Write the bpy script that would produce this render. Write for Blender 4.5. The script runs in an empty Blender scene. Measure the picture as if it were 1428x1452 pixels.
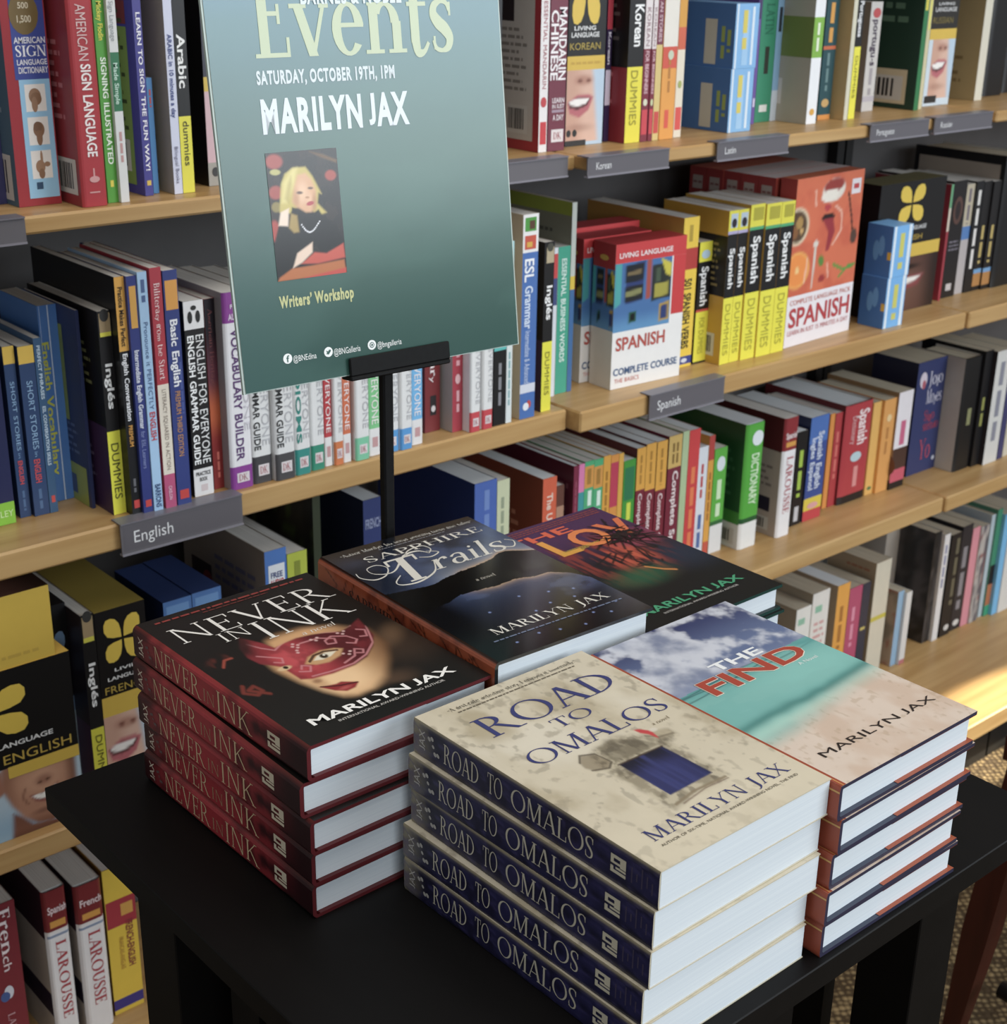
import bpy, math, random
import numpy as np
from mathutils import Matrix, Vector

SC = bpy.context.scene
COL = SC.collection
R = math.radians

# ------------------------------------------------------------------ camera, world, lights
def srgb(h):
    if not isinstance(h, str):
        return tuple(h)
    v = [int(h[i:i + 2], 16) / 255 for i in (0, 2, 4)]
    return tuple(c / 12.92 if c <= .04045 else ((c + .055) / 1.055) ** 2.4 for c in v)

EYE = 1.42
PITCH, ROLL, YAW, FOCAL = R(21.556), R(1.0032), R(48.736), 2095.1     # FOCAL in pixels of a 1428 px wide frame
fh = Vector((math.cos(YAW), math.sin(YAW), 0)); rt = Vector((math.sin(YAW), -math.cos(YAW), 0)); up = Vector((0, 0, 1))
fw = math.cos(PITCH) * fh - math.sin(PITCH) * up
dn = -(math.cos(PITCH) * up + math.sin(PITCH) * fh)
cx = math.cos(ROLL) * rt - math.sin(ROLL) * dn
cy = -(math.sin(ROLL) * rt + math.cos(ROLL) * dn)
cam = bpy.data.cameras.new('camera'); cam.sensor_fit = 'HORIZONTAL'; cam.sensor_width = 36
cam.lens = FOCAL / 1428 * 36
cam.clip_start = .02
cam.dof.use_dof = True; cam.dof.focus_distance = 1.06; cam.dof.aperture_fstop = 18
camo = bpy.data.objects.new('camera', cam); COL.objects.link(camo)
m = Matrix((cx, cy, -fw)).transposed().to_4x4(); m.translation = (0, 0, EYE)
camo.matrix_world = m
SC.camera = camo
SC.view_settings.view_transform = 'Standard'; SC.view_settings.look = 'None'
SC.view_settings.gamma = 1; SC.view_settings.use_curve_mapping = False
SC.view_settings.exposure = 0.0

W = bpy.data.worlds.new('room_light'); SC.world = W; W.use_nodes = True
W.node_tree.nodes['Background'].inputs[0].default_value = (.92, .96, 1, 1)
W.node_tree.nodes['Background'].inputs[1].default_value = .26

def area(name, loc, target, sx, sy, power, color, spread=180):
    l = bpy.data.lights.new(name, 'AREA'); l.shape = 'RECTANGLE'; l.size = sx; l.size_y = sy
    l.energy = power; l.color = color; l.spread = R(spread)
    o = bpy.data.objects.new(name, l); COL.objects.link(o)
    o.location = loc
    o.rotation_euler = (Vector(target) - Vector(loc)).to_track_quat('-Z', 'Y').to_euler()
    return o
area('window_daylight', (3.3, -2.9, 2.35), (1.0, 1.0, .85), 3.4, 2.1, 150, (.86, .94, 1))
area('front_fill', (-.5, -3.0, 2.1), (.8, 1.0, .8), 2.2, 1.6, 40, (.86, .94, 1))  # added fill to brighten the page edges; no window known there
area('ceiling_light', (.9, .2, 3.1), (.9, .45, 0), 2.6, 1.6, 34, (1, .93, .84))
sp = bpy.data.lights.new('sunbeam', 'SPOT'); sp.energy = 6500; sp.color = (1, .9, .68); sp.spot_size = R(2.3); sp.spot_blend = .25; sp.shadow_soft_size = .02
spo = bpy.data.objects.new('sunbeam', sp); COL.objects.link(spo)
spo.location = (6.4, .78, 1.55)
spo.rotation_euler = (Vector((2.36, 1.195, .105)) - spo.location).to_track_quat('-Z', 'Y').to_euler()

# ------------------------------------------------------------------ materials
MATS = {}
def mat(name, rough=.5, color=None, attr=False, grain=None, bump=0, coat=0, spec=.5, vary=0, metal=0):
    mt = bpy.data.materials.new(name); mt.use_nodes = True; MATS[name] = mt
    n, l = mt.node_tree.nodes, mt.node_tree.links
    b = n['Principled BSDF']; b.inputs['Roughness'].default_value = rough; b.inputs['Metallic'].default_value = metal
    b.inputs['Specular IOR Level'].default_value = spec
    if coat: b.inputs['Coat Weight'].default_value = coat; b.inputs['Coat Roughness'].default_value = .12
    tc = n.new('ShaderNodeTexCoord')
    src = None
    if attr:
        a = n.new('ShaderNodeAttribute'); a.attribute_name = 'Col'; src = a.outputs['Color']
    if grain:
        scale, c0, c1, det = grain
        mp = n.new('ShaderNodeMapping'); mp.inputs['Scale'].default_value = scale; l.new(tc.outputs['Object'], mp.inputs[0])
        no = n.new('ShaderNodeTexNoise'); no.inputs['Scale'].default_value = 1; no.inputs['Detail'].default_value = det; l.new(mp.outputs[0], no.inputs[0])
        rp = n.new('ShaderNodeValToRGB'); rp.color_ramp.elements[0].position = .3; rp.color_ramp.elements[1].position = .72
        rp.color_ramp.elements[0].color = (*srgb(c0), 1); rp.color_ramp.elements[1].color = (*srgb(c1), 1)
        l.new(no.outputs[0], rp.inputs[0]); src = rp.outputs[0]
        if bump:
            bp = n.new('ShaderNodeBump'); bp.inputs['Strength'].default_value = bump; bp.inputs['Distance'].default_value = .001
            l.new(no.outputs[0], bp.inputs['Height']); l.new(bp.outputs[0], b.inputs['Normal'])
    if vary:
        no = n.new('ShaderNodeTexNoise'); no.inputs['Scale'].default_value = 60; no.inputs['Detail'].default_value = 4; l.new(tc.outputs['Object'], no.inputs[0])
        hs = n.new('ShaderNodeHueSaturation'); hs.inputs['Saturation'].default_value = .92; mr = n.new('ShaderNodeMapRange'); mr.inputs['To Min'].default_value = 1 - vary; mr.inputs['To Max'].default_value = 1 + vary
        l.new(no.outputs[0], mr.inputs[0]); l.new(mr.outputs[0], hs.inputs['Value']); l.new(src, hs.inputs['Color']); src = hs.outputs[0]
    if src is not None: l.new(src, b.inputs['Base Color'])
    elif color: b.inputs['Base Color'].default_value = (*srgb(color), 1)
    return mt
mat('printed_card', .42, attr=True, vary=.05)
mat('printed_jacket', .4, attr=True, vary=.04, spec=.4)
mat('printed_gloss', .16, attr=True, vary=.03, coat=.5)
mat('poster_print', .2, attr=True, vary=.02)
mat('page_paper', .8, grain=((900, 6, 6), 'c6c4bf', 'e2e1de', 2), spec=.2)
mat('aged_paper', .8, grain=((900, 6, 6), 'a89f8c', 'cbc4b2', 2), spec=.2)
mat('white_paper', .75, grain=((1100, 3, 3), 'd6dde3', 'e0e6ea', 2), spec=.2)
mat('oak', .38, grain=((3, 60, 60), 'b08a58', 'c9a673', 5), bump=.05)
mat('black_stain', .55, grain=((40, 3, 40), '060505', '0b0909', 4), bump=.03, spec=.2)
mat('dark_panel', .6, grain=((8, 8, 8), '4c4949', '585555', 3))
mat('grey_plastic', .35, attr=True)
mat('black_metal', .6, grain=((200, 200, 200), '09090a', '0f0f10', 2), spec=.2)
mat('mahogany', .4, grain=((30, 30, 4), '33130d', '4a1e15', 4), bump=.04)
mat('kick_black', .5, grain=((10, 10, 10), '141313', '1c1a1a', 2))
mat('plaster', .8, grain=((5, 5, 5), '8b8884', '95928d', 3))

def carpet_mat():
    mt = bpy.data.materials.new('carpet'); mt.use_nodes = True; MATS['carpet'] = mt
    n, l = mt.node_tree.nodes, mt.node_tree.links; b = n['Principled BSDF']; b.inputs['Roughness'].default_value = .95; b.inputs['Specular IOR Level'].default_value = .1
    tc = n.new('ShaderNodeTexCoord')
    mp = n.new('ShaderNodeMapping'); mp.inputs['Rotation'].default_value = (0, 0, R(35)); l.new(tc.outputs['Object'], mp.inputs[0])
    vo = n.new('ShaderNodeTexVoronoi'); vo.inputs['Scale'].default_value = 95; vo.inputs['Randomness'].default_value = .35; l.new(mp.outputs[0], vo.inputs[0])
    no = n.new('ShaderNodeTexNoise'); no.inputs['Scale'].default_value = 30; no.inputs['Detail'].default_value = 6; l.new(tc.outputs['Object'], no.inputs[0])
    mx = n.new('ShaderNodeMath'); mx.operation = 'ADD'; l.new(vo.outputs['Distance'], mx.inputs[0]); l.new(no.outputs[0], mx.inputs[1])
    rp = n.new('ShaderNodeValToRGB'); e = rp.color_ramp.elements
    e[0].position = .55; e[0].color = (*srgb('a08a66'), 1); e[1].position = 1.15; e[1].color = (*srgb('4e4030'), 1)
    l.new(mx.outputs[0], rp.inputs[0]); l.new(rp.outputs[0], b.inputs['Base Color'])
    bp = n.new('ShaderNodeBump'); bp.inputs['Strength'].default_value = .6; bp.inputs['Distance'].default_value = .004; bp.invert = True
    l.new(vo.outputs['Distance'], bp.inputs['Height']); l.new(bp.outputs[0], b.inputs['Normal'])
carpet_mat()

# ------------------------------------------------------------------ mesh building
BRK = (0, .03, .08, .15, .32, .5, .68, .85, .92, .97, 1)
def spine_curve(t, bulge): return lambda x: bulge * (1 - (1 - min(max(0, 1 - abs(2 * x / t - 1)) / .3, 1)) ** 2)

class MB:
    """Collects coloured polygons; build() links them as one mesh object."""
    def __init__(s): s.v = []; s.f = []; s.c = []; s.g = []
    def poly(s, pts, col):
        i = len(s.v); s.v += [tuple(p) for p in pts]; s.f.append(tuple(range(i, i + len(pts)))); s.c += [col] * len(pts)
    def tris(s, pts, faces, col):
        i = len(s.v); s.v += [tuple(p) for p in pts]; s.f += [tuple(i + k for k in f) for f in faces]
        s.c += [col] * len(pts)
    def grid(s, P, C):
        """P, C arrays (ny, nx, 3)"""
        ny, nx = P.shape[:2]; i = len(s.v)
        s.v += [tuple(p) for p in P.reshape(-1, 3)]; s.c += [tuple(c) for c in C.reshape(-1, 3)]
        for y in range(ny - 1):
            for x in range(nx - 1):
                a = i + y * nx + x; s.f.append((a, a + 1, a + nx + 1, a + nx))
    def box(s, x0, x1, y0, y1, z0, z1, col=(.5, .5, .5), cols=None, bev=0):
        c = cols or {}
        if bev:
            s.bevbox(x0, x1, y0, y1, z0, z1, col, bev); return
        i = len(s.v); P = [(x, y, z) for z in (z0, z1) for y in (y0, y1) for x in (x0, x1)]
        F = {'b': (0, 2, 3, 1), 't': (4, 5, 7, 6), 'f': (0, 1, 5, 4), 'k': (2, 6, 7, 3), 'l': (0, 4, 6, 2), 'r': (1, 3, 7, 5)}
        if not cols:
            s.v += P; s.c += [col] * 8; s.f += [tuple(i + k for k in f) for f in F.values()]
        else:
            for k, f in F.items(): s.poly([P[j] for j in f], c.get(k, col))
    def bevbox(s, x0, x1, y0, y1, z0, z1, col, b):
        i = len(s.v); P = []
        for z, e in ((z0, b), (z0 + b, 0), (z1 - b, 0), (z1, b)):
            P += [(x0 + b, y0 + e, z), (x1 - b, y0 + e, z), (x1 - e, y0 + b, z), (x1 - e, y1 - b, z), (x1 - b, y1 - e, z), (x0 + b, y1 - e, z), (x0 + e, y1 - b, z), (x0 + e, y0 + b, z)]
        s.v += P; s.c += [col] * 32
        s.f.append(tuple(i + k for k in range(7, -1, -1))); s.f.append(tuple(i + 24 + k for k in range(8)))
        for r in range(3):
            for k in range(8):
                a = i + r * 8 + k; d = i + r * 8 + (k + 1) % 8; s.f.append((a, d, d + 8, a + 8))
    def tube(s, path, rad, n=10, col=(.5, .5, .5)):
        path = [Vector(p) for p in path]; i = len(s.v)
        if not isinstance(rad, (list, tuple)): rad = [rad] * len(path)
        for k, p in enumerate(path):
            d = (path[min(k + 1, len(path) - 1)] - path[max(k - 1, 0)]).normalized()
            a = d.orthogonal().normalized() if abs(d.z) < .9 else Vector((1, 0, 0)); a = (a - a.dot(d) * d).normalized(); b = d.cross(a)
            for j in range(n):
                t = 2 * math.pi * j / n; s.v.append(tuple(p + rad[k] * (math.cos(t) * a + math.sin(t) * b))); s.c.append(col)
        for k in range(len(path) - 1):
            for j in range(n):
                a = i + k * n + j; b = i + k * n + (j + 1) % n; s.f.append((a, b, b + n, a + n))
        s.f.append(tuple(i + j for j in range(n - 1, -1, -1))); s.f.append(tuple(i + (len(path) - 1) * n + j for j in range(n)))
    def build(s, name, material, parent=None, loc=None, smooth=False):
        me = bpy.data.meshes.new(name); me.from_pydata(s.v, [], s.f); me.update()
        at = me.color_attributes.new('Col', 'FLOAT_COLOR', 'POINT')
        a = np.ones((len(s.v), 4), np.float32); a[:, :3] = np.array(s.c, np.float32).reshape(-1, 3); at.data.foreach_set('color', a.ravel())
        me.materials.append(MATS[material])
        if smooth: me.polygons.foreach_set('use_smooth', [True] * len(me.polygons))
        o = bpy.data.objects.new(name, me); COL.objects.link(o)
        if parent: o.parent = parent
        if loc: o.location = loc
        return o

class Face:
    """A flat (or gently curved) printable face: 2D metres -> 3D."""
    def __init__(s, o, ex, ey, n, w, h, disp=None):
        s.o, s.ex, s.ey, s.n, s.w, s.h, s.disp = Vector(o), Vector(ex), Vector(ey), Vector(n), w, h, disp
    def at(s, x, y, off=.0002):
        return s.o + s.ex * x + s.ey * y + s.n * (off + (s.disp(x) if s.disp else 0))

def tag(o, label, cat, group=None, kind=None):
    if label: o['label'] = label
    if cat: o['category'] = cat
    if group: o['group'] = group
    if kind: o['kind'] = kind
    return o
def empty(name, loc=(0, 0, 0), rz=0):
    o = bpy.data.objects.new(name, None); COL.objects.link(o); o.location = loc; o.rotation_euler = (0, 0, rz); o.empty_display_size = .05
    return o

# ------------------------------------------------------------------ lettering
GL = {}
def build_glyphs():
    chars = [chr(c) for c in range(33, 127)] + list('éáñüç\u2019\u201c\u201d\u2022\u00a9')
    objs = []
    for bold in (0, 1, 2):
        for ch in chars + ['II']:
            pair = []
            for body in ((ch, ch + 'I') if ch != 'II' else ('I', 'II')):
                cu = bpy.data.curves.new('g', 'FONT'); cu.body = body; cu.size = 1; cu.resolution_u = 3
                cu.offset = (0, .022, .04)[bold]
                o = bpy.data.objects.new('g', cu); COL.objects.link(o); pair.append(o)
            objs.append((bold, ch, pair))
    dg = bpy.context.evaluated_depsgraph_get(); dg.update()
    ext = {}
    for bold, ch, pair in objs:
        got = []
        for o in pair:
            ev = o.evaluated_get(dg); me = ev.to_mesh()
            got.append(([(v.co.x, v.co.y) for v in me.vertices], [tuple(p.vertices) for p in me.polygons])); ev.to_mesh_clear()
        ext[bold, ch] = got
    for bold in (0, 1, 2):
        xi = max(p[0] for p in ext[bold, 'II'][0][0])
        for ch in chars:
            (pts, fs), (p2, _) = ext[bold, ch]
            if ch == 'J' and min(p[1] for p in pts) < -.04:
                lo = min(p[1] for p in pts); hi = max(p[1] for p in pts); pts = [(x, (y - lo) / (hi - lo) * hi) for x, y in pts]
            if pts: GL['bBK'[bold], ch] = (pts, fs, max(p[0] for p in p2) - xi)
    for _, _, pair in objs:
        for o in pair:
            cu = o.data; bpy.data.objects.remove(o); bpy.data.curves.remove(cu)
build_glyphs()

class Pen:
    """Draws roman capitals and a few small letters as flat strokes (cap height 1)."""
    def __init__(s, T=.12, t=.042, sf=.085):
        s.T, s.t, s.sf, s.P, s.F = T, t, sf, [], []
    def quad(s, *p):
        i = len(s.P); s.P += p; s.F.append(tuple(range(i, i + len(p))))
    def bar(s, x0, y0, x1, y1): s.quad((x0, y0), (x1, y0), (x1, y1), (x0, y1))
    def foot(s, x, y, w, l=None, r=None):
        l = s.sf if l is None else l; r = s.sf if r is None else r
        y0 = y if y < .5 else y - s.t * .9
        s.bar(x - w / 2 - l, y0, x + w / 2 + r, y0 + s.t * .9)
    def stem(s, x, w=None, y0=0, y1=1, feet='bt'):
        w = w or s.T; s.bar(x - w / 2, y0, x + w / 2, y1)
        if 'b' in feet: s.foot(x, y0, w)
        if 't' in feet: s.bar(x - w / 2 - s.sf, y1 - s.t * .9, x + w / 2 + (s.sf if 'T' not in feet else 0), y1)
    def diag(s, x0, y0, x1, y1, w): s.quad((x0 - w / 2, y0), (x0 + w / 2, y0), (x1 + w / 2, y1), (x1 - w / 2, y1))
    def ring(s, cx, cy, rx, ry, a0=0, a1=360, n=24):
        n = max(6, int(n * abs(a1 - a0) / 360))
        for k in range(n):
            q = []
            for a, o in ((k, 1), (k + 1, 1), (k + 1, 0), (k, 0)):
                th = R(a0 + (a1 - a0) * a / n); dx, dy = (0, 0) if o else (s.T, s.t)
                q.append((cx + (rx - dx) * math.cos(th), cy + (ry - dy) * math.sin(th)))
            s.quad(*q)
    def path(s, pts, ws, n=5):
        # Catmull-Rom through pts with widths
        def cr(a, b, c, d, t): return tuple(.5 * (2 * b[i] + (c[i] - a[i]) * t + (2 * a[i] - 5 * b[i] + 4 * c[i] - d[i]) * t * t + (3 * b[i] - a[i] - 3 * c[i] + d[i]) * t ** 3) for i in (0, 1))
        Q = []; Wd = []
        P = [pts[0]] + list(pts) + [pts[-1]]
        for k in range(len(pts) - 1):
            for j in range(n):
                t = j / n; Q.append(cr(P[k], P[k + 1], P[k + 2], P[k + 3], t)); Wd.append(ws[k] * (1 - t) + ws[k + 1] * t)
        Q.append(pts[-1]); Wd.append(ws[-1]); L = []
        for k, (x, y) in enumerate(Q):
            a = Q[max(k - 1, 0)]; b = Q[min(k + 1, len(Q) - 1)]; dx, dy = b[0] - a[0], b[1] - a[1]; d = math.hypot(dx, dy) or 1
            L.append(((x - dy / d * Wd[k] / 2, y + dx / d * Wd[k] / 2), (x + dy / d * Wd[k] / 2, y - dx / d * Wd[k] / 2)))
        for a, b in zip(L, L[1:]): s.quad(a[0], a[1], b[1], b[0])

def roman(ch, T, t, sf):
    p = Pen(T, t, sf); h = T / 2; w = .6
    def S(x0, y0, wd, ht):
        q = [(.9, .80), (.78, .95), (.5, .985), (.2, .9), (.14, .73), (.35, .57), (.65, .44), (.86, .27), (.78, .09), (.5, .015), (.2, .06), (.08, .22)]
        p.path([(x0 + a * wd, y0 + b * ht) for a, b in q], [t, t * 1.2, t, T * .7, T * .9, T * 1.05, T * 1.05, T * .9, T * .7, t, t * 1.2, t])
        p.bar(x0 + .87 * wd, y0 + .7 * ht, x0 + .87 * wd + t * .8, y0 + .97 * ht); p.bar(x0 + .08 * wd, y0 + .03 * ht, x0 + .08 * wd + t * .8, y0 + .3 * ht)
    if ch == 'A': p.diag(.09, 0, .4, 1, t * 1.3); p.diag(.73, 0, .42, 1, T * 1.15); p.bar(.2, .32, .6, .32 + t); p.foot(.09, 0, t); p.foot(.73, 0, T); w = .82
    elif ch == 'B': p.stem(.16); p.ring(.22, .745, .34, .255, -90, 90); p.ring(.22, .26, .4, .27, -90, 90); w = .66
    elif ch == 'C': p.ring(.46, .5, .44, .515, 42, 318); p.bar(.78, .68, .78 + t, 1); w = .84
    elif ch == 'D': p.stem(.16); p.ring(.2, .5, .58, .5, -90, 90); w = .82
    elif ch == 'E': p.stem(.16); p.bar(.1, 1 - t, .56, 1); p.bar(.1, 0, .6, t); p.bar(.16, .5, .46, .5 + t); p.bar(.56 - t, .78, .56, 1); p.bar(.6 - t, 0, .6, .24); p.bar(.46 - t, .4, .46, .64); w = .64
    elif ch == 'F': p.stem(.16); p.bar(.1, 1 - t, .56, 1); p.bar(.16, .48, .45, .48 + t); p.bar(.56 - t, .78, .56, 1); p.bar(.45 - t, .38, .45, .62); w = .6
    elif ch == 'G': p.ring(.46, .5, .44, .515, 42, 318); p.bar(.78, .68, .78 + t, 1); p.bar(.76 - h, .06, .76 + h, .42); p.bar(.6, .42 - t, .92, .42); w = .9
    elif ch == 'H': p.stem(.16); p.stem(.7); p.bar(.16, .49, .7, .49 + t); w = .86
    elif ch == 'I': p.stem(.17); w = .34
    elif ch == 'J': p.stem(.26, None, .12, 1, 't'); p.path([(.26, .25), (.25, .0), (.12, -.17), (.0, -.2)], [T, T * .9, t * 1.5, t]); w = .42
    elif ch == 'K': p.stem(.16); p.diag(.2, .42, .62, 1, t * 1.3); p.diag(.74, 0, .32, .56, T); p.foot(.64, 1, t); p.foot(.76, 0, T); w = .84
    elif ch == 'L': p.stem(.16); p.bar(.1, 0, .6, t); p.bar(.6 - t, 0, .6, .27); w = .64
    elif ch == 'M': p.stem(.14, t * 1.3); p.stem(.86, T); p.diag(.5, 0, .17, 1, T); p.diag(.5, 0, .84, 1, t * 1.3); w = 1.02
    elif ch == 'N': p.stem(.14, t * 1.3); p.stem(.74, t * 1.3, 0, 1, 't'); p.diag(.74, 0, .16, 1, T); w = .88
    elif ch == 'O': p.ring(.48, .5, .47, .515); w = .96
    elif ch == 'P': p.stem(.16); p.ring(.22, .72, .38, .28, -90, 90); w = .64
    elif ch == 'R': p.stem(.16); p.ring(.22, .735, .36, .265, -90, 90); p.diag(.72, 0, .38, .5, T); p.foot(.74, 0, T, .0, .1); w = .82
    elif ch == 'S': S(.02, 0, .5, 1); w = .56
    elif ch == 'T': p.stem(.36, None, 0, 1, 'b'); p.bar(.02, 1 - t, .7, 1); p.bar(.02, .76, .02 + t, 1); p.bar(.7 - t, .76, .7, 1); w = .72
    elif ch == 'U': p.stem(.16, None, .3, 1, 't'); p.stem(.7, t * 1.3, .3, 1, 't'); p.ring(.42, .33, .32, .345, 180, 360); w = .84
    elif ch == 'V': p.diag(.42, 0, .1, 1, T * 1.1); p.diag(.42, 0, .72, 1, t * 1.3); p.foot(.1, 1, T); p.foot(.72, 1, t); w = .82
    elif ch == 'W': p.diag(.34, 0, .08, 1, T); p.diag(.34, 0, .58, 1, t * 1.3); p.diag(.84, 0, .58, 1, T); p.diag(.84, 0, 1.08, 1, t * 1.3); p.foot(.08, 1, T); p.foot(1.08, 1, t); w = 1.16
    elif ch == 'X': p.diag(.72, 0, .12, 1, T * 1.1); p.diag(.1, 0, .7, 1, t * 1.3); p.foot(.1, 0, t); p.foot(.72, 0, T); p.foot(.12, 1, T); p.foot(.7, 1, t); w = .82
    elif ch == 'Y': p.stem(.4, None, 0, .5, 'b'); p.diag(.4, .46, .08, 1, T); p.diag(.4, .46, .72, 1, t * 1.3); p.foot(.1, 1, T); p.foot(.72, 1, t); w = .8
    elif ch == 'v': p.diag(.33, 0, .09, .64, T); p.diag(.33, 0, .57, .64, t * 1.3); p.bar(.09 - h - .06, .64 - t, .09 + h + .08, .64); p.bar(.48, .64 - t, .66, .64); w = .64
    elif ch == 'e': p.ring(.31, .32, .3, .335, 8, 322); p.bar(.06, .34, .6, .34 + t); w = .62
    elif ch == 'n': p.stem(.13, None, 0, .64, 'b'); p.stem(.57, None, 0, .4, 'b'); p.ring(.35, .38, .28, .27, 0, 150); p.bar(.02, .6, .13, .64); w = .72
    elif ch == 't': p.bar(.16 - h, .12, .16 + h, .84); p.bar(.02, .64 - t, .4, .64); p.path([(.16, .16), (.2, .0), (.32, .0), (.42, .12)], [T, T * .8, t * 1.3, t]); w = .42
    elif ch == 's': S(.02, 0, .42, .65); w = .48
    elif ch == 'r': p.stem(.13, None, 0, .64, 'b'); p.bar(.02, .6, .13, .64); p.path([(.17, .45), (.25, .6), (.38, .64), (.42, .52)], [t, t * 1.4, T * .9, T]); w = .46
    elif ch == 'a': p.ring(.24, .2, .22, .21, 40, 330); p.bar(.42 - h, .04, .42 + h, .46); p.path([(.42, .42), (.38, .6), (.22, .65), (.08, .52)], [T, T * .7, t * 1.2, T * .8]); p.bar(.42, 0, .56, t); w = .56
    elif ch == 'i': p.stem(.13, None, 0, .64, 'b'); p.bar(.03, .6, .13, .64); p.quad((.13 - h, .82), (.13, .75), (.13 + h, .82), (.13, .9)); w = .28
    elif ch == 'l': p.stem(.13, None, 0, 1.04, 'b'); p.bar(.03, 1, .13, 1.04); w = .28
    elif ch == 'o': p.ring(.32, .32, .31, .335); w = .64
    else: return None
    return p.P, p.F, w + .05

def layout(text, style):
    """2D points and faces of one line, plus its box."""
    P, F = [], []; x = 0
    for ch in text:
        if ch == ' ': x += .42 if style[0] in 'sS' else .32; continue
        if style[0] in 'sS':
            k = (style, ch)
            if k not in GL:
                T, t, sf = {'s': (.115, .04, .085), 'S': (.17, .055, .09), 's1': (.085, .035, .07), 's2': (.14, .03, .1)}[style]
                GL[k] = roman(ch, T, t, sf) or (GL['b', ch][0], GL['b', ch][1], GL['b', ch][2])
        else: k = (style, ch)
        if k not in GL: k = ('b', '-')
        pts, fs, adv = GL[k]; i = len(P)
        P += [(px + x, py) for px, py in pts]; F += [tuple(i + j for j in f) for f in fs]; x += adv + (.075 if style == 'K' else 0)
    return np.array(P), F

def write(mb, face, s, col, mode, x0, x1, y0, y1, style='B', shear=0, off=.0003):
    """Letter a line so that its ink exactly fills the box x0..x1, y0..y1 (metres on the face). mode h: across; v: running down."""
    P, F = layout(s, style)
    if not len(P): return
    if shear: P = P + np.stack([P[:, 1] * shear, P[:, 1] * 0], 1)
    lo, hi = P.min(0), P.max(0)
    if hi[1] > .3: lo[1] = 0 if lo[1] < .1 else lo[1]
    Q = (P - lo) / (hi - lo)
    st = 1.5e-6 if style[0] in 'sS' else 0
    if mode == 'h': pts = [face.at(x0 + q[0] * (x1 - x0), y0 + q[1] * (y1 - y0), off + (i // 4 % 60) * st) for i, q in enumerate(Q)]
    else: pts = [face.at(x0 + q[1] * (x1 - x0), y1 - q[0] * (y1 - y0), off + (i // 4 % 60) * st) for i, q in enumerate(Q)]
    mb.tris(pts, F, srgb(col))

LIFT = [0]
def lift():
    LIFT[0] = (LIFT[0] + 1) % 40
    return LIFT[0] * 1e-6
def rect(mb, face, col, x0, x1, y0, y1, off=.0002):
    off += lift()
    c = srgb(col); e = [x0] + [q * face.w for q in BRK if face.disp and x0 < q * face.w < x1] + [x1]
    for a, b in zip(e, e[1:]):
        mb.poly([face.at(a, y0, off), face.at(b, y0, off), face.at(b, y1, off), face.at(a, y1, off)], c)
def shape(mb, face, col, pts, off=.00025):
    off += lift()
    mb.poly([face.at(x, y, off) for x, y in pts], srgb(col))
def ell(mb, face, col, x, y, rx, ry, off=.00025, n=18, rot=0):
    c, s_ = math.cos(rot), math.sin(rot)
    shape(mb, face, col, [(x + rx * math.cos(t) * c - ry * math.sin(t) * s_, y + rx * math.cos(t) * s_ + ry * math.sin(t) * c) for t in [2 * math.pi * k / n for k in range(n)]], off)
def greek(mb, face, col, x0, x1, y0, y1, seed=1, off=.00025, vert=False):
    """A line of print too small to read: a run of word-length dashes."""
    r = random.Random(seed); L = (y1 - y0) if vert else (x1 - x0); u = (x1 - x0) if vert else (y1 - y0); p = 0
    while p < L:
        w = min(u * r.uniform(1.2, 4.5), L - p)
        if vert: rect(mb, face, col, x0, x1, y1 - p - w, y1 - p, off)
        else: rect(mb, face, col, x0 + p, x0 + p + w, y0, y1, off)
        p += w + u * .7
def petals(mb, face, col, x0, x1, y0, y1, off=.0003):
    cx_, cy_ = (x0 + x1) / 2, (y0 + y1) / 2; w, h = (x1 - x0) / 2, (y1 - y0) / 2
    for sx in (-1, 1):
        for sy in (-1, 1):
            pts = [(.06, .06), (.5, .1), (.82, .2), (.98, .45), (.98, .75), (.85, .96), (.6, 1), (.35, .92), (.16, .7), (.08, .4)]
            q = [(cx_ + sx * a * w, cy_ + sy * b * h) for a, b in pts]
            shape(mb, face, col, q if sx * sy > 0 else q[::-1], off)
def barcode(mb, face, x0, x1, y0, y1, seed=3):
    rect(mb, face, 'c9c4bd', x0, x1, y0, y1, .0003); r = random.Random(seed); x = x0 + (x1 - x0) * .12
    while x < x1 - (x1 - x0) * .15:
        w = (x1 - x0) * r.uniform(.02, .06); rect(mb, face, '2a2727', x, x + w, y0 + (y1 - y0) * .15, y1 - (y1 - y0) * .12, .0005); x += w + (x1 - x0) * r.uniform(.02, .05)

# ------------------------------------------------------------------ painted artwork (what is printed on covers and posters)
def vnoise(u, v, seed):
    rs = np.random.RandomState(seed); T = rs.rand(64, 64)
    i = np.floor(u).astype(int); j = np.floor(v).astype(int); a = u - i; b = v - j; a = a * a * (3 - 2 * a); b = b * b * (3 - 2 * b)
    g = lambda x, y: T[x % 64, y % 64]
    return (g(i, j) * (1 - a) + g(i + 1, j) * a) * (1 - b) + (g(i, j + 1) * (1 - a) + g(i + 1, j + 1) * a) * b
def fbm(u, v, f=4, o=4, seed=1):
    s = 0; a = .5; tot = 0
    for k in range(o): s = s + a * vnoise(u * f, v * f, seed + k); tot += a; a *= .5; f *= 2.03
    return s / tot
def sm(a, b, x): t = np.clip((x - a) / (b - a), 0, 1); return t * t * (3 - 2 * t)
def mix(img, col, m): c = np.array(srgb(col)) if isinstance(col, str) else col; return img * (1 - m[..., None]) + c * m[..., None]
def elm(u, v, x, y, rx, ry, soft=.3, rot=0):
    c, s_ = math.cos(rot), math.sin(rot); du, dv = u - x, v - y
    d = np.hypot((du * c + dv * s_) / rx, (-du * s_ + dv * c) / ry); return 1 - sm(1 - soft, 1 + soft, d)
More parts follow.
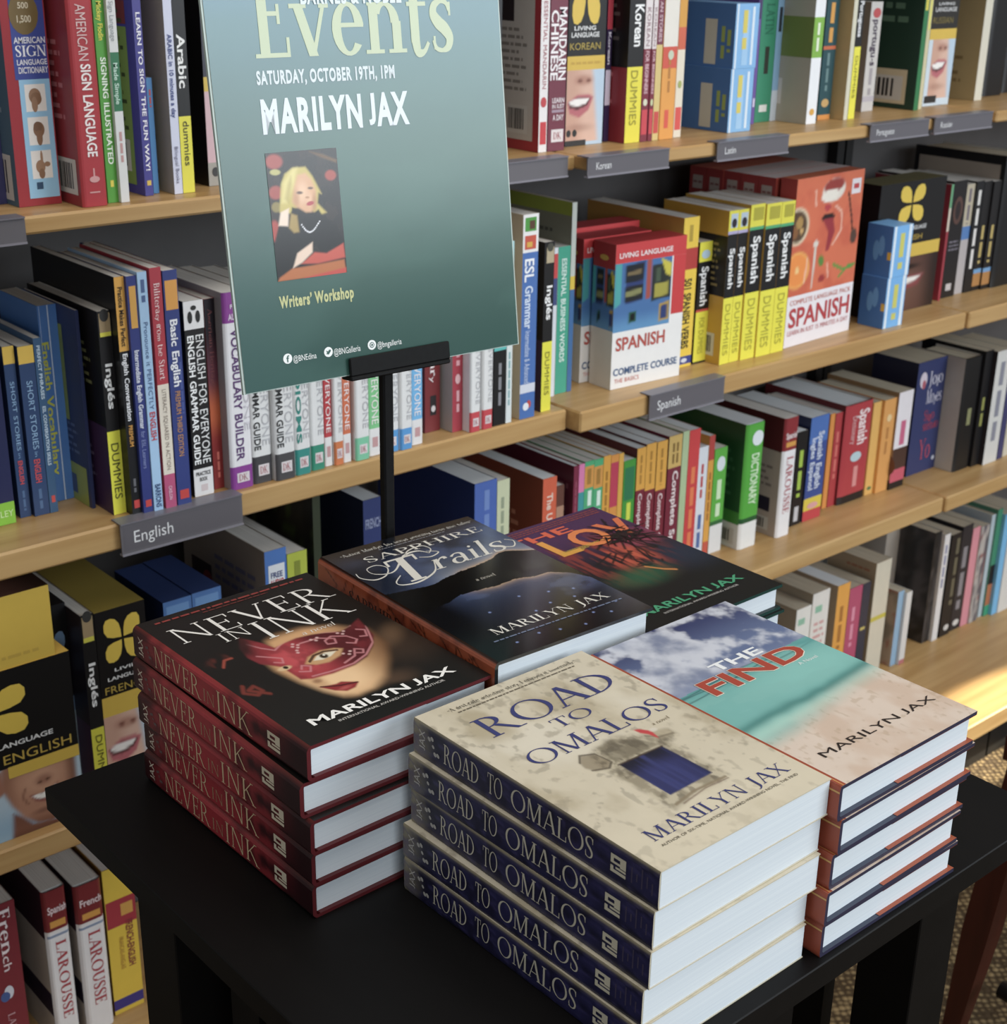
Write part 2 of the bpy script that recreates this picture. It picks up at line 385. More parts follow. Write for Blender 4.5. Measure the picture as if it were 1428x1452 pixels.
def segd(u, v, a, b):
    dx, dy = b[0] - a[0], b[1] - a[1]; t = np.clip(((u - a[0]) * dx + (v - a[1]) * dy) / (dx * dx + dy * dy + 1e-12), 0, 1)
    return np.hypot(u - a[0] - t * dx, v - a[1] - t * dy)
def lnm(u, v, pts, w, soft=.5):
    d = np.min([segd(u, v, a, b) for a, b in zip(pts, pts[1:])], 0); return 1 - sm(w * (1 - soft), w * (1 + soft), d)
def plm(u, v, pts, soft=.01):
    d = np.min([segd(u, v, a, b) for a, b in zip(pts, pts[1:] + pts[:1])], 0); ins = np.zeros(u.shape, bool); n = len(pts)
    for k in range(n):
        (x0, y0), (x1, y1) = pts[k], pts[(k + 1) % n]
        if y0 == y1: continue
        ins ^= ((y0 > v) != (y1 > v)) & (u < (x1 - x0) * (v - y0) / (y1 - y0) + x0)
    return sm(-soft, soft, np.where(ins, d, -d))
def art(mb, face, fn, x0, x1, y0, y1, nx, ny, off=.0002):
    gx = np.linspace(0, 1, nx)
    if face.disp: gx = np.array(sorted({0., 1., *[(q * face.w - x0) / (x1 - x0) for q in BRK if x0 < q * face.w < x1], *[float(q) for q in gx if .15 <= (x0 + q * (x1 - x0)) / face.w <= .85]}))
    u, v = np.meshgrid(gx, np.linspace(0, 1, ny)); C = np.clip(fn(u, v), 0, 1)
    X = x0 + u * (x1 - x0); Y = y0 + v * (y1 - y0)
    o, ex, ey, n = (np.array(q) for q in (face.o, face.ex, face.ey, face.n))
    D = np.full(X.shape, off)
    if face.disp: D = D + np.vectorize(face.disp)(X)
    mb.grid(o + X[..., None] * ex + Y[..., None] * ey + D[..., None] * n, C)
def base(u, col): return np.ones(u.shape + (3,)) * np.array(srgb(col))

def art_mask(u, v):
    img = base(u, '15110f')
    img = mix(img, '3d2c20', .8 * elm(u, v, .86, .36, .16, .12, .8)); img = mix(img, '6d5138', .7 * elm(u, v, .9, .42, .09, .04, .9, .5)); img = mix(img, '5a4230', .7 * elm(u, v, .63, .17, .1, .045, .9))
    face = plm(u, v, [(.36, .57), (.39, .63), (.46, .65), (.6, .64), (.74, .59), (.85, .5), (.83, .38), (.74, .29), (.62, .2), (.51, .155), (.42, .15), (.36, .18), (.32, .24), (.285, .33), (.26, .44), (.28, .56)], .03)
    skin = mix(base(u, 'd2a06c'), 'f0c896', elm(u, v, .45, .27, .16, .1, .8)); skin = mix(skin, '6a4527', sm(.52, .84, u + .25 * (.3 - v))); skin = mix(skin, '8a5f3a', .7 * sm(.6, .67, v)); skin = mix(skin, 'a8764a', .5 * elm(u, v, .35, .3, .03, .05, .8))
    img = img * (1 - face[..., None]) + skin * face[..., None]
    hair = fbm(u, v * .6, 16, 3, 7); img = mix(img, '7c2a1c', .8 * sm(.55, .75, hair) * elm(u, v, .13, .585, .07, .045, .7)); img = mix(img, '7c2a1c', .85 * (lnm(u, v, [(.06, .42), (.03, .38), (.07, .345), (.11, .36), (.1, .4), (.06, .385), (.12, .33)], .009, .8)))
    img = mix(img, 'b04630', .7 * lnm(u, v, [(.09, .56), (.13, .6), (.17, .6)], .006, .9) + .0 * u)
    mk = plm(u, v, [(.31, .708), (.25, .64), (.228, .569), (.24, .51), (.3, .45), (.3, .345), (.346, .327), (.45, .315), (.576, .318), (.67, .34), (.76, .39), (.83, .45), (.88, .581), (.79, .55), (.727, .539), (.66, .565), (.594, .581), (.52, .59), (.45, .585), (.385, .575), (.365, .625)], .008)
    red = mix(base(u, 'a32630'), '551018', sm(.42, .62, u + .1 * (v - .45))); red = mix(red, 'c8434a', .8 * elm(u, v, .4, .47, .1, .09, .8)); red = mix(red, '6a1a22', .7 * sm(.34, .26, u)); red = mix(red, '7c1b24', .6 * sm(.45, .7, fbm(u, v, 14, 3, 3)))
    orn = [[(.5, .55), (.6, .545), (.66, .51), (.64, .48), (.6, .49), (.61, .515), (.66, .53), (.72, .5), (.74, .46), (.71, .44), (.68, .46)], [(.55, .35), (.63, .37), (.67, .41), (.7, .39), (.68, .37), (.65, .385)], [(.27, .56), (.31, .53), (.35, .5), (.33, .47), (.3, .49)], [(.8, .52), (.83, .5), (.8, .46), (.77, .47)], [(.3, .65), (.33, .6), (.37, .56), (.43, .585), (.5, .6), (.6, .59), (.7, .55), (.8, .555)], [(.36, .34), (.46, .33), (.58, .33), (.68, .355), (.78, .41), (.86, .52)], [(.34, .39), (.38, .37), (.41, .4), (.38, .42), (.36, .4)]]
    o = np.max([lnm(u, v, q, .0045, .7) for q in orn], 0); red = mix(red, 'cf8488', .75 * o)
    dots = np.zeros(u.shape)
    for x, y in [(.47, .53), (.485, .545), (.455, .545), (.47, .56), (.58, .535), (.6, .55), (.565, .55), (.62, .39), (.64, .405), (.6, .405), (.72, .52), (.74, .535), (.705, .535), (.44, .5), (.45, .515)]: dots = np.maximum(dots, elm(u, v, x, y, .008, .006, .4))
    red = mix(red, 'e2b9b4', .8 * dots)
    img = img * (1 - mk[..., None]) + red * mk[..., None]
    img = mix(img, '15110f', .85 * plm(u, v, [(.2, .76), (.36, .74), (.335, .655), (.3, .61), (.27, .58), (.2, .58)], .035))
    e = plm(u, v, [(.4, .42), (.45, .455), (.53, .47), (.6, .455), (.63, .435), (.58, .4), (.5, .385), (.44, .395)], .008); img = mix(img, 'c89a68', e)
    img = mix(img, '3a1f14', .9 * lnm(u, v, [(.43, .425), (.48, .452), (.54, .456), (.6, .438)], .006)); img = mix(img, 'e6dcc4', plm(u, v, [(.45, .423), (.49, .444), (.54, .447), (.59, .434), (.54, .415), (.49, .412)], .004))
    img = mix(img, '3b2a1a', elm(u, v, .515, .43, .02, .016, .3)); img = mix(img, 'f4efe0', elm(u, v, .522, .436, .006, .005, .3))
    img = mix(img, 'd9b98c', elm(u, v, .305, .438, .035, .014, .3)); img = mix(img, '2c1c14', elm(u, v, .312, .44, .012, .01, .3))
    lips = plm(u, v, [(.322, .271), (.36, .262), (.4, .255), (.43, .258), (.492, .223), (.45, .2), (.4, .197), (.36, .222)], .006); img = mix(img, '8f1a20', lips); img = mix(img, '4a0d10', lnm(u, v, [(.33, .268), (.4, .24), (.485, .224)], .004)); img = mix(img, 'c65a52', .6 * elm(u, v, .41, .218, .03, .008, .8))
    img = mix(img, '7a4a2c', .6 * elm(u, v, .35, .305, .02, .012, .7)); img = mix(img, '0d0b0a', plm(u, v, [(.45, .15), (.6, .15), (.72, .12), (.9, .1), (.9, 0), (.2, 0), (.36, .14)], .02))
    return img

def art_beach(u, v):
    sky = mix(base(u, '5f6f95'), '2b3260', sm(.72, 1.0, v)); n = fbm(u * 1.25, v * 1.9, 3.6, 5, 11); cl = sm(.36, .5, n + .12 * (.85 - v) + .08 * (.6 - u))
    lit = fbm(u * 1.25 + .03, v * 1.9 - .05, 3.6, 5, 11); cc = mix(base(u, 'cfd2dc'), '7d86a0', sm(.45, .75, lit)); sky = sky * (1 - .92 * cl[..., None]) + cc * .92 * cl[..., None]
    sky = mix(sky, '6f7da0', .75 * (1 - sm(.635, .69, v)))
    hz = .62 + .03 * u; k = v / hz
    w = .05 * (fbm(u, v, 3, 3, 21) - .5)
    sea = mix(base(u, '74b2ac'), '539a99', sm(.85, 1, k)); sea = mix(sea, '8cc9c0', .6 * elm(u, v, .75, .5, .35, .08, .8)); sea = mix(sea, '7fb9b2', .5 * sm(.45, .6, fbm(u * .6, v * 4, 5, 4, 5)))
    d = v - (.372 + .03 * u + w); sea = mix(sea, '2f7470', .75 * np.exp(-(d / .022) ** 2)); sea = mix(sea, 'a9d2c4', .8 * np.exp(-((d + .05) / .03) ** 2))
    sand = mix(base(u, 'd8c6b6'), 'ceb6a2', sm(.4, .7, fbm(u, v, 6, 4, 9))); sand = mix(sand, 'a98f6d', .35 * sm(.66, .8, fbm(u, v, 40, 2, 30)))
    sea = sea * sm(.235, .35, v - .1 * u + .03 + w)[..., None] + sand * (1 - sm(.235, .35, v - .1 * u + .03 + w))[..., None]
    img = np.where((v > hz)[..., None], sky, sea)
    for o in (.004, .022, .036): img = mix(img, '1f4a4e', .75 * np.exp(-((v - hz + o + .006 * np.sin(u * 9 + o * 200)) / .003) ** 2) * sm(.8, .3, np.abs(u - .05 - o * 8)))
    return img

def art_stone(u, v):
    n = fbm(u, v, 5, 5, 2); img = mix(base(u, 'cfc4ac'), 'b5a88c', sm(.42, .7, n)); img = mix(img, 'ded6c4', .7 * sm(.5, .75, fbm(u, v, 3, 4, 40)))
    img = mix(img, '8f8470', .5 * sm(.64, .8, fbm(u, v * 1.3, 16, 4, 52))); img = mix(img, '8a8270', .45 * sm(.66, .75, fbm(u, v, 22, 3, 77)))
    img = mix(img, 'ddd2b8', .5 * elm(u, v, .5, .05, .6, .16, .8))
    fr = plm(u, v, [(.335, .43), (.345, .5), (.42, .53), (.54, .55), (.66, .5), (.78, .475), (.78, .44), (.7, .42), (.7, .2), (.6, .185), (.45, .19), (.34, .17)], .02)
    st = mix(base(u, 'bdb298'), '8d826b', sm(.42, .68, fbm(u, v, 24, 4, 5))); img = img * (1 - .85 * fr[..., None]) + st * .85 * fr[..., None]
    rk = plm(u, v, [(.29, .5), (.33, .53), (.39, .51), (.4, .46), (.36, .43), (.3, .44), (.28, .47)], .01); img = mix(img, '8d7f66', .8 * rk); img = mix(img, '4c4235', .8 * lnm(u, v, [(.29, .5), (.33, .53), (.39, .51), (.4, .45), (.36, .43), (.29, .45)], .004, .8))
    tri = plm(u, v, [(.41, .44), (.43, .53), (.53, .54), (.63, .47), (.655, .43)], .008); img = mix(img, '6d6450', .6 * tri); img = mix(img, '4a4134', .5 * sm(.5, .7, fbm(u, v, 30, 3, 8)) * fr)
    rk2 = plm(u, v, [(.66, .5), (.72, .5), (.78, .475), (.77, .445), (.7, .45)], .01); img = mix(img, 'b2a58a', .8 * rk2); img = mix(img, '5e5443', .6 * lnm(u, v, [(.66, .49), (.7, .46), (.77, .45)], .005, .8))
    win = plm(u, v, [(.408, .425), (.653, .42), (.66, .231), (.404, .226)], .004)
    wc = mix(base(u, '262b60'), '14142a', sm(.33, .41, v)); wc = mix(wc, '353d7c', .6 * sm(.4, .7, fbm(u * 6, v * .7, 5, 3, 13))); wc = mix(wc, '12143a', .6 * sm(.6, .66, u))
    img = img * (1 - win[..., None]) + wc * win[..., None]
    img = mix(img, '3f2f28', .8 * lnm(u, v, [(.405, .425), (.655, .42)], .004)); img = mix(img, '8a7a60', .9 * lnm(u, v, [(.37, .185), (.5, .2), (.68, .195)], .005, .8)); img = mix(img, '5d3a2a', .6 * lnm(u, v, [(.4, .175), (.55, .19), (.68, .185)], .003, .8))
    img = mix(img, 'c02a2e', plm(u, v, [(.655, .535), (.68, .53), (.71, .5), (.7, .47), (.69, .455), (.68, .49), (.66, .51)], .005)); img = mix(img, 'd9d0c0', .8 * elm(u, v, .725, .5, .02, .01, .4))
    return img

def art_night(u, v):
    n = fbm(u * 1.2, v * 2.2, 3, 5, 31); sky = mix(base(u, '1c2436'), '46557a', .8 * sm(.35, .75, n)); sky = mix(sky, '0c0e16', sm(.85, 1, v)); sky = mix(sky, '0f1420', .8 * sm(.3, 0, u) * sm(.6, .8, v))
    r1 = .6 - .02 * np.sin(u * 7) + .02 * (fbm(u, u * 0, 8, 3, 4) - .5) + .05 * np.exp(-((u - .85) / .12) ** 2); g = np.exp(-np.clip(v - r1, 0, 1) / .07); sky = mix(sky, '9ba4b4', .75 * g * sm(.2, .45, u)); sky = mix(sky, 'd0a878', .8 * np.exp(-np.clip(v - r1, 0, 1) / .012) * sm(.35, .6, u))
    hill = mix(base(u, '070707'), '2c3027', .7 * elm(u, v, .9, .48, .2, .06, .9)); hill = mix(hill, '0a0a0a', sm(.5, .6, fbm(u, v, 9, 3, 6)))
    img = np.where((v > r1)[..., None], sky, hill)
    r2 = np.interp(u, [0, .2, .31, .43, .535, .66, .766, .86, .95, 1], [.4, .43, .455, .452, .44, .45, .428, .42, .375, .3]) + .012 * (fbm(u, u * 0 + 3, 14, 3, 4) - .5)
    low = mix(base(u, '0a0b10'), '3c4a6c', .95 * np.exp(-np.clip(r2 - v, 0, 1) / .11) * sm(.12, .35, u)); low = mix(low, '56648a', .5 * sm(.5, .75, fbm(u, v * 2, 6, 4, 61)) * sm(.18, .3, v) * sm(.15, .4, u)); low = mix(low, 'c9a57c', .8 * np.exp(-np.clip(r2 - v, 0, 1) / .014) * sm(.3, .5, u) * sm(1, .85, u))
    img = np.where((v < r2)[..., None], low, img)
    for x, y in [(.54, .33), (.7, .3), (.62, .23), (.5, .21), (.77, .22), (.83, .27), (.9, .11), (.35, .08), (.3, .29), (.2, .07), (.46, .06), (.6, .04), (.8, .06), (.72, .09)]: img = mix(img, '8aa0d8', .9 * elm(u, v, x, y, .007, .0045, .6))
    return img

def art_jungle(u, v):
    img = mix(base(u, '15131a'), '4a2850', sm(.5, .85, v)); img = mix(img, '0e0e0e', sm(.42, .25, v)); img = mix(img, '23324a', .6 * elm(u, v, .9, .45, .2, .12, .9))
    n = fbm(u * 3, v * .8, 9, 4, 17); f = elm(u, v, .5, .58, .34, .2, .6); img = mix(img, '8a2a1c', .85 * f * sm(.38, .6, n)); img = mix(img, 'c8502a', .8 * elm(u, v, .62, .55, .14, .12, .7) * sm(.5, .68, n)); img = mix(img, '9c3a56', .8 * elm(u, v, .86, .66, .16, .07, .7)); img = mix(img, '1f5a3c', .8 * elm(u, v, .48, .38, .18, .07, .8))
    rs = random.Random(5)
    m = np.zeros(u.shape)
    for k in range(26):
        a = rs.uniform(0, 6.28); L = rs.uniform(.1, .26); x, y = .8 + rs.uniform(-.05, .05), .68 + rs.uniform(-.05, .05); m = np.maximum(m, lnm(u, v, [(x, y), (x + L * .5 * math.cos(a), y + L * .4 * math.sin(a) + .01), (x + L * math.cos(a), y + L * .7 * math.sin(a) - .02)], .007, .8))
    for k in range(14):
        x = rs.uniform(.55, .75); y = rs.uniform(.4, .62); m = np.maximum(m, lnm(u, v, [(x, y), (x + rs.uniform(-.2, .1), y + rs.uniform(-.12, .02))], .005, .9))
    img = mix(img, '100c0c', .92 * m); img = mix(img, 'e08a30', .9 * lnm(u, v, [(.58, .43), (.64, .37), (.69, .34)], .006, .8))
    return img

def art_smile(u, v):
    img = mix(base(u, 'dcb4a0'), 'c28f78', sm(.55, .2, u) * .6); img = mix(img, 'b9cfe2', sm(.78, .95, u + .18 * v)); img = mix(img, 'a8705c', .7 * elm(u, v, .45, .86, .22, .07, .6)); img = mix(img, '7a4438', elm(u, v, .35, .85, .06, .025, .6)); img = mix(img, '7a4438', elm(u, v, .58, .85, .06, .025, .6))
    img = mix(img, 'b8616a', plm(u, v, [(.02, .56), (.3, .66), (.6, .66), (.72, .62), (.6, .44), (.35, .34), (.1, .4)], .02)); img = mix(img, '5c2a2c', plm(u, v, [(.05, .56), (.3, .62), (.66, .61), (.55, .5), (.3, .45), (.1, .48)], .01)); img = mix(img, 'f4f0ec', plm(u, v, [(.06, .575), (.3, .61), (.62, .605), (.52, .53), (.3, .5), (.12, .52)], .012))
    return mix(img, '9a6a58', .5 * elm(u, v, .35, .2, .3, .05, .8))
def art_grin(u, v):
    u = u + .05
    bg = mix(base(u, 'b4c8d6'), '8fb0c8', sm(.6, .1, v)); img = bg
    face = plm(u, v, [(.56, 1.02), (.55, .7), (.6, .45), (.66, .25), (.74, .1), (.84, .06), (.95, .12), (1.02, .22), (1.02, 1.02)], .02); skin = mix(base(u, 'b07c60'), 'cf9c7c', .9 * elm(u, v, .8, .72, .13, .2, .9)); skin = mix(skin, '7c4e3a', sm(.3, .05, v)); skin = mix(skin, '8a5a44', .6 * sm(.66, .57, u)); skin = mix(skin, '6a4232', .7 * sm(.93, 1, u))
    neck = plm(u, v, [(.6, .35), (.66, .25), (.72, .1), (.9, .05), (1.02, .2), (1.02, -.05), (.58, -.05)], .02); img = mix(img, '7a4c3a', neck); img = mix(img, '5c3628', .6 * neck * sm(.1, .0, v))
    img = img * (1 - face[..., None]) + skin * face[..., None]; img = mix(img, 'a06a52', plm(u, v, [(.5, .95), (.49, .75), (.53, .62), (.57, .7), (.56, .98)], .015))
    img = mix(img, '8a5644', .7 * elm(u, v, .81, .68, .05, .07, .7)); img = mix(img, '54301f', elm(u, v, .785, .655, .014, .018, .6)); img = mix(img, '54301f', elm(u, v, .835, .67, .014, .018, .6))
    img = mix(img, '8e4f46', plm(u, v, [(.71, .52), (.78, .5), (.84, .53), (.9, .58), (.87, .44), (.81, .36), (.75, .4)], .012)); img = mix(img, 'f2ede6', plm(u, v, [(.725, .505), (.79, .49), (.885, .555), (.85, .45), (.8, .41), (.755, .44)], .008)); img = mix(img, '74483a', .7 * elm(u, v, .8, .25, .07, .035, .8)); img = mix(img, '7c4e3c', .7 * lnm(u, v, [(.69, .64), (.67, .52), (.7, .4)], .008, .9))
    return img
def art_dark_smile(u, v):
    img = mix(base(u, '5a3a30'), '2a1b18', sm(.7, 1, u)); img = mix(img, '7c5444', .7 * elm(u, v, .4, .45, .3, .4, .8)); img = mix(img, '24140f', elm(u, v, .5, .82, .2, .05, .6)); img = mix(img, '8a3f40', plm(u, v, [(.2, .58), (.5, .66), (.8, .66), (.72, .45), (.45, .38)], .03)); return mix(img, 'f0ebe4', plm(u, v, [(.25, .575), (.5, .62), (.76, .63), (.66, .53), (.45, .5)], .015))
def art_houses(u, v):
    img = mix(base(u, '3f6fa8'), '5a93c2', sm(.3, 0, v)); img = mix(img, '4aa6a8', plm(u, v, [(0, .35), (.12, .42), (.12, 1), (0, 1)], .01)); img = mix(img, '2a3c74', plm(u, v, [(.2, .4), (.2, .95), (.52, 1), (.5, .42)], .01))
    for x0, x1, y0, y1, c in [(.18, .5, .7, .95, '20242c'), (.18, .5, .42, .64, '23262a'), (.2, .48, .5, .58, '8a8a5a'), (.22, .46, .8, .86, '7a6a4a'), (.56, .64, .42, 1, 'a8483a'), (.66, 1, .38, .9, '2c3230'), (.7, .95, .42, .62, 'a8a040'), (.72, .8, .64, .85, '4a5a48'), (.26, .4, .1, .26, '2a5a48'), (.29, .37, .13, .23, '12181c'), (.8, .98, .05, .32, 'b8963a'), (.83, .95, .08, .28, '2a3c74')]: img = mix(img, c, plm(u, v, [(x0, y0), (x1, y0 + .02), (x1, y1 + .02), (x0, y1)], .008))
    return mix(img, 'cfc23a', plm(u, v, [(.8, 1), (1, .9), (1, .7), (.9, .75)], .01))
def art_food(u, v):
    img = mix(base(u, 'd9683e'), 'cf5a36', sm(.4, .7, fbm(u, v, 5, 3, 4)))
    def E(x, y, rx, ry, c, s=.1, r=0):
        nonlocal img; img = mix(img, c, elm(u, v, x, y, rx, ry, s, r))
    E(.05, .6, .17, .16, 'e3d0b0'); E(.05, .6, .14, .135, '5c4430'); E(.08, .63, .05, .05, 'b08a4a'); E(.02, .55, .05, .05, '8a5a30'); E(.12, .56, .03, .03, 'c8a060')
    E(.55, .86, .17, .1, 'e8ded2', .1, .1); E(.55, .9, .15, .06, '9a3028', .1, .1); E(.5, .82, .13, .05, 'f0e8dc', .1, .1)
    img = mix(img, '3a2620', lnm(u, v, [(.78, .82), (.86, .6), (.9, .45)], .012, .3)); E(.92, .42, .05, .07, '5a4236')
    E(.5, .63, .1, .035, '2a1c1c'); img = mix(img, '9c2430', plm(u, v, [(.42, .62), (.58, .62), (.62, .5), (.55, .34), (.5, .34), (.52, .5)], .01)); E(.48, .72, .05, .03, 'b83038')
    E(.1, .22, .18, .16, 'f0b050'); E(.1, .22, .16, .142, 'ef8a28'); E(.1, .22, .03, .03, 'f4c880')
    img = mix(img, 'd8d0c4', lnm(u, v, [(.35, .4), (.34, .05)], .012, .3)); E(.35, .42, .04, .03, 'e0d8cc'); E(.45, .26, .04, .05, '5a8a3c', .2, .6); img = mix(img, '5a9a44', lnm(u, v, [(.65, .2), (.8, .14), (.98, .16)], .014, .3)); img = mix(img, '5a9a44', lnm(u, v, [(.75, .08), (.9, .17)], .012, .3)); E(.48, .1, .05, .03, 'a02828')
    for q in ([(.6, .38), (.72, .5), (.7, .66), (.6, .72)], [(.3, .75), (.28, .88)], [(.55, .22), (.58, .1)], [(.22, .1), (.24, .3)]): img = mix(img, 'f6cdb8', .7 * lnm(u, v, q, .01, .4))
    return img
def art_speckle(seed, a, b, c):
    def f(u, v):
        img = mix(base(u, a), b, sm(.4, .65, fbm(u, v, 6, 4, seed))); return mix(img, c, sm(.62, .75, fbm(u, v, 10, 3, seed + 9)))
    return f
def art_portrait(u, v):
    # u right, v up; worked out on a 690 x 1210 picture
    X = 45 + 690 * u + (1 - v) * 115; Y = 125 + (1 - v) * 1245 - u * (60 + 30 * (1 - v))
    def E(x, y, rx, ry, c, s=.25, r=0, k=1.):
        nonlocal img; img = mix(img, c, k * elm(X, Y, x, y, rx, ry, s, r))
    def Pq(c, pts, s=6, k=1.):
        nonlocal img; img = mix(img, c, k * plm(X, Y, pts, s * 1.6))
    img = mix(base(u, '1d1b1d'), '2b2322', sm(.45, .7, fbm(u, v, 8, 3, 3)))
    E(130, 205, 80, 70, 'a33a30'); E(140, 305, 50, 28, 'b6b06a'); E(145, 500, 65, 65, 'a2382e'); E(150, 640, 45, 50, '8a7a3c'); E(130, 870, 50, 100, 'a83428'); E(680, 330, 55, 50, 'a5382a'); Pq('6a4a22', [(470, 105), (600, 130), (740, 180), (740, 210), (590, 160)], 10)
    Pq('c7b45e', [(310, 260), (430, 250), (500, 340), (590, 510), (560, 500), (550, 600), (640, 690), (560, 720), (400, 600), (330, 660), (280, 700), (180, 690), (195, 420), (230, 320)], 10)
    Pq('e6d98c', [(300, 275), (350, 260), (330, 420), (250, 600), (200, 600), (215, 400)], 18, .7)
    Pq('d9a67c', [(350, 330), (430, 310), (490, 370), (535, 480), (530, 620), (490, 690), (430, 690), (350, 640), (305, 590), (320, 450)], 14); E(400, 500, 50, 90, 'edc4a0', .8, 0, .8); E(470, 560, 30, 60, 'e8bc98', .7, 0, .7)
    E(520, 600, 22, 90, 'b07c54', .8, 0, .7); E(340, 560, 30, 80, 'b8845c', .8, 0, .6); Pq('a08a40', [(230, 560), (260, 420), (290, 340), (300, 420), (270, 600)], 14, .5); E(480, 455, 26, 12, '6a5044', .5); E(375, 500, 30, 14, '6a5044', .5); E(478, 603, 38, 20, 'b0303c', .3, -.3); E(450, 545, 20, 10, 'b8825c', .6)
    Pq('121114', [(370, 660), (440, 700), (520, 690), (560, 660), (600, 720), (720, 800), (820, 960), (800, 1020), (590, 1080), (500, 990), (420, 1100), (300, 1240), (150, 1330), (140, 950), (170, 820), (280, 830), (300, 640)], 8)
    Pq('b89a50', [(290, 700), (350, 720), (370, 880), (320, 890), (270, 840)], 10, .8); Pq('efd8c4', [(190, 690), (270, 650), (262, 825), (170, 820)], 8); Pq('b5652c', [(180, 1330), (300, 1240), (500, 1210), (820, 1150), (840, 1280), (160, 1370)], 8); Pq('c24632', [(390, 1195), (520, 1080), (640, 1090), (810, 990), (830, 1130), (560, 1190)], 8); Pq('c03a2a', [(420, 1330), (840, 1230), (840, 1290), (420, 1345)], 6)
    Pq('e8cdb8', [(310, 1235), (350, 1090), (500, 980), (500, 1080), (400, 1180)], 8)
    a = np.zeros(u.shape)
    for k in range(15):
        t = k / 14; x = 395 + 175 * t; y = 770 + 112 * math.sin(math.pi * (.12 + .86 * t)) ; a = np.maximum(a, elm(X, Y, x, y, 8, 8, .4))
    return mix(img, 'e6e6ec', a)
def art_poster(u, v):
    img = mix(base(u, '4a6e66'), '30524b', sm(.45, .0, v)); img = mix(img, '648fa6', sm(.4, .95, v)); img = mix(img, '27484c', .5 * sm(.4, 0, u) * sm(.7, .2, v)); return mix(img, '5a8076', .2 * sm(.4, .6, fbm(u * .5, v * 3, 3, 3, 8)))
ARTS = {'smile': art_smile, 'grin': art_grin, 'dark_smile': art_dark_smile, 'houses': art_houses, 'food': art_food, 'map': art_speckle(4, 'b9a794', '93897a', 'a8705f'), 'weeds': art_speckle(8, '2e2a22', '4a4334', '5f6a3a'), 'sunset': lambda u, v: mix(mix(mix(base(u, '8d1a18'), 'c8581e', sm(.25, .4, v)), '6a3040', sm(.42, .6, v)), '1c1420', sm(.6, .85, v)), 'pattern': art_speckle(14, 'b9b3ae', '5a5560', '8a4a4a'), 'photo': art_speckle(23, '1a1818', '4a4546', '25201f')}

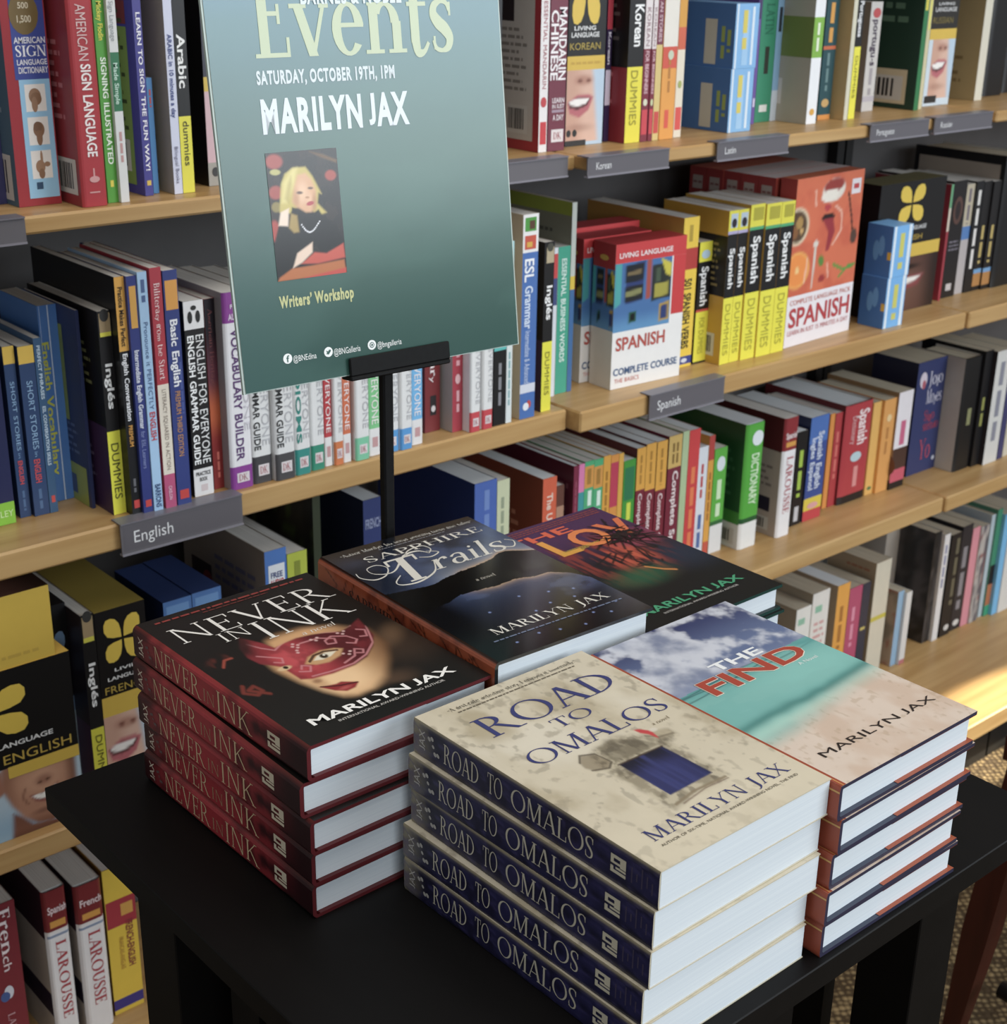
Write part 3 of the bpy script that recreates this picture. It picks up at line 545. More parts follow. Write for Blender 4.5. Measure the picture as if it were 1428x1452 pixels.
# ------------------------------------------------------------------ books
def book_mesh(t, h, d, hard, c, bands, texts, decals, s, sdec, front, edge, bulge, inner=None, flap=None, side_fn=None, front_fn=None, spine_fn=None):
    """Cover standing upright: x thickness, y depth (spine at y=0), z height."""
    mb = MB(); k = (.0028 if hard else .0008); k = min(k, t * .2); ec = srgb(edge or s or c)
    n = 10 if bulge else 1
    disp = spine_curve(t, bulge) if bulge else None
    xs = [t * q for q in BRK] if bulge else [0, t]
    out = [(0, d)] + [(x, -(disp(x) if disp else 0)) for x in xs] + [(t, d)]
    inn = [(t - k, d), (t - k, k)] + [(x, k - (disp(x) if disp else 0) * .9) for x in xs[-2:0:-1]] + [(k, k), (k, d)]
    # back cover, spine, front cover outsides
    zs = sorted({0, 1, *[q for b in bands for q in b[:2]]})
    sc = srgb(s or c)
    mb.poly([(0, d, 0), (0, 0, 0), (0, 0, h), (0, d, h)], sc)
    for z0, z1 in zip(zs, zs[1:]):
        cc = c
        for b in bands:
            if b[0] <= z0 and z1 <= b[1]: cc = b[2]
        cc = srgb(cc)
        for a, b in zip(xs, xs[1:]): mb.poly([(a, out[1 + xs.index(a)][1], z0 * h), (b, out[1 + xs.index(b)][1], z0 * h), (b, out[1 + xs.index(b)][1], z1 * h), (a, out[1 + xs.index(a)][1], z1 * h)], cc)
    if not front_fn: mb.poly([(t, 0, 0), (t, d, 0), (t, d, h), (t, 0, h)], srgb(front or s or c))
    # insides
    ic = srgb(inner or 'cfccc6')
    mb.poly([(k, d, 0), (k, d, h), (k, k, h), (k, k, 0)], ic); mb.poly([(t - k, d, h), (t - k, d, 0), (t - k, k, 0), (t - k, k, h)], ic)
    for a, b in zip(inn[1:-1], inn[2:-1]): mb.poly([(a[0], a[1], 0), (a[0], a[1], h), (b[0], b[1], h), (b[0], b[1], 0)], ic)
    if flap:
        f0, fc = flap; fc = srgb(fc); mb.poly([(k + .0004, d, 0), (k + .0004, d, h), (k + .0004, f0 * d, h), (k + .0004, f0 * d, 0)], fc); mb.poly([(t - k - .0004, d, h), (t - k - .0004, d, 0), (t - k - .0004, f0 * d, 0), (t - k - .0004, f0 * d, h)], fc)
    # rims: head, tail, fore-edges of both covers
    for z, rev in ((0, 1), (h, 0)):
        for ring in ([(0, d), (0, 0), (k, k), (k, d)], [(t, 0), (t, d), (t - k, d), (t - k, k)]):
            q = [(x, y, z) for x, y in ring]; mb.poly(q[::-1] if rev else q, ec)
        so = [(x, -(disp(x) if disp else 0)) for x in xs]; si = [(0, k)] if 0 else [(min(max(x, k), t - k), k - (disp(x) if disp else 0) * .9) for x in xs]
        for i in range(n):
            q = [(*so[i], z), (*so[i + 1], z), (*si[i + 1], z), (*si[i], z)]; mb.poly(q[::-1] if rev else q, ec)
    mb.poly([(0, d, h), (k, d, h), (k, d, 0), (0, d, 0)], ec); mb.poly([(t - k, d, h), (t, d, h), (t, d, 0), (t - k, d, 0)], ec)
    sp_ = Face((0, 0, 0), (1, 0, 0), (0, 0, 1), (0, -1, 0), t, h, disp); bk = Face((0, d, 0), (0, -1, 0), (0, 0, 1), (-1, 0, 0), d, h); fr = Face((t, 0, 0), (0, 1, 0), (0, 0, 1), (1, 0, 0), d, h)
    for fc, ds in ((sp_, decals), (bk, sdec)):
        for q in ds: decal(mb, fc, q)
    for q in texts: decal(mb, sp_, ('t',) + q)
    if spine_fn: spine_fn(mb, sp_)
    if side_fn: side_fn(mb, bk)
    if front_fn: front_fn(mb, fr)
    return mb
def decal(mb, f, q):
    w, h = f.w, f.h
    if q[0] == 't':
        s, col, mode, x0, x1, y0, y1 = q[1:8]; st = q[8] if len(q) > 8 else 'B'
        write(mb, f, s, col, mode, x0 * w, x1 * w, y0 * h, y1 * h, st, 0, .0006)
    elif q[0] == 'r': rect(mb, f, q[1], q[2] * w, q[3] * w, q[4] * h, q[5] * h, q[6] if len(q) > 6 else .0002)
    elif q[0] == 'e': ell(mb, f, q[1], q[2] * w, q[3] * h, q[4] * w, q[5] * h, .00045)
    elif q[0] == 'p': petals(mb, f, q[1], q[2] * w, q[3] * w, q[4] * h, q[5] * h)
    elif q[0] == 'bar': barcode(mb, f, q[1] * w, q[2] * w, q[3] * h, q[4] * h)
    elif q[0] == 'a': art(mb, f, ARTS[q[1]], q[2] * w, q[3] * w, q[4] * h, q[5] * h, q[6], q[7], .00015)
    elif q[0] == 'g':
        for i in range(q[6]):
            y = q[4] + (q[5] - q[4]) * (i + .5) / q[6]; greek(mb, f, q[1], q[2] * w, (q[3] - .12 * ((i * 7) % 3) / 2 * (q[3] - q[2])) * w, (y - .22 * (q[5] - q[4]) / q[6]) * h, (y + .22 * (q[5] - q[4]) / q[6]) * h, i + 3)
    elif q[0] == 'gv': greek(mb, f, q[1], q[2] * w, q[3] * w, q[4] * h, q[5] * h, 5, .00025, True)

def pages_mesh(t, h, d, hard, bulge=0):
    mb = MB(); k = min(.0028 if hard else .0008, t * .2) + .0001; i = .0035 if hard else .0006
    mb.box(k, t - k, .0012 + (0 if not hard else .001), d - i, i, h - i, (.8, .8, .8)); return mb

def book(name, label, group, loc, yaw, t, h, d, c, bands=(), texts=(), decals=(), s=None, sd=(), front=None, hard=0, edge=None, bulge=None, mt='printed_card', pm='page_paper', lean=0, cat='book'):
    r = empty(name, loc, R(yaw)); tag(r, label, cat, group)
    if lean: r.rotation_euler = (0, R(lean), R(yaw))
    bulge = (.0 if not hard else min(.003, t * .12)) if bulge is None else bulge
    book_mesh(t, h, d, hard, c, bands, texts, decals, s, sd, front, edge, bulge).build('cover', mt, r)
    pages_mesh(t, h, d, hard).build('page_block', pm, r)
    return r
def carton(name, label, group, loc, yaw, t, h, d, c, bands=(), texts=(), decals=(), s=None, sd=(), top=None, lid=None, mt='printed_jacket', cat='box', tdec=(), **kw):
    """A boxed course: printed sleeve with a separate tray showing as a thin line at the top."""
    r = empty(name, loc, R(yaw)); tag(r, label, cat, group); mb = MB(); sc = srgb(s or c)
    zs = sorted({0, 1, *[q for b in bands for q in b[:2]]})
    for z0, z1 in zip(zs, zs[1:]):
        cc = c
        for b in bands:
            if b[0] <= z0 and z1 <= b[1]: cc = b[2]
        mb.poly([(0, 0, z0 * h), (t, 0, z0 * h), (t, 0, z1 * h), (0, 0, z1 * h)], srgb(cc))
    mb.poly([(0, d, 0), (0, 0, 0), (0, 0, h), (0, d, h)], sc); mb.poly([(t, 0, 0), (t, d, 0), (t, d, h), (t, 0, h)], sc); mb.poly([(t, d, 0), (0, d, 0), (0, d, h), (t, d, h)], sc); mb.poly([(0, d, 0), (t, d, 0), (t, 0, 0), (0, 0, 0)], sc)
    tp = MB(); tc = srgb(top or c); tp.poly([(0, 0, h), (t, 0, h), (t, d, h), (0, d, h)], tc); tp.poly([(.002, .002, h - .004), (.002, d - .002, h - .004), (t - .002, d - .002, h - .004), (t - .002, .002, h - .004)], tc)
    f = Face((0, 0, 0), (1, 0, 0), (0, 0, 1), (0, -1, 0), t, h); bk = Face((0, d, 0), (0, -1, 0), (0, 0, 1), (-1, 0, 0), d, h); tf = Face((0, 0, h), (1, 0, 0), (0, 1, 0), (0, 0, 1), t, d)
    for q in decals: decal(mb, f, q)
    for q in texts: decal(mb, f, ('t',) + q)
    for q in sd: decal(mb, bk, q)
    for q in tdec: decal(tp, tf, q)
    mb.build('sleeve', mt, r); tp.build('top_flap', mt, r)
    return r
def clone(src, loc, yaw=None, label=None, lean=None):
    r = src.copy(); COL.objects.link(r); r.location = loc
    if yaw is not None: r.rotation_euler.z = yaw
    if label: r['label'] = label
    for ch in src.children:
        c = ch.copy(); COL.objects.link(c); c.parent = r
    return r

# ------------------------------------------------------------------ the room
def floor():
    mb = MB(); mb.poly([(-2, -3.2, 0), (5, -3.2, 0), (5, 1.72, 0), (-2, 1.72, 0)], (.5, .5, .5)); o = mb.build('floor', 'carpet'); tag(o, 'speckled tan loop carpet', None, None, 'structure')
    mb = MB(); mb.box(-2, 5, 1.72, 1.8, 0, 2.9); o = mb.build('wall_back', 'plaster'); tag(o, 'plain wall behind the bookcases', None, None, 'structure')
floor()

# ------------------------------------------------------------------ bookcases
TZ, MZ, UZ, LZ = EYE - .268, EYE - .607, EYE - .95, EYE - 1.315
def bookcase(x0, x1, fy, label, lo=(0, 0)):
    r = empty('bookcase', (x0, 1.69, 0)); tag(r, label, 'bookcase', None); w = x1 - x0
    mb = MB(); mb.box(.0, w, -.012, 0, .0, 2.3); mb.build('back_panel', 'dark_panel', r)
    for z, th, y in ((TZ + .36, .02, fy), (TZ, .018, fy), (MZ, .03, fy), (UZ, .03, fy - .004), (LZ, .036, 1.19)):
        e0, e1 = (lo if z == LZ else (0, 0))
        mb = MB(); mb.bevbox(e0 + .0012, w + e1 - .0012, y - 1.69, -.0125, z - th, z, (.5, .5, .5), .0025); o = mb.build('shelf_board', 'oak', r)
    for x in (.002, w - .022):
        mb = MB(); mb.box(x, x + .02, -.034, -.0128, LZ + .001, MZ - .031); mb.box(x, x + .02, -.034, -.0128, MZ + .001, TZ - .019); mb.box(x, x + .02, -.034, -.0128, TZ + .001, TZ + .339)
        mb.build('slotted_upright', 'kick_black', r)
    mb = MB(); mb.box(.002, w - .002, 1.205 - 1.69, 1.225 - 1.69, .0, LZ - .0365); mb.build('kick_board', 'kick_black', r)
    return r
bookcase(.3, 1.331, 1.388, 'oak shelved bookcase with dark back panel behind the poster stand')
bookcase(1.333, 2.262, 1.366, 'oak shelved bookcase with dark back panel holding the yellow Spanish paperbacks', (0, .45))
bookcase(2.264, 3.25, 1.362, 'oak shelved bookcase with dark back panel at the far sunlit end', (.45, 0))

def shelf_label(x0, x1, z, fy, text, label):
    w = x1 - x0; r = empty('shelf_label', (x0, fy - .0065, z)); tag(r, label, 'shelf label', 'grey shelf edge labels')
    mb = MB(); g = srgb('6a676c'); h = .0225 if z > 1 else .034
    mb.box(0, w, 0, .002, -h, -.0005, g); mb.box(0, w, -.0015, .006, -h - .002, -h, srgb('8a8790')); mb.box(0, w, -.0015, .02, .0003, .0018, srgb('77747c')); mb.box(0, w, .0005, .002, -.0005, .0003, g); mb.build('holder', 'grey_plastic', r)
    if text:
        m2 = MB(); f = Face((0, 0, -h), (1, 0, 0), (0, 0, 1), (0, -1, 0), w, h); rect(m2, f, '656268', .003, w - .003, h * .1, h * .9, .0002)
        write(m2, f, text, 'e8e8ea', 'h', w * .1, w * .1 + len(text) * h * .2, h * .32, h * .72, 'b', 0, .0005); m2.build('label_strip', 'grey_plastic', r)
LABELS = [
    (0.5373, 0.5904, 1.152, 1.388, '', 'grey shelf edge label under the sign language dictionary'),
    (0.6619, 0.8138, 0.813, 1.388, 'English', 'grey shelf edge label reading English on the middle shelf'),
    (1.1758, 1.3105, 1.152, 1.388, '', 'grey shelf edge label under the Mandarin books'),
    (1.324, 1.4737, 1.152, 1.366, 'Korean', 'grey shelf edge label under the Korean books'),
    (1.5696, 1.722, 1.152, 1.366, 'Latin', 'grey shelf edge label under the blue Latin boxes'),
    (1.9155, 2.0678, 1.152, 1.366, 'Portuguese', 'grey shelf edge label under the dark green paperback'),
    (2.0832, 2.2482, 1.152, 1.366, 'Russian', 'grey shelf edge label at the end of the top shelf'),
    (1.4624, 1.6204, 0.813, 1.366, 'Spanish', 'grey shelf edge label under the yellow verb book'),
]
for a in LABELS: shelf_label(*a)

# ------------------------------------------------------------------ display table
ZT = EYE - .652
def table():
    r = empty('side_table', (.703, .743, 0)); tag(r, 'small black slatted side table carrying the stacked novels', 'table')
    X, Y = .302, .271
    mb = MB(); mb.bevbox(-X, X, -Y, Y, ZT - .021, ZT, (.5, .5, .5), .0008); mb.build('table_top', 'black_stain', r)
    yf, yb, k = .563 - .743, .85 - .743, .028
    for sx in (-1, 1):
        for yc in (yf, yb):
            mb = MB(); xc = sx * (X - .008 - k); mb.bevbox(xc - k, xc + k, yc - k, yc + k, 0, ZT - .0215, (.5, .5, .5), .001); mb.build('leg', 'black_stain', r)
    for sx in (-1, 1):
        mb = MB(); xc = sx * (X - .036); mb.box(xc - .01, xc + .01, yf + k + .0005, yb - k - .0005, ZT - .06, ZT - .0218); mb.build('apron', 'black_stain', r)
        for a in (-.09, -.036, .018):
            mb = MB(); mb.box(xc - .008, xc + .008, a - .019, a + .019, .12, ZT - .0605); mb.build('slat', 'black_stain', r)
        mb = MB(); mb.box(xc - .01, xc + .01, yf + k + .0005, yb - k - .0005, .08, .1195); mb.build('rail', 'black_stain', r)
    for yc in (yf, yb):
        mb = MB(); mb.box(-X + .0645, X - .0645, yc - .01, yc + .01, ZT - .05, ZT - .0218); mb.build('apron', 'black_stain', r)
    mb = MB(); mb.box(-X + .0645, .087, yf - .016, yf + .004, .1, ZT - .0505); mb.build('front_panel', 'black_stain', r)
    mb = MB(); mb.box(-X + .07, X - .07, yf + .035, yb - .035, .1, .118); mb.build('lower_shelf', 'black_stain', r)
table()

def chair():
    r = empty('wooden_chair', (1.557, .811, 0)); tag(r, 'red-brown wooden chair beyond the black table with one splayed tapered leg in view', 'chair')
    d = Vector((0, -1, 0)); s_ = Vector((1, 0, 0))       # along the seat front, and towards its back
    def leg(p0, p1):
        mb = MB(); n = 5
        for k in range(n + 1):
            q = k / n; c = p0.lerp(p1, q); w = .0115 + .0075 * min(1, q * 2.6)
            mb.v += [tuple(c + d * a * w + s_ * b * w) for a, b in ((-1, -1), (1, -1), (1, 1), (-1, 1))]; mb.c += [(.5, .5, .5)] * 4
        mb.f += [(0, 3, 2, 1), tuple(4 * n + k for k in range(4))] + [(4 * i + k, 4 * i + (k + 1) % 4, 4 * i + 4 + (k + 1) % 4, 4 * i + 4 + k) for i in range(n) for k in range(4)]
        return mb
    top = [Vector((.04, -.022, .44)), Vector((.04, -.022, .44)) + d * .36, Vector((.04, -.022, .44)) + s_ * .36, Vector((.04, -.022, .44)) + s_ * .36 + d * .36]
    c = sum(top, Vector()) / 4
    for p in top: leg(Vector((p.x + (p.x - c.x) * .17, p.y + (p.y - c.y) * .17, 0)), p).build('leg', 'mahogany', r)
    for a, b in ((0, 1), (2, 3)):
        mb = MB(); q0, q1 = top[a] * .5 + Vector(((top[a].x - c.x) * .08 + top[a].x * .5, (top[a].y - c.y) * .08 + top[a].y * .5, -.12)), top[b] * .5 + Vector(((top[b].x - c.x) * .08 + top[b].x * .5, (top[b].y - c.y) * .08 + top[b].y * .5, -.12))
        e = (q1 - q0).normalized() * .034; mb.tube([q0 + e, q1 - e], .012, 10); mb.build('stretcher', 'kick_black', r, smooth=True)
    mb = MB(); P = [c + d * a * .205 + s_ * b * .205 for a, b in ((-1, -1), (1, -1), (1, 1), (-1, 1))]
    for z in (.4405, .475): mb.v += [(p.x, p.y, z) for p in P]; mb.c += [(.5, .5, .5)] * 4
    mb.f += [(0, 3, 2, 1), (4, 5, 6, 7)] + [(k, (k + 1) % 4, 4 + (k + 1) % 4, 4 + k) for k in range(4)]; mb.build('seat', 'mahogany', r)
    for k in (-1, 1):
        mb = MB(); b0 = c + s_ * .185 + d * .18 * k; mb.tube([(b0.x, b0.y, .4755), (b0.x + s_.x * .06, b0.y + s_.y * .06, .9)], .016, 10); mb.build('back_post', 'mahogany', r, smooth=True)
    mb = MB(); a0, a1 = c + s_ * .24 - d * .165, c + s_ * .24 + d * .165; mb.tube([(a0.x, a0.y, .85), (c.x + s_.x * .26, c.y + s_.y * .26, .855), (a1.x, a1.y, .85)], .022, 10); mb.build('back_rail', 'mahogany', r, smooth=True)
chair()

# ------------------------------------------------------------------ poster on its stand
SX, SY, SZ, SA, ST = .59652, .99858, EYE - .35407, R(-3.4889), R(7.309)
def stand():
    px, py = .7365, .9975
    r = empty('sign_stand', (px, py, ZT)); tag(r, 'black metal counter stand clipping the green event poster', 'stand')
    top = SZ - ZT - .0055
    mb = MB(); mb.bevbox(-.0055, .0055, -.0045, .0045, .0042, top, (.5, .5, .5), .0015); mb.build('pole', 'black_metal', r)
    mb = MB(); mb.bevbox(-.05, .05, -.013, .014, 0, .004, (.5, .5, .5), .001); mb.build('base_plate', 'black_metal', r)
    mb = MB(); w = .0515
    mb.bevbox(-w, w, -.0042, -.0012, -.0002, .0155, (.5, .5, .5), .001); mb.bevbox(-w, w, .0042, .0072, -.0002, .03, (.5, .5, .5), .001); mb.bevbox(-w, w, -.0042, .0125, -.0042, -.0002, (.5, .5, .5), .001)
    o = mb.build('clip_tray', 'black_metal', r); o.location = (.009, SY - .0091 - py, SZ - ZT - .0006); o.rotation_euler = (-ST, 0, SA)
stand()
def poster():
    r = empty('event_poster', (SX, SY, SZ)); r.rotation_euler = (-ST, 0, SA)
    tag(r, 'green blue event poster with author portrait held upright by the black stand', 'poster')
    Wd, Hd = .28, .4318
    mb = MB(); mb.box(-.0012, Wd + .0008, .0006, .0036, -.0002, Hd, srgb('b4c2bb')); mb.build('acrylic_board', 'grey_plastic', r)
    mb = MB(); f = Face((0, 0, 0), (1, 0, 0), (0, 0, 1), (0, -1, 0), Wd, Hd)
    art(mb, f, art_poster, .0006, Wd - .0006, .0006, Hd - .0006, 24, 40, 0)
    P = {'events': (0.04064, 0.22943, 0.25902, 0.32123), 'store': (0.08426, 0.17947, 0.29872, 0.30991), 'date': (0.03905, 0.16752, 0.23961, 0.24975), 'name': (0.0402, 0.17893, 0.20285, 0.2284), 'work': (0.03907, 0.10959, 0.06492, 0.07444), 'photo': (0.03964, 0.10508, 0.08621, 0.18728), 'h1': (0.04658, 0.0685, 0.01959, 0.02474, 0.04146, 0.02319, 0.0042), 'h2': (0.08537, 0.11145, 0.01925, 0.02469, 0.08015, 0.02291, 0.0042), 'h3': (0.12849, 0.15317, 0.01899, 0.02412, 0.12305, 0.02255, 0.0042)}
    write(mb, f, 'Events', 'b4c09a', 'h', *P['events'], 'S', 0, .0003)
    write(mb, f, 'BARNES & NOBLE', 'ccd6d8', 'h', *P['store'], 'K', 0, .0006)
    write(mb, f, 'SATURDAY, OCTOBER 19TH, 1PM', 'ccd6da', 'h', *P['date'], 'K')
    write(mb, f, 'MARILYN JAX', 'd4dce2', 'h', *P['name'], 'K')
    write(mb, f, 'Writers\u2019 Workshop', 'c6c88e', 'h', *P['work'], 'K')
    for k, (s, q) in enumerate((('@BNEdina', P['h1']), ('@BNGalleria', P['h2']), ('@bngalleria', P['h3']))):
        write(mb, f, s, 'eef2f0', 'h', *q[:4], 'b'); x, y, rr = q[4:]
        ell(mb, f, 'f2f5f4', x, y, rr, rr, .0003)
        if k == 0: write(mb, f, 'f', '3f625c', 'h', x - rr * .3, x + rr * .35, y - rr * .65, y + rr * .65, 'B', 0, .0005)
        if k == 1: shape(mb, f, '3f625c', [(x - rr * .55, y - rr * .35), (x, y - rr * .5), (x + rr * .45, y), (x + rr * .6, y + rr * .4), (x + rr * .2, y + rr * .45), (x - rr * .1, y + rr * .1), (x - rr * .55, y + rr * .4), (x - rr * .3, y - rr * .1)], .0005)
        if k == 2: ell(mb, f, '3f625c', x, y, rr * .6, rr * .6, .0005, 8); ell(mb, f, 'f2f5f4', x, y, rr * .42, rr * .42, .0006, 8); ell(mb, f, '3f625c', x, y, rr * .25, rr * .25, .0007, 8)
    mb.build('printed_sheet', 'poster_print', r)
    q = P['photo']; m2 = MB(); f2 = Face((q[0], -.0004, q[2]), (1, 0, 0), (0, 0, 1), (0, -1, 0), q[1] - q[0], q[3] - q[2])
    art(m2, f2, art_portrait, 0, f2.w, 0, f2.h, 90, 150, .0); o = m2.build('portrait_photo', 'poster_print', r); o['label'] = 'small portrait of a blonde person in black resting their head on one hand'
poster()

# ------------------------------------------------------------------ the stacked novels
FLAT = Matrix(((0, 1, 0), (0, 0, 1), (1, 0, 0)))     # book standing -> lying, front cover up, spine to -X
def novel(name, label, group, t, h, d, hard, c, mt, kw, front_fn, spine_fn, dark=None, pm='white_paper', bulge=None):
    r = empty(name); tag(r, label, 'book', group)
    if bulge is None: bulge = .0035 if hard else .0008
    book_mesh(t, h, d, hard, c, kw.get('bands', ()), (), (), kw.get('s'), kw.get('sd', ()), None, kw.get('edge'), bulge, kw.get('inner'), kw.get('flap'), None, front_fn, spine_fn).build('dust_jacket' if hard else 'cover', mt, r)
    pages_mesh(t, h, d, hard).build('page_block', pm, r)
    return r
def stack(src, x, y, t, offs, labels):
    n = len(offs)
    for k, (dx, dy, a) in enumerate(offs):
        z = ZT + (n - 1 - k) * (t + .0002) + .0001
        M = Matrix.Rotation(R(a), 3, 'Z') @ FLAT
        o = src if k == 0 else clone(src, (0, 0, 0), None, labels[k])
        o['label'] = labels[k]
        o.rotation_euler = M.to_euler(); o.location = (x + dx, y + dy, z)

def sp(mb, f, s, col, mode, x0, x1, z0, z1, st, shear=0): write(mb, f, s, col, mode, x0 * f.w, x1 * f.w, z0 * f.h, z1 * f.h, st, shear)
def fw_(mb, f, s, col, x0, x1, y0, y1, st, shear=0, off=.0003): write(mb, f, s, col, 'h', x0 * f.w, x1 * f.w, y0 * f.h, y1 * f.h, st, shear, off)
def press_mark(mb, f, col, z0, z1):
    for a, b, c, d in ((0, 1, .82, 1), (0, .2, .55, .82), (0, .62, .5, .63), (.62, 1, .42, .82), (0, 1, 0, .18), (0, .2, .18, .36), (.34, 1, .26, .38)):
        rect(mb, f, col, (.28 + .46 * c) * f.w, (.28 + .46 * d) * f.w, (z1 - (z1 - z0) * b) * f.h, (z1 - (z1 - z0) * a) * f.h, .0003)
def sprig(mb, f, col, z, r=.0028):
    for a, b, s in ((-1.1, 1.2, 1), (-.3, 1.5, 1), (0, .1, .8), (.5, -1.2, 1), (1.3, -1.1, 1)): ell(mb, f, col, f.w * .5 + b * r, z * f.h - a * r, r * .5 * s, r * .38 * s, .0004, 7, .8)

def front_ink(mb, f):
    art(mb, f, art_mask, 0, f.w, 0, f.h, 200, 290, 0)
    fw_(mb, f, 'NEVER', 'ece8e2', .072, .955, .778, .893, 's1'); fw_(mb, f, 'IN', 'ece8e2', .237, .385, .703, .77, 's1'); fw_(mb, f, 'INK', 'ece8e2', .418, .93, .636, .772, 's1')
    fw_(mb, f, 'a novel', 'e2dcd2', .565, .755, .588, .616, 's', .12); fw_(mb, f, 'MARILYN JAX', 'f4f2ee', .106, .9, .087, .128, 'B'); fw_(mb, f, 'INTERNATIONAL AWARD-WINNING AUTHOR', 'd2cec8', .214, .8, .059, .071, 'b')
    greek(mb, f, '8e2f28', .07 * f.w, .935 * f.w, .958 * f.h, .968 * f.h, 3); greek(mb, f, '6e2a24', .32 * f.w, .7 * f.w, .94 * f.h, .946 * f.h, 5)
def spine_red(u, v):
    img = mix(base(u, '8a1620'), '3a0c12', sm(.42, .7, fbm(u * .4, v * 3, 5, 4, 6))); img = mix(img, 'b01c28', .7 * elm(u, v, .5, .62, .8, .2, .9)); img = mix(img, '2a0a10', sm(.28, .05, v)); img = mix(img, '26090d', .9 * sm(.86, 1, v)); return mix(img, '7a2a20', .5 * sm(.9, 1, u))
def spine_ink(mb, f):
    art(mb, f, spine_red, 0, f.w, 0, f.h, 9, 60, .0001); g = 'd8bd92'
    sp(mb, f, 'NEVER', g, 'v', .2, .84, .573, .86, 's1'); sp(mb, f, 'IN', 'b08a68', 'v', .25, .62, .495, .56, 's1'); sp(mb, f, 'INK', g, 'v', .2, .84, .285, .48, 's1'); sp(mb, f, 'JAX', 'e2d2bc', 'h', .22, .8, .935, .965, 'b'); sprig(mb, f, '6a5a58', .9); press_mark(mb, f, 'd8cbb0', .135, .2)
GI = 'masked woman novels stacked on the black table'
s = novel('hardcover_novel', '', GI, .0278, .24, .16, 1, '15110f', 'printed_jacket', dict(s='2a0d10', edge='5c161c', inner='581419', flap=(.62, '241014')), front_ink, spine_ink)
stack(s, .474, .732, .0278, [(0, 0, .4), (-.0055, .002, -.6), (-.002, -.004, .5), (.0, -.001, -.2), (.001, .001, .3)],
      ['black hardcover novel with a red masked woman, topmost of its stack', 'red spined masked woman novel, second from the top of its stack', 'red spined masked woman novel, middle of its stack', 'red spined masked woman novel, second from the bottom of its stack', 'red spined masked woman novel at the bottom, on the black table'])

def front_road(mb, f):
    art(mb, f, art_stone, 0, f.w, 0, f.h, 180, 260, 0); n = '2f3470'
    fw_(mb, f, 'ROAD', n, .15, .91, .758, .872, 's'); fw_(mb, f, 'TO', n, .42, .635, .678, .73, 's'); fw_(mb, f, 'OMALOS', n, .14, .925, .56, .636, 's')
    fw_(mb, f, 'a novel', '7c6a4c', .752, .855, .515, .532, 's', .15); fw_(mb, f, 'MARILYN JAX', n, .12, .925, .1, .15, 's'); fw_(mb, f, 'AUTHOR OF SIX-TIME, NATIONAL AWARD-WINNING NOVEL, THE FIND', '5a5040', .12, .92, .071, .081, 'b')
    fw_(mb, f, '\u201cA first-rate detective story. I enjoyed it immensely.\u201d', '4c4436', .14, .9, .952, .972, 's'); greek(mb, f, '6a6050', .17 * f.w, .87 * f.w, .934 * f.h, .94 * f.h, 7)
def spine_navy(u, v):
    img = mix(base(u, '23214c'), '15132e', sm(.4, .65, fbm(u * .5, v * 4, 4, 4, 8))); img = mix(img, '3a3566', .6 * sm(.6, .75, fbm(u, v * 5, 8, 3, 12))); k = sm(.9, .99, v + .05 * (fbm(u, v * 6, 6, 3, 4) - .5)); img = mix(img, '8d8468', .85 * k); img = mix(img, '4a4470', .6 * k * sm(.45, .6, fbm(u, v * 8, 8, 3, 9))); return mix(img, '9c9070', .8 * sm(.9, .99, u))
def spine_road(mb, f):
    art(mb, f, spine_navy, 0, f.w, 0, f.h, 12, 90, .0001); g = 'c9c2ae'
    sp(mb, f, 'ROAD', g, 'v', .24, .8, .7, .857, 's'); sp(mb, f, 'TO', g, 'v', .24, .8, .597, .66, 's'); sp(mb, f, 'OMALOS', g, 'v', .24, .8, .235, .56, 's'); sp(mb, f, 'JAX', 'c0bcb4', 'h', .25, .8, .945, .972, 'b'); sprig(mb, f, 'b0aca4', .905, .004); press_mark(mb, f, 'd0c8b0', .115, .17)
    for k in range(5): a = .02 + k * .018; rect(mb, f, '4a4258', (.3 + .1 * (k % 2)) * f.w, (.6 + .1 * (k % 3)) * f.w, a * f.h, (a + .004) * f.h)
GR = 'stone wall novels stacked on the black table'
def back_road(mb, f): pass
s = novel('paperback_novel', '', GR, .0277, .236, .161, 0, 'c4b696', 'printed_card', dict(s='b8ab8c', edge='c9bfa6', inner='d8d2c4'), front_road, spine_road)
stack(s, .5525, .484, .0277, [(0, 0, 0), (-.002, .001, .5), (-.004, 0, -.3), (-.0062, .002, .6), (-.008, .001, .2)],
      ['tan paperback novel with a blue shuttered window, topmost of its stack', 'navy spined stone wall paperback, second from the top of its stack', 'navy spined stone wall paperback, middle of its stack', 'navy spined stone wall paperback, second from the bottom of its stack', 'navy spined stone wall paperback at the bottom, on the black table'])

def front_find(mb, f):
    art(mb, f, art_beach, 0, f.w, 0, f.h, 170, 250, 0); rect(mb, f, '9c4020', 0, .03 * f.w, 0, f.h, .00015); rect(mb, f, 'd0a050', .012 * f.w, .016 * f.w, 0, f.h, .0002)
    fw_(mb, f, 'THE', 'eceef0', .36, .7, .662, .708, 'B')
    for dx, dy in ((-.0055, 0), (.0055, 0), (0, -.0036), (0, .0036), (-.0045, -.003), (.0045, .003), (.0045, -.003), (-.0045, .003)): fw_(mb, f, 'FIND', 'ece4d2', .18 + dx * .8, .87 + dx * .8, .56 + dy * .8, .648 + dy * .8, 'B', 0, .0003 + lift())
    fw_(mb, f, 'FIND', 'a8371c', .18, .87, .56, .648, 'B', 0, .0006); fw_(mb, f, 'A Novel', 'e8f0ee', .73, .866, .527, .543, 'b'); fw_(mb, f, 'MARILYN JAX', '2c221e', .13, .947, .121, .152, 'b')
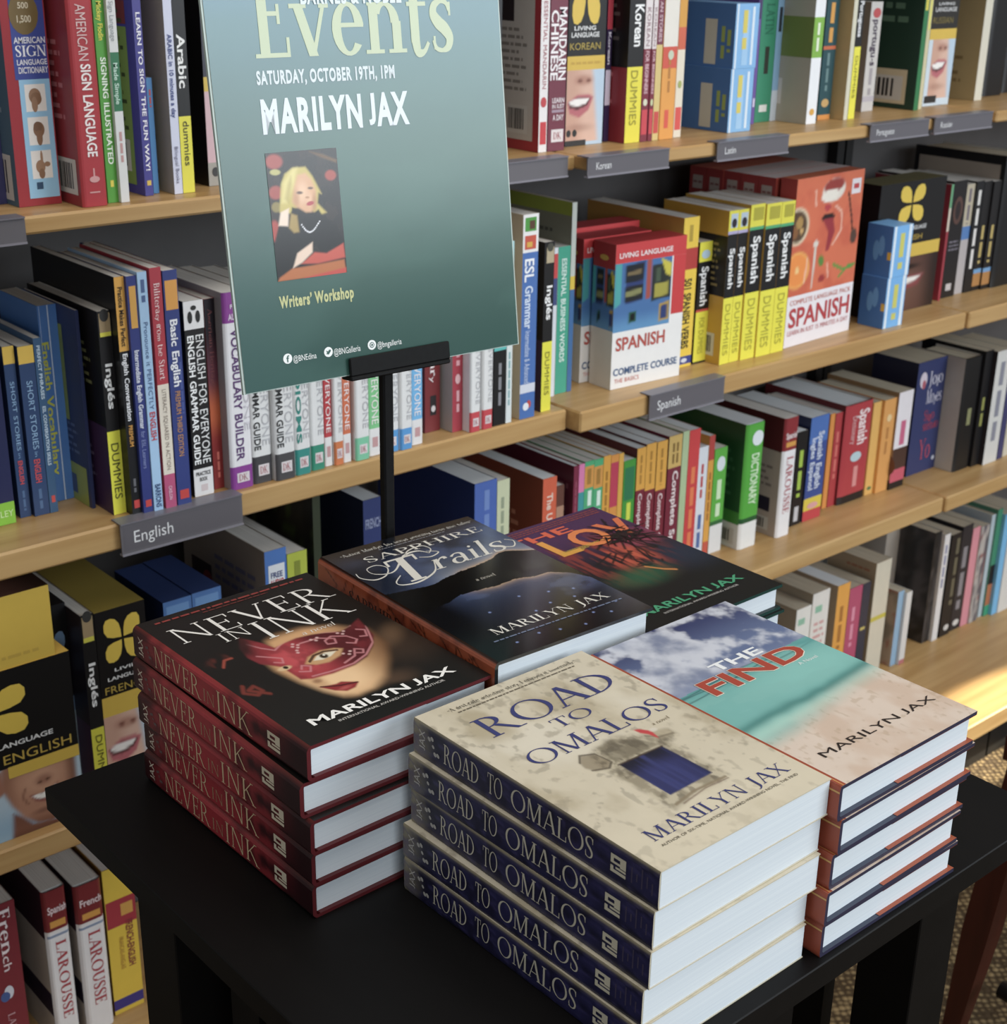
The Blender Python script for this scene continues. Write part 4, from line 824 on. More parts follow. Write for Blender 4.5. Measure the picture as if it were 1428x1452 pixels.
def spine_find(mb, f):
    rect(mb, f, 'd0a050', .8 * f.w, .85 * f.w, 0, f.h); sp(mb, f, 'THE FIND', 'e8d8b8', 'v', .25, .7, .45, .8, 'B'); sp(mb, f, 'JAX', 'e8d8b8', 'h', .25, .75, .9, .94, 'b')
GF = 'turquoise beach novels stacked on the black table'
s = novel('hardcover_novel', '', GF, .0271, .238, .158, 1, '9c4020', 'printed_jacket', dict(s='8a3a20', edge='2e2c44', inner='3c4356', flap=(.42, 'a34c28')), front_find, spine_find, bulge=.0012)
stack(s, .7150, .4765, .0271, [(0, 0, 0), (.0035, -.001, .4), (.001, .001, 0), (-.0025, -.001, .3), (-.0005, .001, -.5)],
      ['hardcover novel with a turquoise beach and clouds, topmost of its stack', 'beach cover novel, second from the top of its stack', 'beach cover novel, middle of its stack', 'beach cover novel, second from the bottom of its stack', 'beach cover novel at the bottom, on the black table'])

def front_sap(mb, f):
    art(mb, f, art_night, 0, f.w, 0, f.h, 170, 250, 0); w = 'e6e2d8'
    fw_(mb, f, 'SAPPHIRE', w, .16, .935, .853, .9, 's'); fw_(mb, f, 'T', w, .2, .42, .635, .83, 'S', .25); fw_(mb, f, 'rails', w, .4, .92, .665, .79, 's', .3)
    p = Pen()
    for pts, ws in (([(.02, .80), (.01, .76), (.06, .72), (.14, .73), (.2, .78), (.17, .82), (.1, .81), (.1, .76), (.2, .74), (.36, .83), (.46, .84), (.5, .8)], [.004, .006, .008, .006, .006, .005, .004, .005, .007, .012, .01, .004]), ([(.5, .8), (.54, .83), (.52, .87), (.42, .86), (.36, .82)], [.004, .006, .007, .006, .004]), ([(.2, .7), (.13, .66), (.14, .63), (.24, .62), (.38, .66), (.46, .74)], [.004, .006, .008, .01, .008, .004]), ([(.86, .7), (.93, .67), (.98, .71), (.95, .74)], [.006, .007, .006, .004]), ([(.42, .79), (.48, .77), (.55, .79), (.5, .82)], [.004, .006, .006, .003])):
        p.path(pts, ws, 6)
    mb.tris([f.at(x * f.w, y * f.h, .0004) for x, y in p.P], p.F, srgb(w))
    fw_(mb, f, 'a novel', 'cfc8ba', .483, .61, .508, .53, 's', .15); fw_(mb, f, 'MARILYN JAX', w, .165, .918, .145, .19, 's2'); greek(mb, f, '6a7690', .11 * f.w, .945 * f.w, .109 * f.h, .116 * f.h, 9)
    fw_(mb, f, '\u201cAuthor Marilyn Jax keeps penning these fine tales\u201d', 'd8d4ca', .076, .967, .942, .965, 's'); greek(mb, f, '8a8a90', .3 * f.w, .75 * f.w, .926 * f.h, .931 * f.h, 4)
def spine_bark(u, v):
    img = mix(base(u, 'a84a1c'), '7c3012', sm(.4, .7, fbm(u * .3, v * 3, 5, 4, 3))); m = np.zeros(u.shape); rs = random.Random(8)
    for k in range(16):
        y = rs.uniform(.05, .95); m = np.maximum(m, lnm(u * .2, v, [(0, y), (.05, y + rs.uniform(-.02, .02)), (.1, y + rs.uniform(-.04, .04)), (.16, y + rs.uniform(-.05, .05))], .0035, .8))
    img = mix(img, '2a1008', .85 * m); return mix(img, '1c0d0a', sm(.9, .98, u))
def spine_sap(mb, f): art(mb, f, spine_bark, 0, f.w, 0, f.h, 16, 120, .0001); sp(mb, f, 'SAPPHIRE', '2c120a', 'v', .25, .6, .5, .8, 's')
GS = 'night sky novels stacked on the black table'
s = novel('hardcover_novel', '', GS, .03, .243, .157, 1, '0b0b0c', 'printed_gloss', dict(s='2a120a', edge='0d0d0f', inner='2a2c34'), front_sap, spine_sap)
stack(s, .6375, .729, .03, [(0, 0, -2.2), (.002, .001, -1.2), (0, .001, -.6), (.001, .001, -.4), (0, .001, -.2)],
      ['glossy hardcover with dark hills under night sky and orange spine, topmost', 'night sky novel hidden second in the stack before the pole', 'night sky novel hidden in the middle of the stack before the pole', 'night sky novel hidden second from the bottom before the pole', 'night sky novel hidden at the bottom of the stack before the pole'])

def front_love(mb, f):
    art(mb, f, art_jungle, 0, f.w, 0, f.h, 150, 220, 0)
    fw_(mb, f, 'THE', 'd8562c', .12, .63, .858, .918, 'B'); fw_(mb, f, 'L', 'e0982c', .31, .47, .69, .85, 'B'); fw_(mb, f, 'O', 'e07a30', .5, .76, .69, .855, 'B'); fw_(mb, f, 'V', 'd8682e', .76, .99, .7, .85, 'B')
    for k in range(5): greek(mb, f, 'd8b83c', .32 * f.w, (.48 + .05 * k) * f.w, (.69 + .007 * k) * f.h, (.693 + .007 * k) * f.h, k, .0005)
    rs = random.Random(12)
    for k in range(46):
        a = rs.uniform(0, 6.28); x, y = rs.gauss(.82, .07), rs.gauss(.705, .035); L = rs.uniform(.05, .2); w = rs.uniform(.004, .011); ca, sa = math.cos(a), math.sin(a) * .66
        shape(mb, f, rs.choice(['120e10', '1a1214', '2a1418']), [((x - sa * w) * f.w, (y + ca * w) * f.h), ((x + sa * w) * f.w, (y - ca * w) * f.h), ((x + ca * L) * f.w, (y + sa * L - .01) * f.h)], .0006)
    fw_(mb, f, 'MARILYN JAX', '3f9a70', .1, .895, .124, .168, 'B'); fw_(mb, f, 'INTERNATIONAL AWARD-WINNING AUTHOR', 'c8c4c0', .21, .8, .094, .106, 'b')
    for k in range(3): greek(mb, f, '9a4430', .12 * f.w, .97 * f.w, (.972 - .017 * k) * f.h, (.978 - .017 * k) * f.h, 20 + k)
def spine_love(mb, f): sp(mb, f, 'MARILYN JAX', '3f9a70', 'v', .3, .7, .2, .6, 'B')
GV = 'jungle novels stacked on the black table'
s = novel('hardcover_novel', '', GV, .0242, .238, .158, 1, '17131c', 'printed_jacket', dict(s='17131c', edge='123a34', inner='1c2a2a'), front_love, spine_love)
stack(s, .806, .7265, .0242, [(0, 0, 0), (.003, -.003, .3), (0, 0, 0), (.001, 0, .2), (0, 0, 0)],
      ['dark hardcover with orange and purple jungle art, topmost of its stack', 'jungle novel, second from the top of its stack behind the beach novels', 'jungle novel hidden in the middle of its stack behind the beach novels', 'jungle novel hidden second from the bottom behind the beach novels', 'jungle novel hidden at the bottom behind the beach novels'])

# ------------------------------------------------------------------ every book and box on the shelves
GROUP_T = 'language books on the top shelf'
GROUP_M = 'language books on the middle shelf'
GROUP_U = 'language books on the third shelf'
GROUP_L = 'books on the lowest shelf'
book('paperback', 'dark indigo book at the very start of the top shelf, cut by the picture edge', GROUP_T, (0.5843, 1.4649, 1.1524), 0, 0.0254, 0.27, 0.16, '2c2c5a')
book('dictionary', 'thick red sign language dictionary with three hand photos down its spine', GROUP_T, (0.6101, 1.437, 1.1524), 0, 0.0452, 0.25, 0.19, 'a01828', s='4a6678', sd=[('bar', 0.6, 0.95, 0.02, 0.2), ('g', '8a9aa6', 0.2, 0.9, 0.35, 0.75, 9)], decals=[('r', '33459a', 0.2, 0.97, 0.4894, 1.0), ('r', '93c5e6', 0.27, 0.97, 0.03, 0.4894, 0.00022), ('r', 'ece6e0', 0.38, 0.85, 0.3672, 0.471, 0.0003), ('r', 'ece6e0', 0.38, 0.85, 0.2376, 0.3458, 0.0003), ('r', 'ece6e0', 0.38, 0.85, 0.1059, 0.2158, 0.0003), ('e', '9a7458', 0.6, 0.4259, 0.14, 0.03), ('e', '8a6448', 0.62, 0.4153, 0.13, 0.025), ('e', '9a7458', 0.58, 0.394, 0.07, 0.03), ('e', '8a6448', 0.62, 0.2973, 0.13, 0.03), ('e', '7a5840', 0.6, 0.3081, 0.1, 0.02), ('e', '8a6448', 0.62, 0.2648, 0.07, 0.03), ('e', 'a07a5c', 0.58, 0.1528, 0.11, 0.026), ('e', 'a07a5c', 0.62, 0.1857, 0.03, 0.03), ('e', 'a07a5c', 0.74, 0.161, 0.07, 0.01), ('e', '8a6448', 0.6, 0.1252, 0.07, 0.02), ('e', '7a6438', 0.52, 0.7359, 0.33, 0.08), ('r', '2a4a6a', 0.45, 0.6, 0.0642, 0.092, 0.0004)], texts=[('AMERICAN', 'e8e8f0', 'h', 0.24, 0.95, 0.6253, 0.6486), ('SIGN', 'f4f4f8', 'h', 0.26, 0.95, 0.576, 0.6176, 'S'), ('LANGUAGE', 'e8e8f0', 'h', 0.27, 0.95, 0.5446, 0.5655), ('DICTIONARY', 'e8e8f0', 'h', 0.29, 0.96, 0.5131, 0.5368), ('500', 'd8ccb0', 'h', 0.4, 0.64, 0.7538, 0.7767), ('1,500', 'd8ccb0', 'h', 0.36, 0.68, 0.7027, 0.7283)])
book('hardcover_book', 'tall red book with white sign language lettering, second from the dictionary with hand photos', GROUP_T, (0.6609, 1.4027, 1.1524), 0, 0.0273, 0.27, 0.2, 'b3202e', s='8e1c26', hard=1, sd=[('bar', 0.72, 0.97, 0.04, 0.17), ('g', 'b8646a', 0.3, 0.9, 0.3, 0.6, 8)], texts=[('AMERICAN', 'e8c8c8', 'v', 0.3, 0.68, 0.5226, 0.7169, 'b'), ('SIGN LANGUAGE', 'fff4f4', 'v', 0.34, 0.72, 0.1818, 0.5105, 'B')], decals=[('gv', 'd8a0a0', 0.3, 0.7, 0.05, 0.055), ('e', 'dca0a0', 0.52, 0.1, 0.2, 0.012), ('r', 'dca0a0', 0.49, 0.55, 0.1, 0.14)])
book('paperback', 'bright green paperback lettered SIGNING ILLUSTRATED beside the tall red book', GROUP_T, (0.6928, 1.4095, 1.1524), 0, 0.0117, 0.265, 0.16, '52a634', texts=[('SIGNING ILLUSTRATED', 'f4fff0', 'v', 0.3, 0.8, 0.146, 0.5384), ('Mickey Flodin', 'e8e040', 'v', 0.3, 0.75, 0.5985, 0.7369)], decals=[('r', 'e8d840', 0.35, 0.65, 0.06, 0.085)])
book('paperback', 'slim white paperback with a dark green band against the bright green one', GROUP_T, (0.7049, 1.4045, 1.1524), 0, 0.0092, 0.265, 0.16, 'e4e6e6', bands=[(0.3413, 0.5557, '2d7a52')], texts=[('Made Simple', 'c8e8d8', 'v', 0.25, 0.75, 0.3672, 0.5178), ('Sign Language', '9aa0a4', 'v', 0.25, 0.75, 0.5958, 0.7371, 'b')], decals=[('gv', 'c89a9a', 0.348, 0.6519999999999999, 0.1527, 0.2659)])
book('paperback', 'purple paperback lettered LEARN TO SIGN THE FUN WAY with lime back panel', GROUP_T, (0.7435, 1.4256, 1.1524), 0, 0.0093, 0.25, 0.17, '3a3590', s='3a3590', sd=[('r', '7f9a4a', 0.05, 0.9, 0.0369, 0.6728), ('r', '7a2c30', 0.1, 0.9, 0.6837, 0.7751), ('bar', 0.55, 0.85, 0.09, 0.22), ('g', '3c4a28', 0.2, 0.85, 0.25, 0.75, 14)], texts=[('LEARN TO SIGN THE FUN WAY!', 'f0eef8', 'v', 0.3, 0.8, 0.1039, 0.7322)], decals=[('r', 'd8b840', 0.3, 0.8, 0.0428, 0.0632)])
book('paperback', 'short light blue booklet tucked behind the purple paperback', GROUP_T, (0.7581, 1.4347, 1.1524), 0, 0.0062, 0.1182, 0.16, '3f86c2', decals=[('gv', 'c03a3a', 0.348, 0.6519999999999999, 0.75, 0.9)])
book('paperback', 'white spined paperback lettered ARABIC with a tan cartoon back cover', GROUP_T, (0.7737, 1.4182, 1.1524), 0, 0.0097, 0.245, 0.16, 'd4d8ee', s='a89e8e', sd=[('r', '8aa4b8', 0.15, 0.6, 0.72, 0.95), ('e', '9a5a3a', 0.45, 0.72, 0.2, 0.09), ('e', 'b89a4a', 0.3, 0.66, 0.1, 0.05), ('g', '6a6258', 0.1, 0.8, 0.06, 0.3, 5)], texts=[('ARABIC in 10 minutes a day', '3a4a8a', 'v', 0.25, 0.75, 0.3203, 0.6598), ('Bilingual Books', '5a5a7a', 'v', 0.3, 0.7, 0.0452, 0.2001, 'b')])
book('paperback', 'black and yellow paperback lettered Arabic beside the white Arabic one', GROUP_T, (0.7843, 1.4188, 1.1524), 0, 0.014, 0.235, 0.16, '161416', bands=[(0, 0.3368, 'e8e02a')], texts=[('Arabic', 'f4f4f4', 'v', 0.2, 0.85, 0.4579, 0.6864), ('dummies', '2a2a20', 'v', 0.3, 0.8, 0.121, 0.3155, 'b')])
book('boxed_course', 'black boxed course with yellow band half hidden behind the poster edge', GROUP_T, (0.8294, 1.4421, 1.1524), 0, 0.0177, 0.25, 0.1, '3a3a48', s='17161a', bands=[(0, 0.1, 'a8a49c'), (0.1, 0.4, 'd8b4bc'), (0.4, 0.46, 'd8b840')], decals=[('e', '3a3a3c', 0.5, 0.06, 0.25, 0.02)])
book('boxed_course', 'black and yellow boxed course peeping out past the poster on the top shelf', GROUP_T, (1.2132, 1.4263, 1.1524), 0, 0.022, 0.26, 0.1, '2c2c30', bands=[(0, 0.28, 'a8c0d8'), (0.28, 0.35, 'd8b840')])
book('paperback', 'white spined paperback with red bordered grey back showing a tiny standing figure', GROUP_T, (1.3043, 1.4314, 1.1524), 0, 0.0141, 0.255, 0.17, 'ebe6e6', s='a4202c', edge='a4202c', sd=[('r', 'c2bab2', 0.0, 0.93, 0.05, 1.0), ('bar', 0.62, 0.87, 0.08, 0.22), ('r', '2a1c20', 0.55, 0.7, 0.62, 0.94, 0.0003), ('e', '6a2028', 0.62, 0.86, 0.09, 0.06), ('g', '8a827a', 0.1, 0.85, 0.28, 0.6, 9)], texts=[('ESSENTIAL MANDARIN', 'a85860', 'v', 0.3, 0.75, 0.3091, 0.7232, 'b')], decals=[('e', 'c03038', 0.5, 0.2447, 0.35, 0.025), ('r', 'c8202c', 0.15, 0.9, 0.0383, 0.1489)])
book('paperback', 'maroon book lettered MANDARIN CHINESE in white', GROUP_T, (1.3203, 1.4314, 1.1524), 0, 0.0292, 0.25, 0.16, '742c40', texts=[('MANDARIN', 'f4eef0', 'v', 0.52, 0.95, 0.3536, 0.7066), ('CHINESE', 'f4eef0', 'v', 0.05, 0.48, 0.3536, 0.6933), ('LEARN', 'e8dce0', 'h', 0.2, 0.92, 0.2424, 0.2668), ('IN JUST', 'e8dce0', 'h', 0.2, 0.92, 0.2144, 0.2354), ('A DAY', 'e8dce0', 'h', 0.25, 0.9, 0.1547, 0.1829), ('DK', 'a83040', 'h', 0.32, 0.8, 0.0592, 0.0947, 's')], decals=[('r', 'e4dcdc', 0.2, 0.92, 0.045, 0.1088), ('r', 'a890a0', 0.2, 0.92, 0.1934, 0.2074)])
book('boxed_course', 'black and yellow Korean boxed course with a smiling mouth photo', GROUP_T, (1.3707, 1.452, 1.1524), 0, 0.0678, 0.235, 0.07, '1d1b1c', s='1d1b1c', bands=[(0, 0.4113, 'b9cfe2'), (0.4113, 0.486, 'd9b53a')], texts=[('LIVING', 'e8e8e8', 'h', 0.15, 0.72, 0.6229, 0.645), ('LANGUAGE', 'e8e8e8', 'h', 0.08, 0.82, 0.5861, 0.6119), ('KOREAN', 'b8a040', 'h', 0.05, 0.86, 0.5195, 0.5565, 'b')], decals=[('p', 'e2bf3c', 0.08, 0.82, 0.6523, 1.02), ('a', 'smile', 0, 1, 0.02, 0.4113, 30, 40), ('r', '2a2828', 0, 0.55, 0.0, 0.03, 0.0004), ('e', '2a2a2a', 0.08, 0.07, 0.06, 0.02), ('e', '2a2a2a', 0.24, 0.07, 0.06, 0.02), ('g', 'c8a030', 0.1, 0.9, 0.4337, 0.4636, 1)])
book('paperback', 'slim dark purple book with red top between the Korean box and Korean paperback', GROUP_T, (1.4485, 1.4594, 1.1524), 0, 0.0094, 0.26, 0.16, '33204a', bands=[(0.5598, 1, 'b8243a'), (0.1841, 0.3597, 'd8cce0')], texts=[('Korean', 'e8e0f0', 'v', 0.25, 0.75, 0.3876, 0.5462)])
book('paperback', 'thick black and yellow paperback lettered Korean with dark red back', GROUP_T, (1.4601, 1.4305, 1.1524), 0, 0.0286, 0.235, 0.18, '161415', s='171416', sd=[('r', '8c1c2a', 0.0, 1, 0, 0.4166), ('g', 'c86a74', 0.2, 0.85, 0.2, 0.4, 4), ('g', '5a5250', 0.3, 0.9, 0.55, 0.9, 8)], bands=[(0, 0.4205, 'e8dc28')], texts=[('Korean', 'f6f6f6', 'v', 0.35, 0.92, 0.5308, 0.7556), ('DUMMIES', '9a9020', 'v', 0.25, 0.7, 0.0987, 0.4013, 'b')])
book('paperback', 'slim maroon and white Korean primer touching the thick black Korean paperback', GROUP_T, (1.4895, 1.43, 1.1524), 0, 0.0131, 0.235, 0.16, '7c1f36', bands=[(0.5151, 1, 'e6dcdc')], texts=[('FOR BEGINNERS', 'e0b8c0', 'v', 0.25, 0.75, 0.2677, 0.5036), ('KOREAN', 'a08088', 'v', 0.25, 0.75, 0.5304, 0.7385, 'b')], decals=[('e', 'd8d8c0', 0.5, 0.2207, 0.3, 0.02), ('r', 'c83040', 0.1, 0.9, 0.04, 0.18)])
book('paperback', 'second slim maroon and white Korean primer, touching the tan one', GROUP_T, (1.5047, 1.43, 1.1524), 0, 0.0081, 0.235, 0.16, '7c1f36', bands=[(0.5128, 1, 'e6dcdc')], texts=[('FOR BEGINNERS', 'e0b8c0', 'v', 0.25, 0.75, 0.2642, 0.5013), ('KOREAN', 'a08088', 'v', 0.25, 0.75, 0.5282, 0.7373, 'b')], decals=[('e', 'c8d0a0', 0.5, 0.217, 0.3, 0.02), ('r', 'c83040', 0.1, 0.9, 0.04, 0.18)])
book('paperback', 'slim sand yellow paperback with red foot beside the maroon primers', GROUP_T, (1.5134, 1.43, 1.1524), 0, 0.0115, 0.24, 0.16, 'd8c078', bands=[(0.5235, 1, '7a2f48')], texts=[('AN STORIES', 'd8b8c0', 'v', 0.25, 0.75, 0.5385, 0.7545)], decals=[('r', 'c83a34', 0.1, 0.9, 0.04, 0.16)])
book('paperback', 'orange paperback with white top and red band beside two slim maroon primers', GROUP_T, (1.527, 1.43, 1.1524), 0, 0.0276, 0.25, 0.16, 'e39a36', bands=[(0.3766, 0.4898, 'd2482e'), (0.4898, 1, 'e8e2d8')], decals=[('e', 'c8d0b8', 0.55, 0.4461, 0.2, 0.025), ('r', 'd84a30', 0.3, 0.6, 0.0599, 0.1577), ('gv', 'b87828', 0.42400000000000004, 0.576, 0.25, 0.45)])
book('paperback', 'slim cream paperback with orange top next to the tall orange one', GROUP_T, (1.5611, 1.435, 1.1524), 0, 0.0147, 0.255, 0.16, 'e6dcc8', bands=[(0.4599, 0.5748, 'd05a34'), (0.5748, 1, 'd89a2a')], decals=[('r', 'd84038', 0.1, 0.9, 0.04, 0.16), ('e', 'a8b060', 0.5, 0.28, 0.25, 0.02)])
carton('card_box', 'lower of two blue Latin flashcard boxes on the top shelf', GROUP_T, (1.6649, 1.4264, 1.1524), 0, 0.0495, 0.0875, 0.11, '7db4e4', s='2f5f9a', sd=[('r', 'b8b4a8', 0.5, 0.7, 0.05, 0.75), ('gv', '8a9a4a', 0.78, 0.84, 0.15, 0.65), ('gv', '8a9a4a', 0.88, 0.94, 0.25, 0.6)], decals=[('r', 'dbe8f4', 0.05, 0.12, 0, 1), ('r', 'dbe8f4', 0.72, 0.82, 0.05, 0.95), ('r', '9cc6ea', 0.35, 0.6, 0.05, 0.9), ('gv', 'd8c858', 0.33, 0.52, 0.3, 0.9)], cat='box')
book('paperback', 'slim pale blue paperback between the green Latin book and a white spine', GROUP_T, (1.8297, 1.485, 1.1524), 0, 0.0138, 0.25, 0.155, '84b0d4', bands=[(0.0, 0.18, 'c8d4e0')], decals=[('r', '2c3440', 0.3, 0.8, 0.52, 0.66)])
book('paperback', 'very slim violet booklet between the blue Latin boxes and the green book', GROUP_T, (1.7734, 1.475, 1.1524), 0, 0.007, 0.25, 0.16, '6a4c9c', decals=[('r', 'd8d0e8', 0.2, 0.8, 0.1, 0.15), ('r', '40305c', 0.2, 0.8, 0.6, 0.72)])
book('paperback', 'green Latin paperback with a dark slot-shaped mark on its spine', GROUP_T, (1.7933, 1.485, 1.1524), 0, 0.0356, 0.255, 0.155, '2f8a68', texts=[('LATIN', '1e6a50', 'v', 0.3, 0.8, 0.4967, 0.6714, 'S')], decals=[('r', '2c3028', 0.38, 0.65, 0.2757, 0.4301), ('r', 'dcdcd8', 0.25, 0.75, 0.0586, 0.0991)])
book('paperback', 'white and green paperback with grey and olive back cover on the top shelf', GROUP_T, (1.8439, 1.4268, 1.1524), 0, 0.0232, 0.25, 0.17, 'eceef2', s='a8a292', bands=[(0.3831, 0.6135, '7fb43c')], sd=[('r', '6f7f38', 0, 1, 0.3831, 0.6135), ('bar', 0.45, 0.7, 0.1031, 0.254), ('g', '94a060', 0.15, 0.65, 0.4271, 0.5543, 4)], decals=[('e', 'd8a030', 0.5, 0.07, 0.25, 0.02), ('gv', 'e8f0d8', 0.386, 0.614, 0.4151, 0.5819)])
book('paperback', 'dark teal paperback with orange rules lettered LATIN beside the white and green one', GROUP_T, (1.9014, 1.4502, 1.1524), 0, 0.0301, 0.25, 0.16, '224c54', bands=[(0, 0.03, 'd88a2c'), (0.4164, 0.4368, 'c8602c')], decals=[('e', 'c8a060', 0.5, 0.1, 0.3, 0.025), ('gv', 'd89a3c', 0.348, 0.6519999999999999, 0.4573, 0.6876), ('gv', '6a8a8c', 0.38, 0.57, 0.1724, 0.3959)])
book('paperback', 'slim pale paperback with an ochre and tan back cover', GROUP_T, (1.9389, 1.429, 1.1524), 0, 0.0096, 0.25, 0.16, 'd6d2bc', s='b59c6a', sd=[('e', '9a5a34', 0.4, 0.85, 0.2, 0.1), ('g', '8a744a', 0.1, 0.8, 0.1, 0.4, 5)])
book('paperback', 'slim yellow and black paperback lettered Portuguese', GROUP_T, (1.9538, 1.4321, 1.1524), 0, 0.016, 0.235, 0.16, '19181a', bands=[(0, 0.4576, 'eae22c')], texts=[('Portuguese', 'f0f0f4', 'v', 0.25, 0.85, 0.5189, 0.7398), ('DUMMIES', '8a8420', 'v', 0.3, 0.7, 0.1333, 0.4005, 'b')])
book('paperback', 'light grey Portuguese paperback with a red dot near its top', GROUP_T, (2.0588, 1.4841, 1.1524), 0, 0.0302, 0.1688, 0.13, 'cfcac6', s='9c8a78', sd=[('e', '4a3a30', 0.7, 0.8, 0.2, 0.1), ('e', 'a8703a', 0.7, 0.4, 0.12, 0.06)], texts=[('português', '4a3a50', 'v', 0.35, 0.75, 0.42, 0.84)], decals=[('e', 'c04448', 0.55, 0.9, 0.33, 0.045), ('r', 'bcb4bc', 0, 1, 0.09, 0.14), ('gv', 'a8a0a4', 0.39199999999999996, 0.6579999999999999, 0.15, 0.4)])
book('paperback', 'dark green paperback seen mostly from its back with a barcode label', GROUP_T, (2.15, 1.4469, 1.1524), 0, 0.0119, 0.26, 0.19, '2c7a48', s='1f3d30', sd=[('r', 'cdbd9c', 0.25, 0.9, 0.03, 0.24), ('bar', 0.3, 0.86, 0.05, 0.2), ('g', '5a7a64', 0.1, 0.85, 0.5, 0.9, 5), ('r', '443a58', 0.05, 0.25, 0.35, 0.62)], decals=[('r', 'd8c840', 0.2, 0.8, 0.6, 0.85)])
book('paperback', 'very slim cream booklet between the dark green book and a black boxed course', GROUP_T, (2.1702, 1.4518, 1.1524), 0, 0.0094, 0.25, 0.16, 'd2c8a0', decals=[('r', 'e0d868', 0.2, 0.8, 0.5, 0.8)])
book('boxed_course', 'black and yellow Russian boxed course at the end of the green books', GROUP_T, (2.2128, 1.4734, 1.1524), 0, 0.0764, 0.235, 0.07, '2a2724', s='2a2724', bands=[(0, 0.4556, 'cddbe6'), (0.4556, 0.5266, 'd9b53a')], texts=[('LIVING', 'd8d8d8', 'h', 0.2, 0.8, 0.6862, 0.7049), ('LANGUAGE', 'd8d8d8', 'h', 0.1, 0.9, 0.6442, 0.6722), ('RUSSIAN', '8a7a40', 'h', 0.05, 0.8, 0.5643, 0.6066, 'b')], decals=[('a', 'smile', 0.15, 1, 0.05, 0.4556, 26, 36), ('r', '2a2828', 0.05, 0.5, 0.02, 0.07, 0.0004)])
book('paperback', 'white spined paperback with a large tan back cover before the black books', GROUP_T, (2.3772, 1.4786, 1.1524), 0, 0.0226, 0.255, 0.1614, 'dcd6c4', s='b09a6c', sd=[('e', '8a5a40', 0.5, 0.85, 0.22, 0.09), ('e', '4a4440', 0.2, 0.5, 0.12, 0.04), ('g', '8a744a', 0.1, 0.8, 0.1, 0.3, 4)])
book('hardcover_book', 'plain black hardcover on the top shelf, first from the white spined paperback', GROUP_T, (2.454, 1.5122, 1.1524), 0, 0.0612, 0.25, 0.1278, '151315', hard=1)
book('hardcover_book', 'black hardcover with a white emblem at the end of the top shelf', GROUP_T, (2.5433, 1.5281, 1.1524), 0, 0.0649, 0.25, 0.1119, '1b191b', hard=1, decals=[('e', 'c8ccd8', 0.4, 0.25, 0.3, 0.1)])
book('paperback', 'thick navy book with a lime label at the very start of the middle shelf', GROUP_M, (0.5382, 1.4603, 0.8134), 0, 0.0418, 0.179, 0.16, '1c2350', s='181c40', bands=[(0, 0.14, '86c42c')], texts=[('WILEY', 'd8f0b0', 'h', 0.3, 0.95, 0.05, 0.09, 'b')])
book('paperback', 'slim navy SHORT STORIES paperback with yellow top, nearer the thick navy book', GROUP_M, (0.5885, 1.4683, 0.8134), 0, 0.0124, 0.1919, 0.13, '24406c', s='1c2c50', bands=[(0.9, 1, 'e3b93a')], texts=[('SHORT STORIES', '8fb4d8', 'v', 0.35, 0.72, 0.4, 0.8, 'b'), ('in', '7aa0c8', 'v', 0.4, 0.6, 0.355, 0.385, 'b'), ('ENGLISH', 'c8383c', 'v', 0.3, 0.7, 0.2, 0.34)], decals=[('gv', '4a6a94', 0.4, 0.6, 0.04, 0.16)])
book('paperback', 'slim navy SHORT STORIES paperback with yellow top, nearer the blue vocabulary book', GROUP_M, (0.6028, 1.4632, 0.8134), 0, 0.0172, 0.1907, 0.13, '24406c', s='1c2c50', bands=[(0.9, 1, 'e3b93a')], texts=[('SHORT STORIES', '8fb4d8', 'v', 0.35, 0.72, 0.4, 0.8, 'b'), ('in', '7aa0c8', 'v', 0.4, 0.6, 0.355, 0.385, 'b'), ('ENGLISH', 'c8383c', 'v', 0.3, 0.7, 0.2, 0.34)], decals=[('gv', '4a6a94', 0.4, 0.6, 0.04, 0.16)])
book('paperback', 'slim steel blue conversation skills paperback behind the SHORT STORIES books', GROUP_M, (0.6205, 1.4625, 0.8134), 0, 0.0091, 0.1971, 0.16, '31587e', texts=[('PERFECT PHRASES', 'c8dcec', 'v', 0.3, 0.7, 0.66, 0.96), ('ESL CONVERSATION SKILLS', 'c8dcec', 'v', 0.3, 0.7, 0.28, 0.62)], decals=[('r', 'c83a34', 0.3, 0.75, 0.06, 0.1)])
book('paperback', 'wide bright blue English Vocabulary book with two white stripes', GROUP_M, (0.6403, 1.4906, 0.8134), 0, 0.0214, 0.2235, 0.1, '3f74b8', texts=[('English Vocabulary', 'c8c83c', 'v', 0.02, 0.42, 0.14, 0.82)], decals=[('r', 'ccd8ea', 0.5, 0.56, 0, 1), ('r', 'ccd8ea', 0.08, 0.1, 0.6, 1)])
book('paperback', 'thin book with lime and navy back cover beside the blue vocabulary book', GROUP_M, (0.6621, 1.446, 0.8134), 0, 0.0038, 0.2244, 0.13, '27315a', s='2c3560', sd=[('r', '97a340', 0.02, 0.72, 0.42, 0.9), ('r', '9aa84a', 0.02, 0.95, 0, 0.2), ('r', '4a5a7a', 0.4, 0.75, 0.04, 0.14, 0.0004), ('g', '586890', 0.2, 0.85, 0.25, 0.42, 5)])
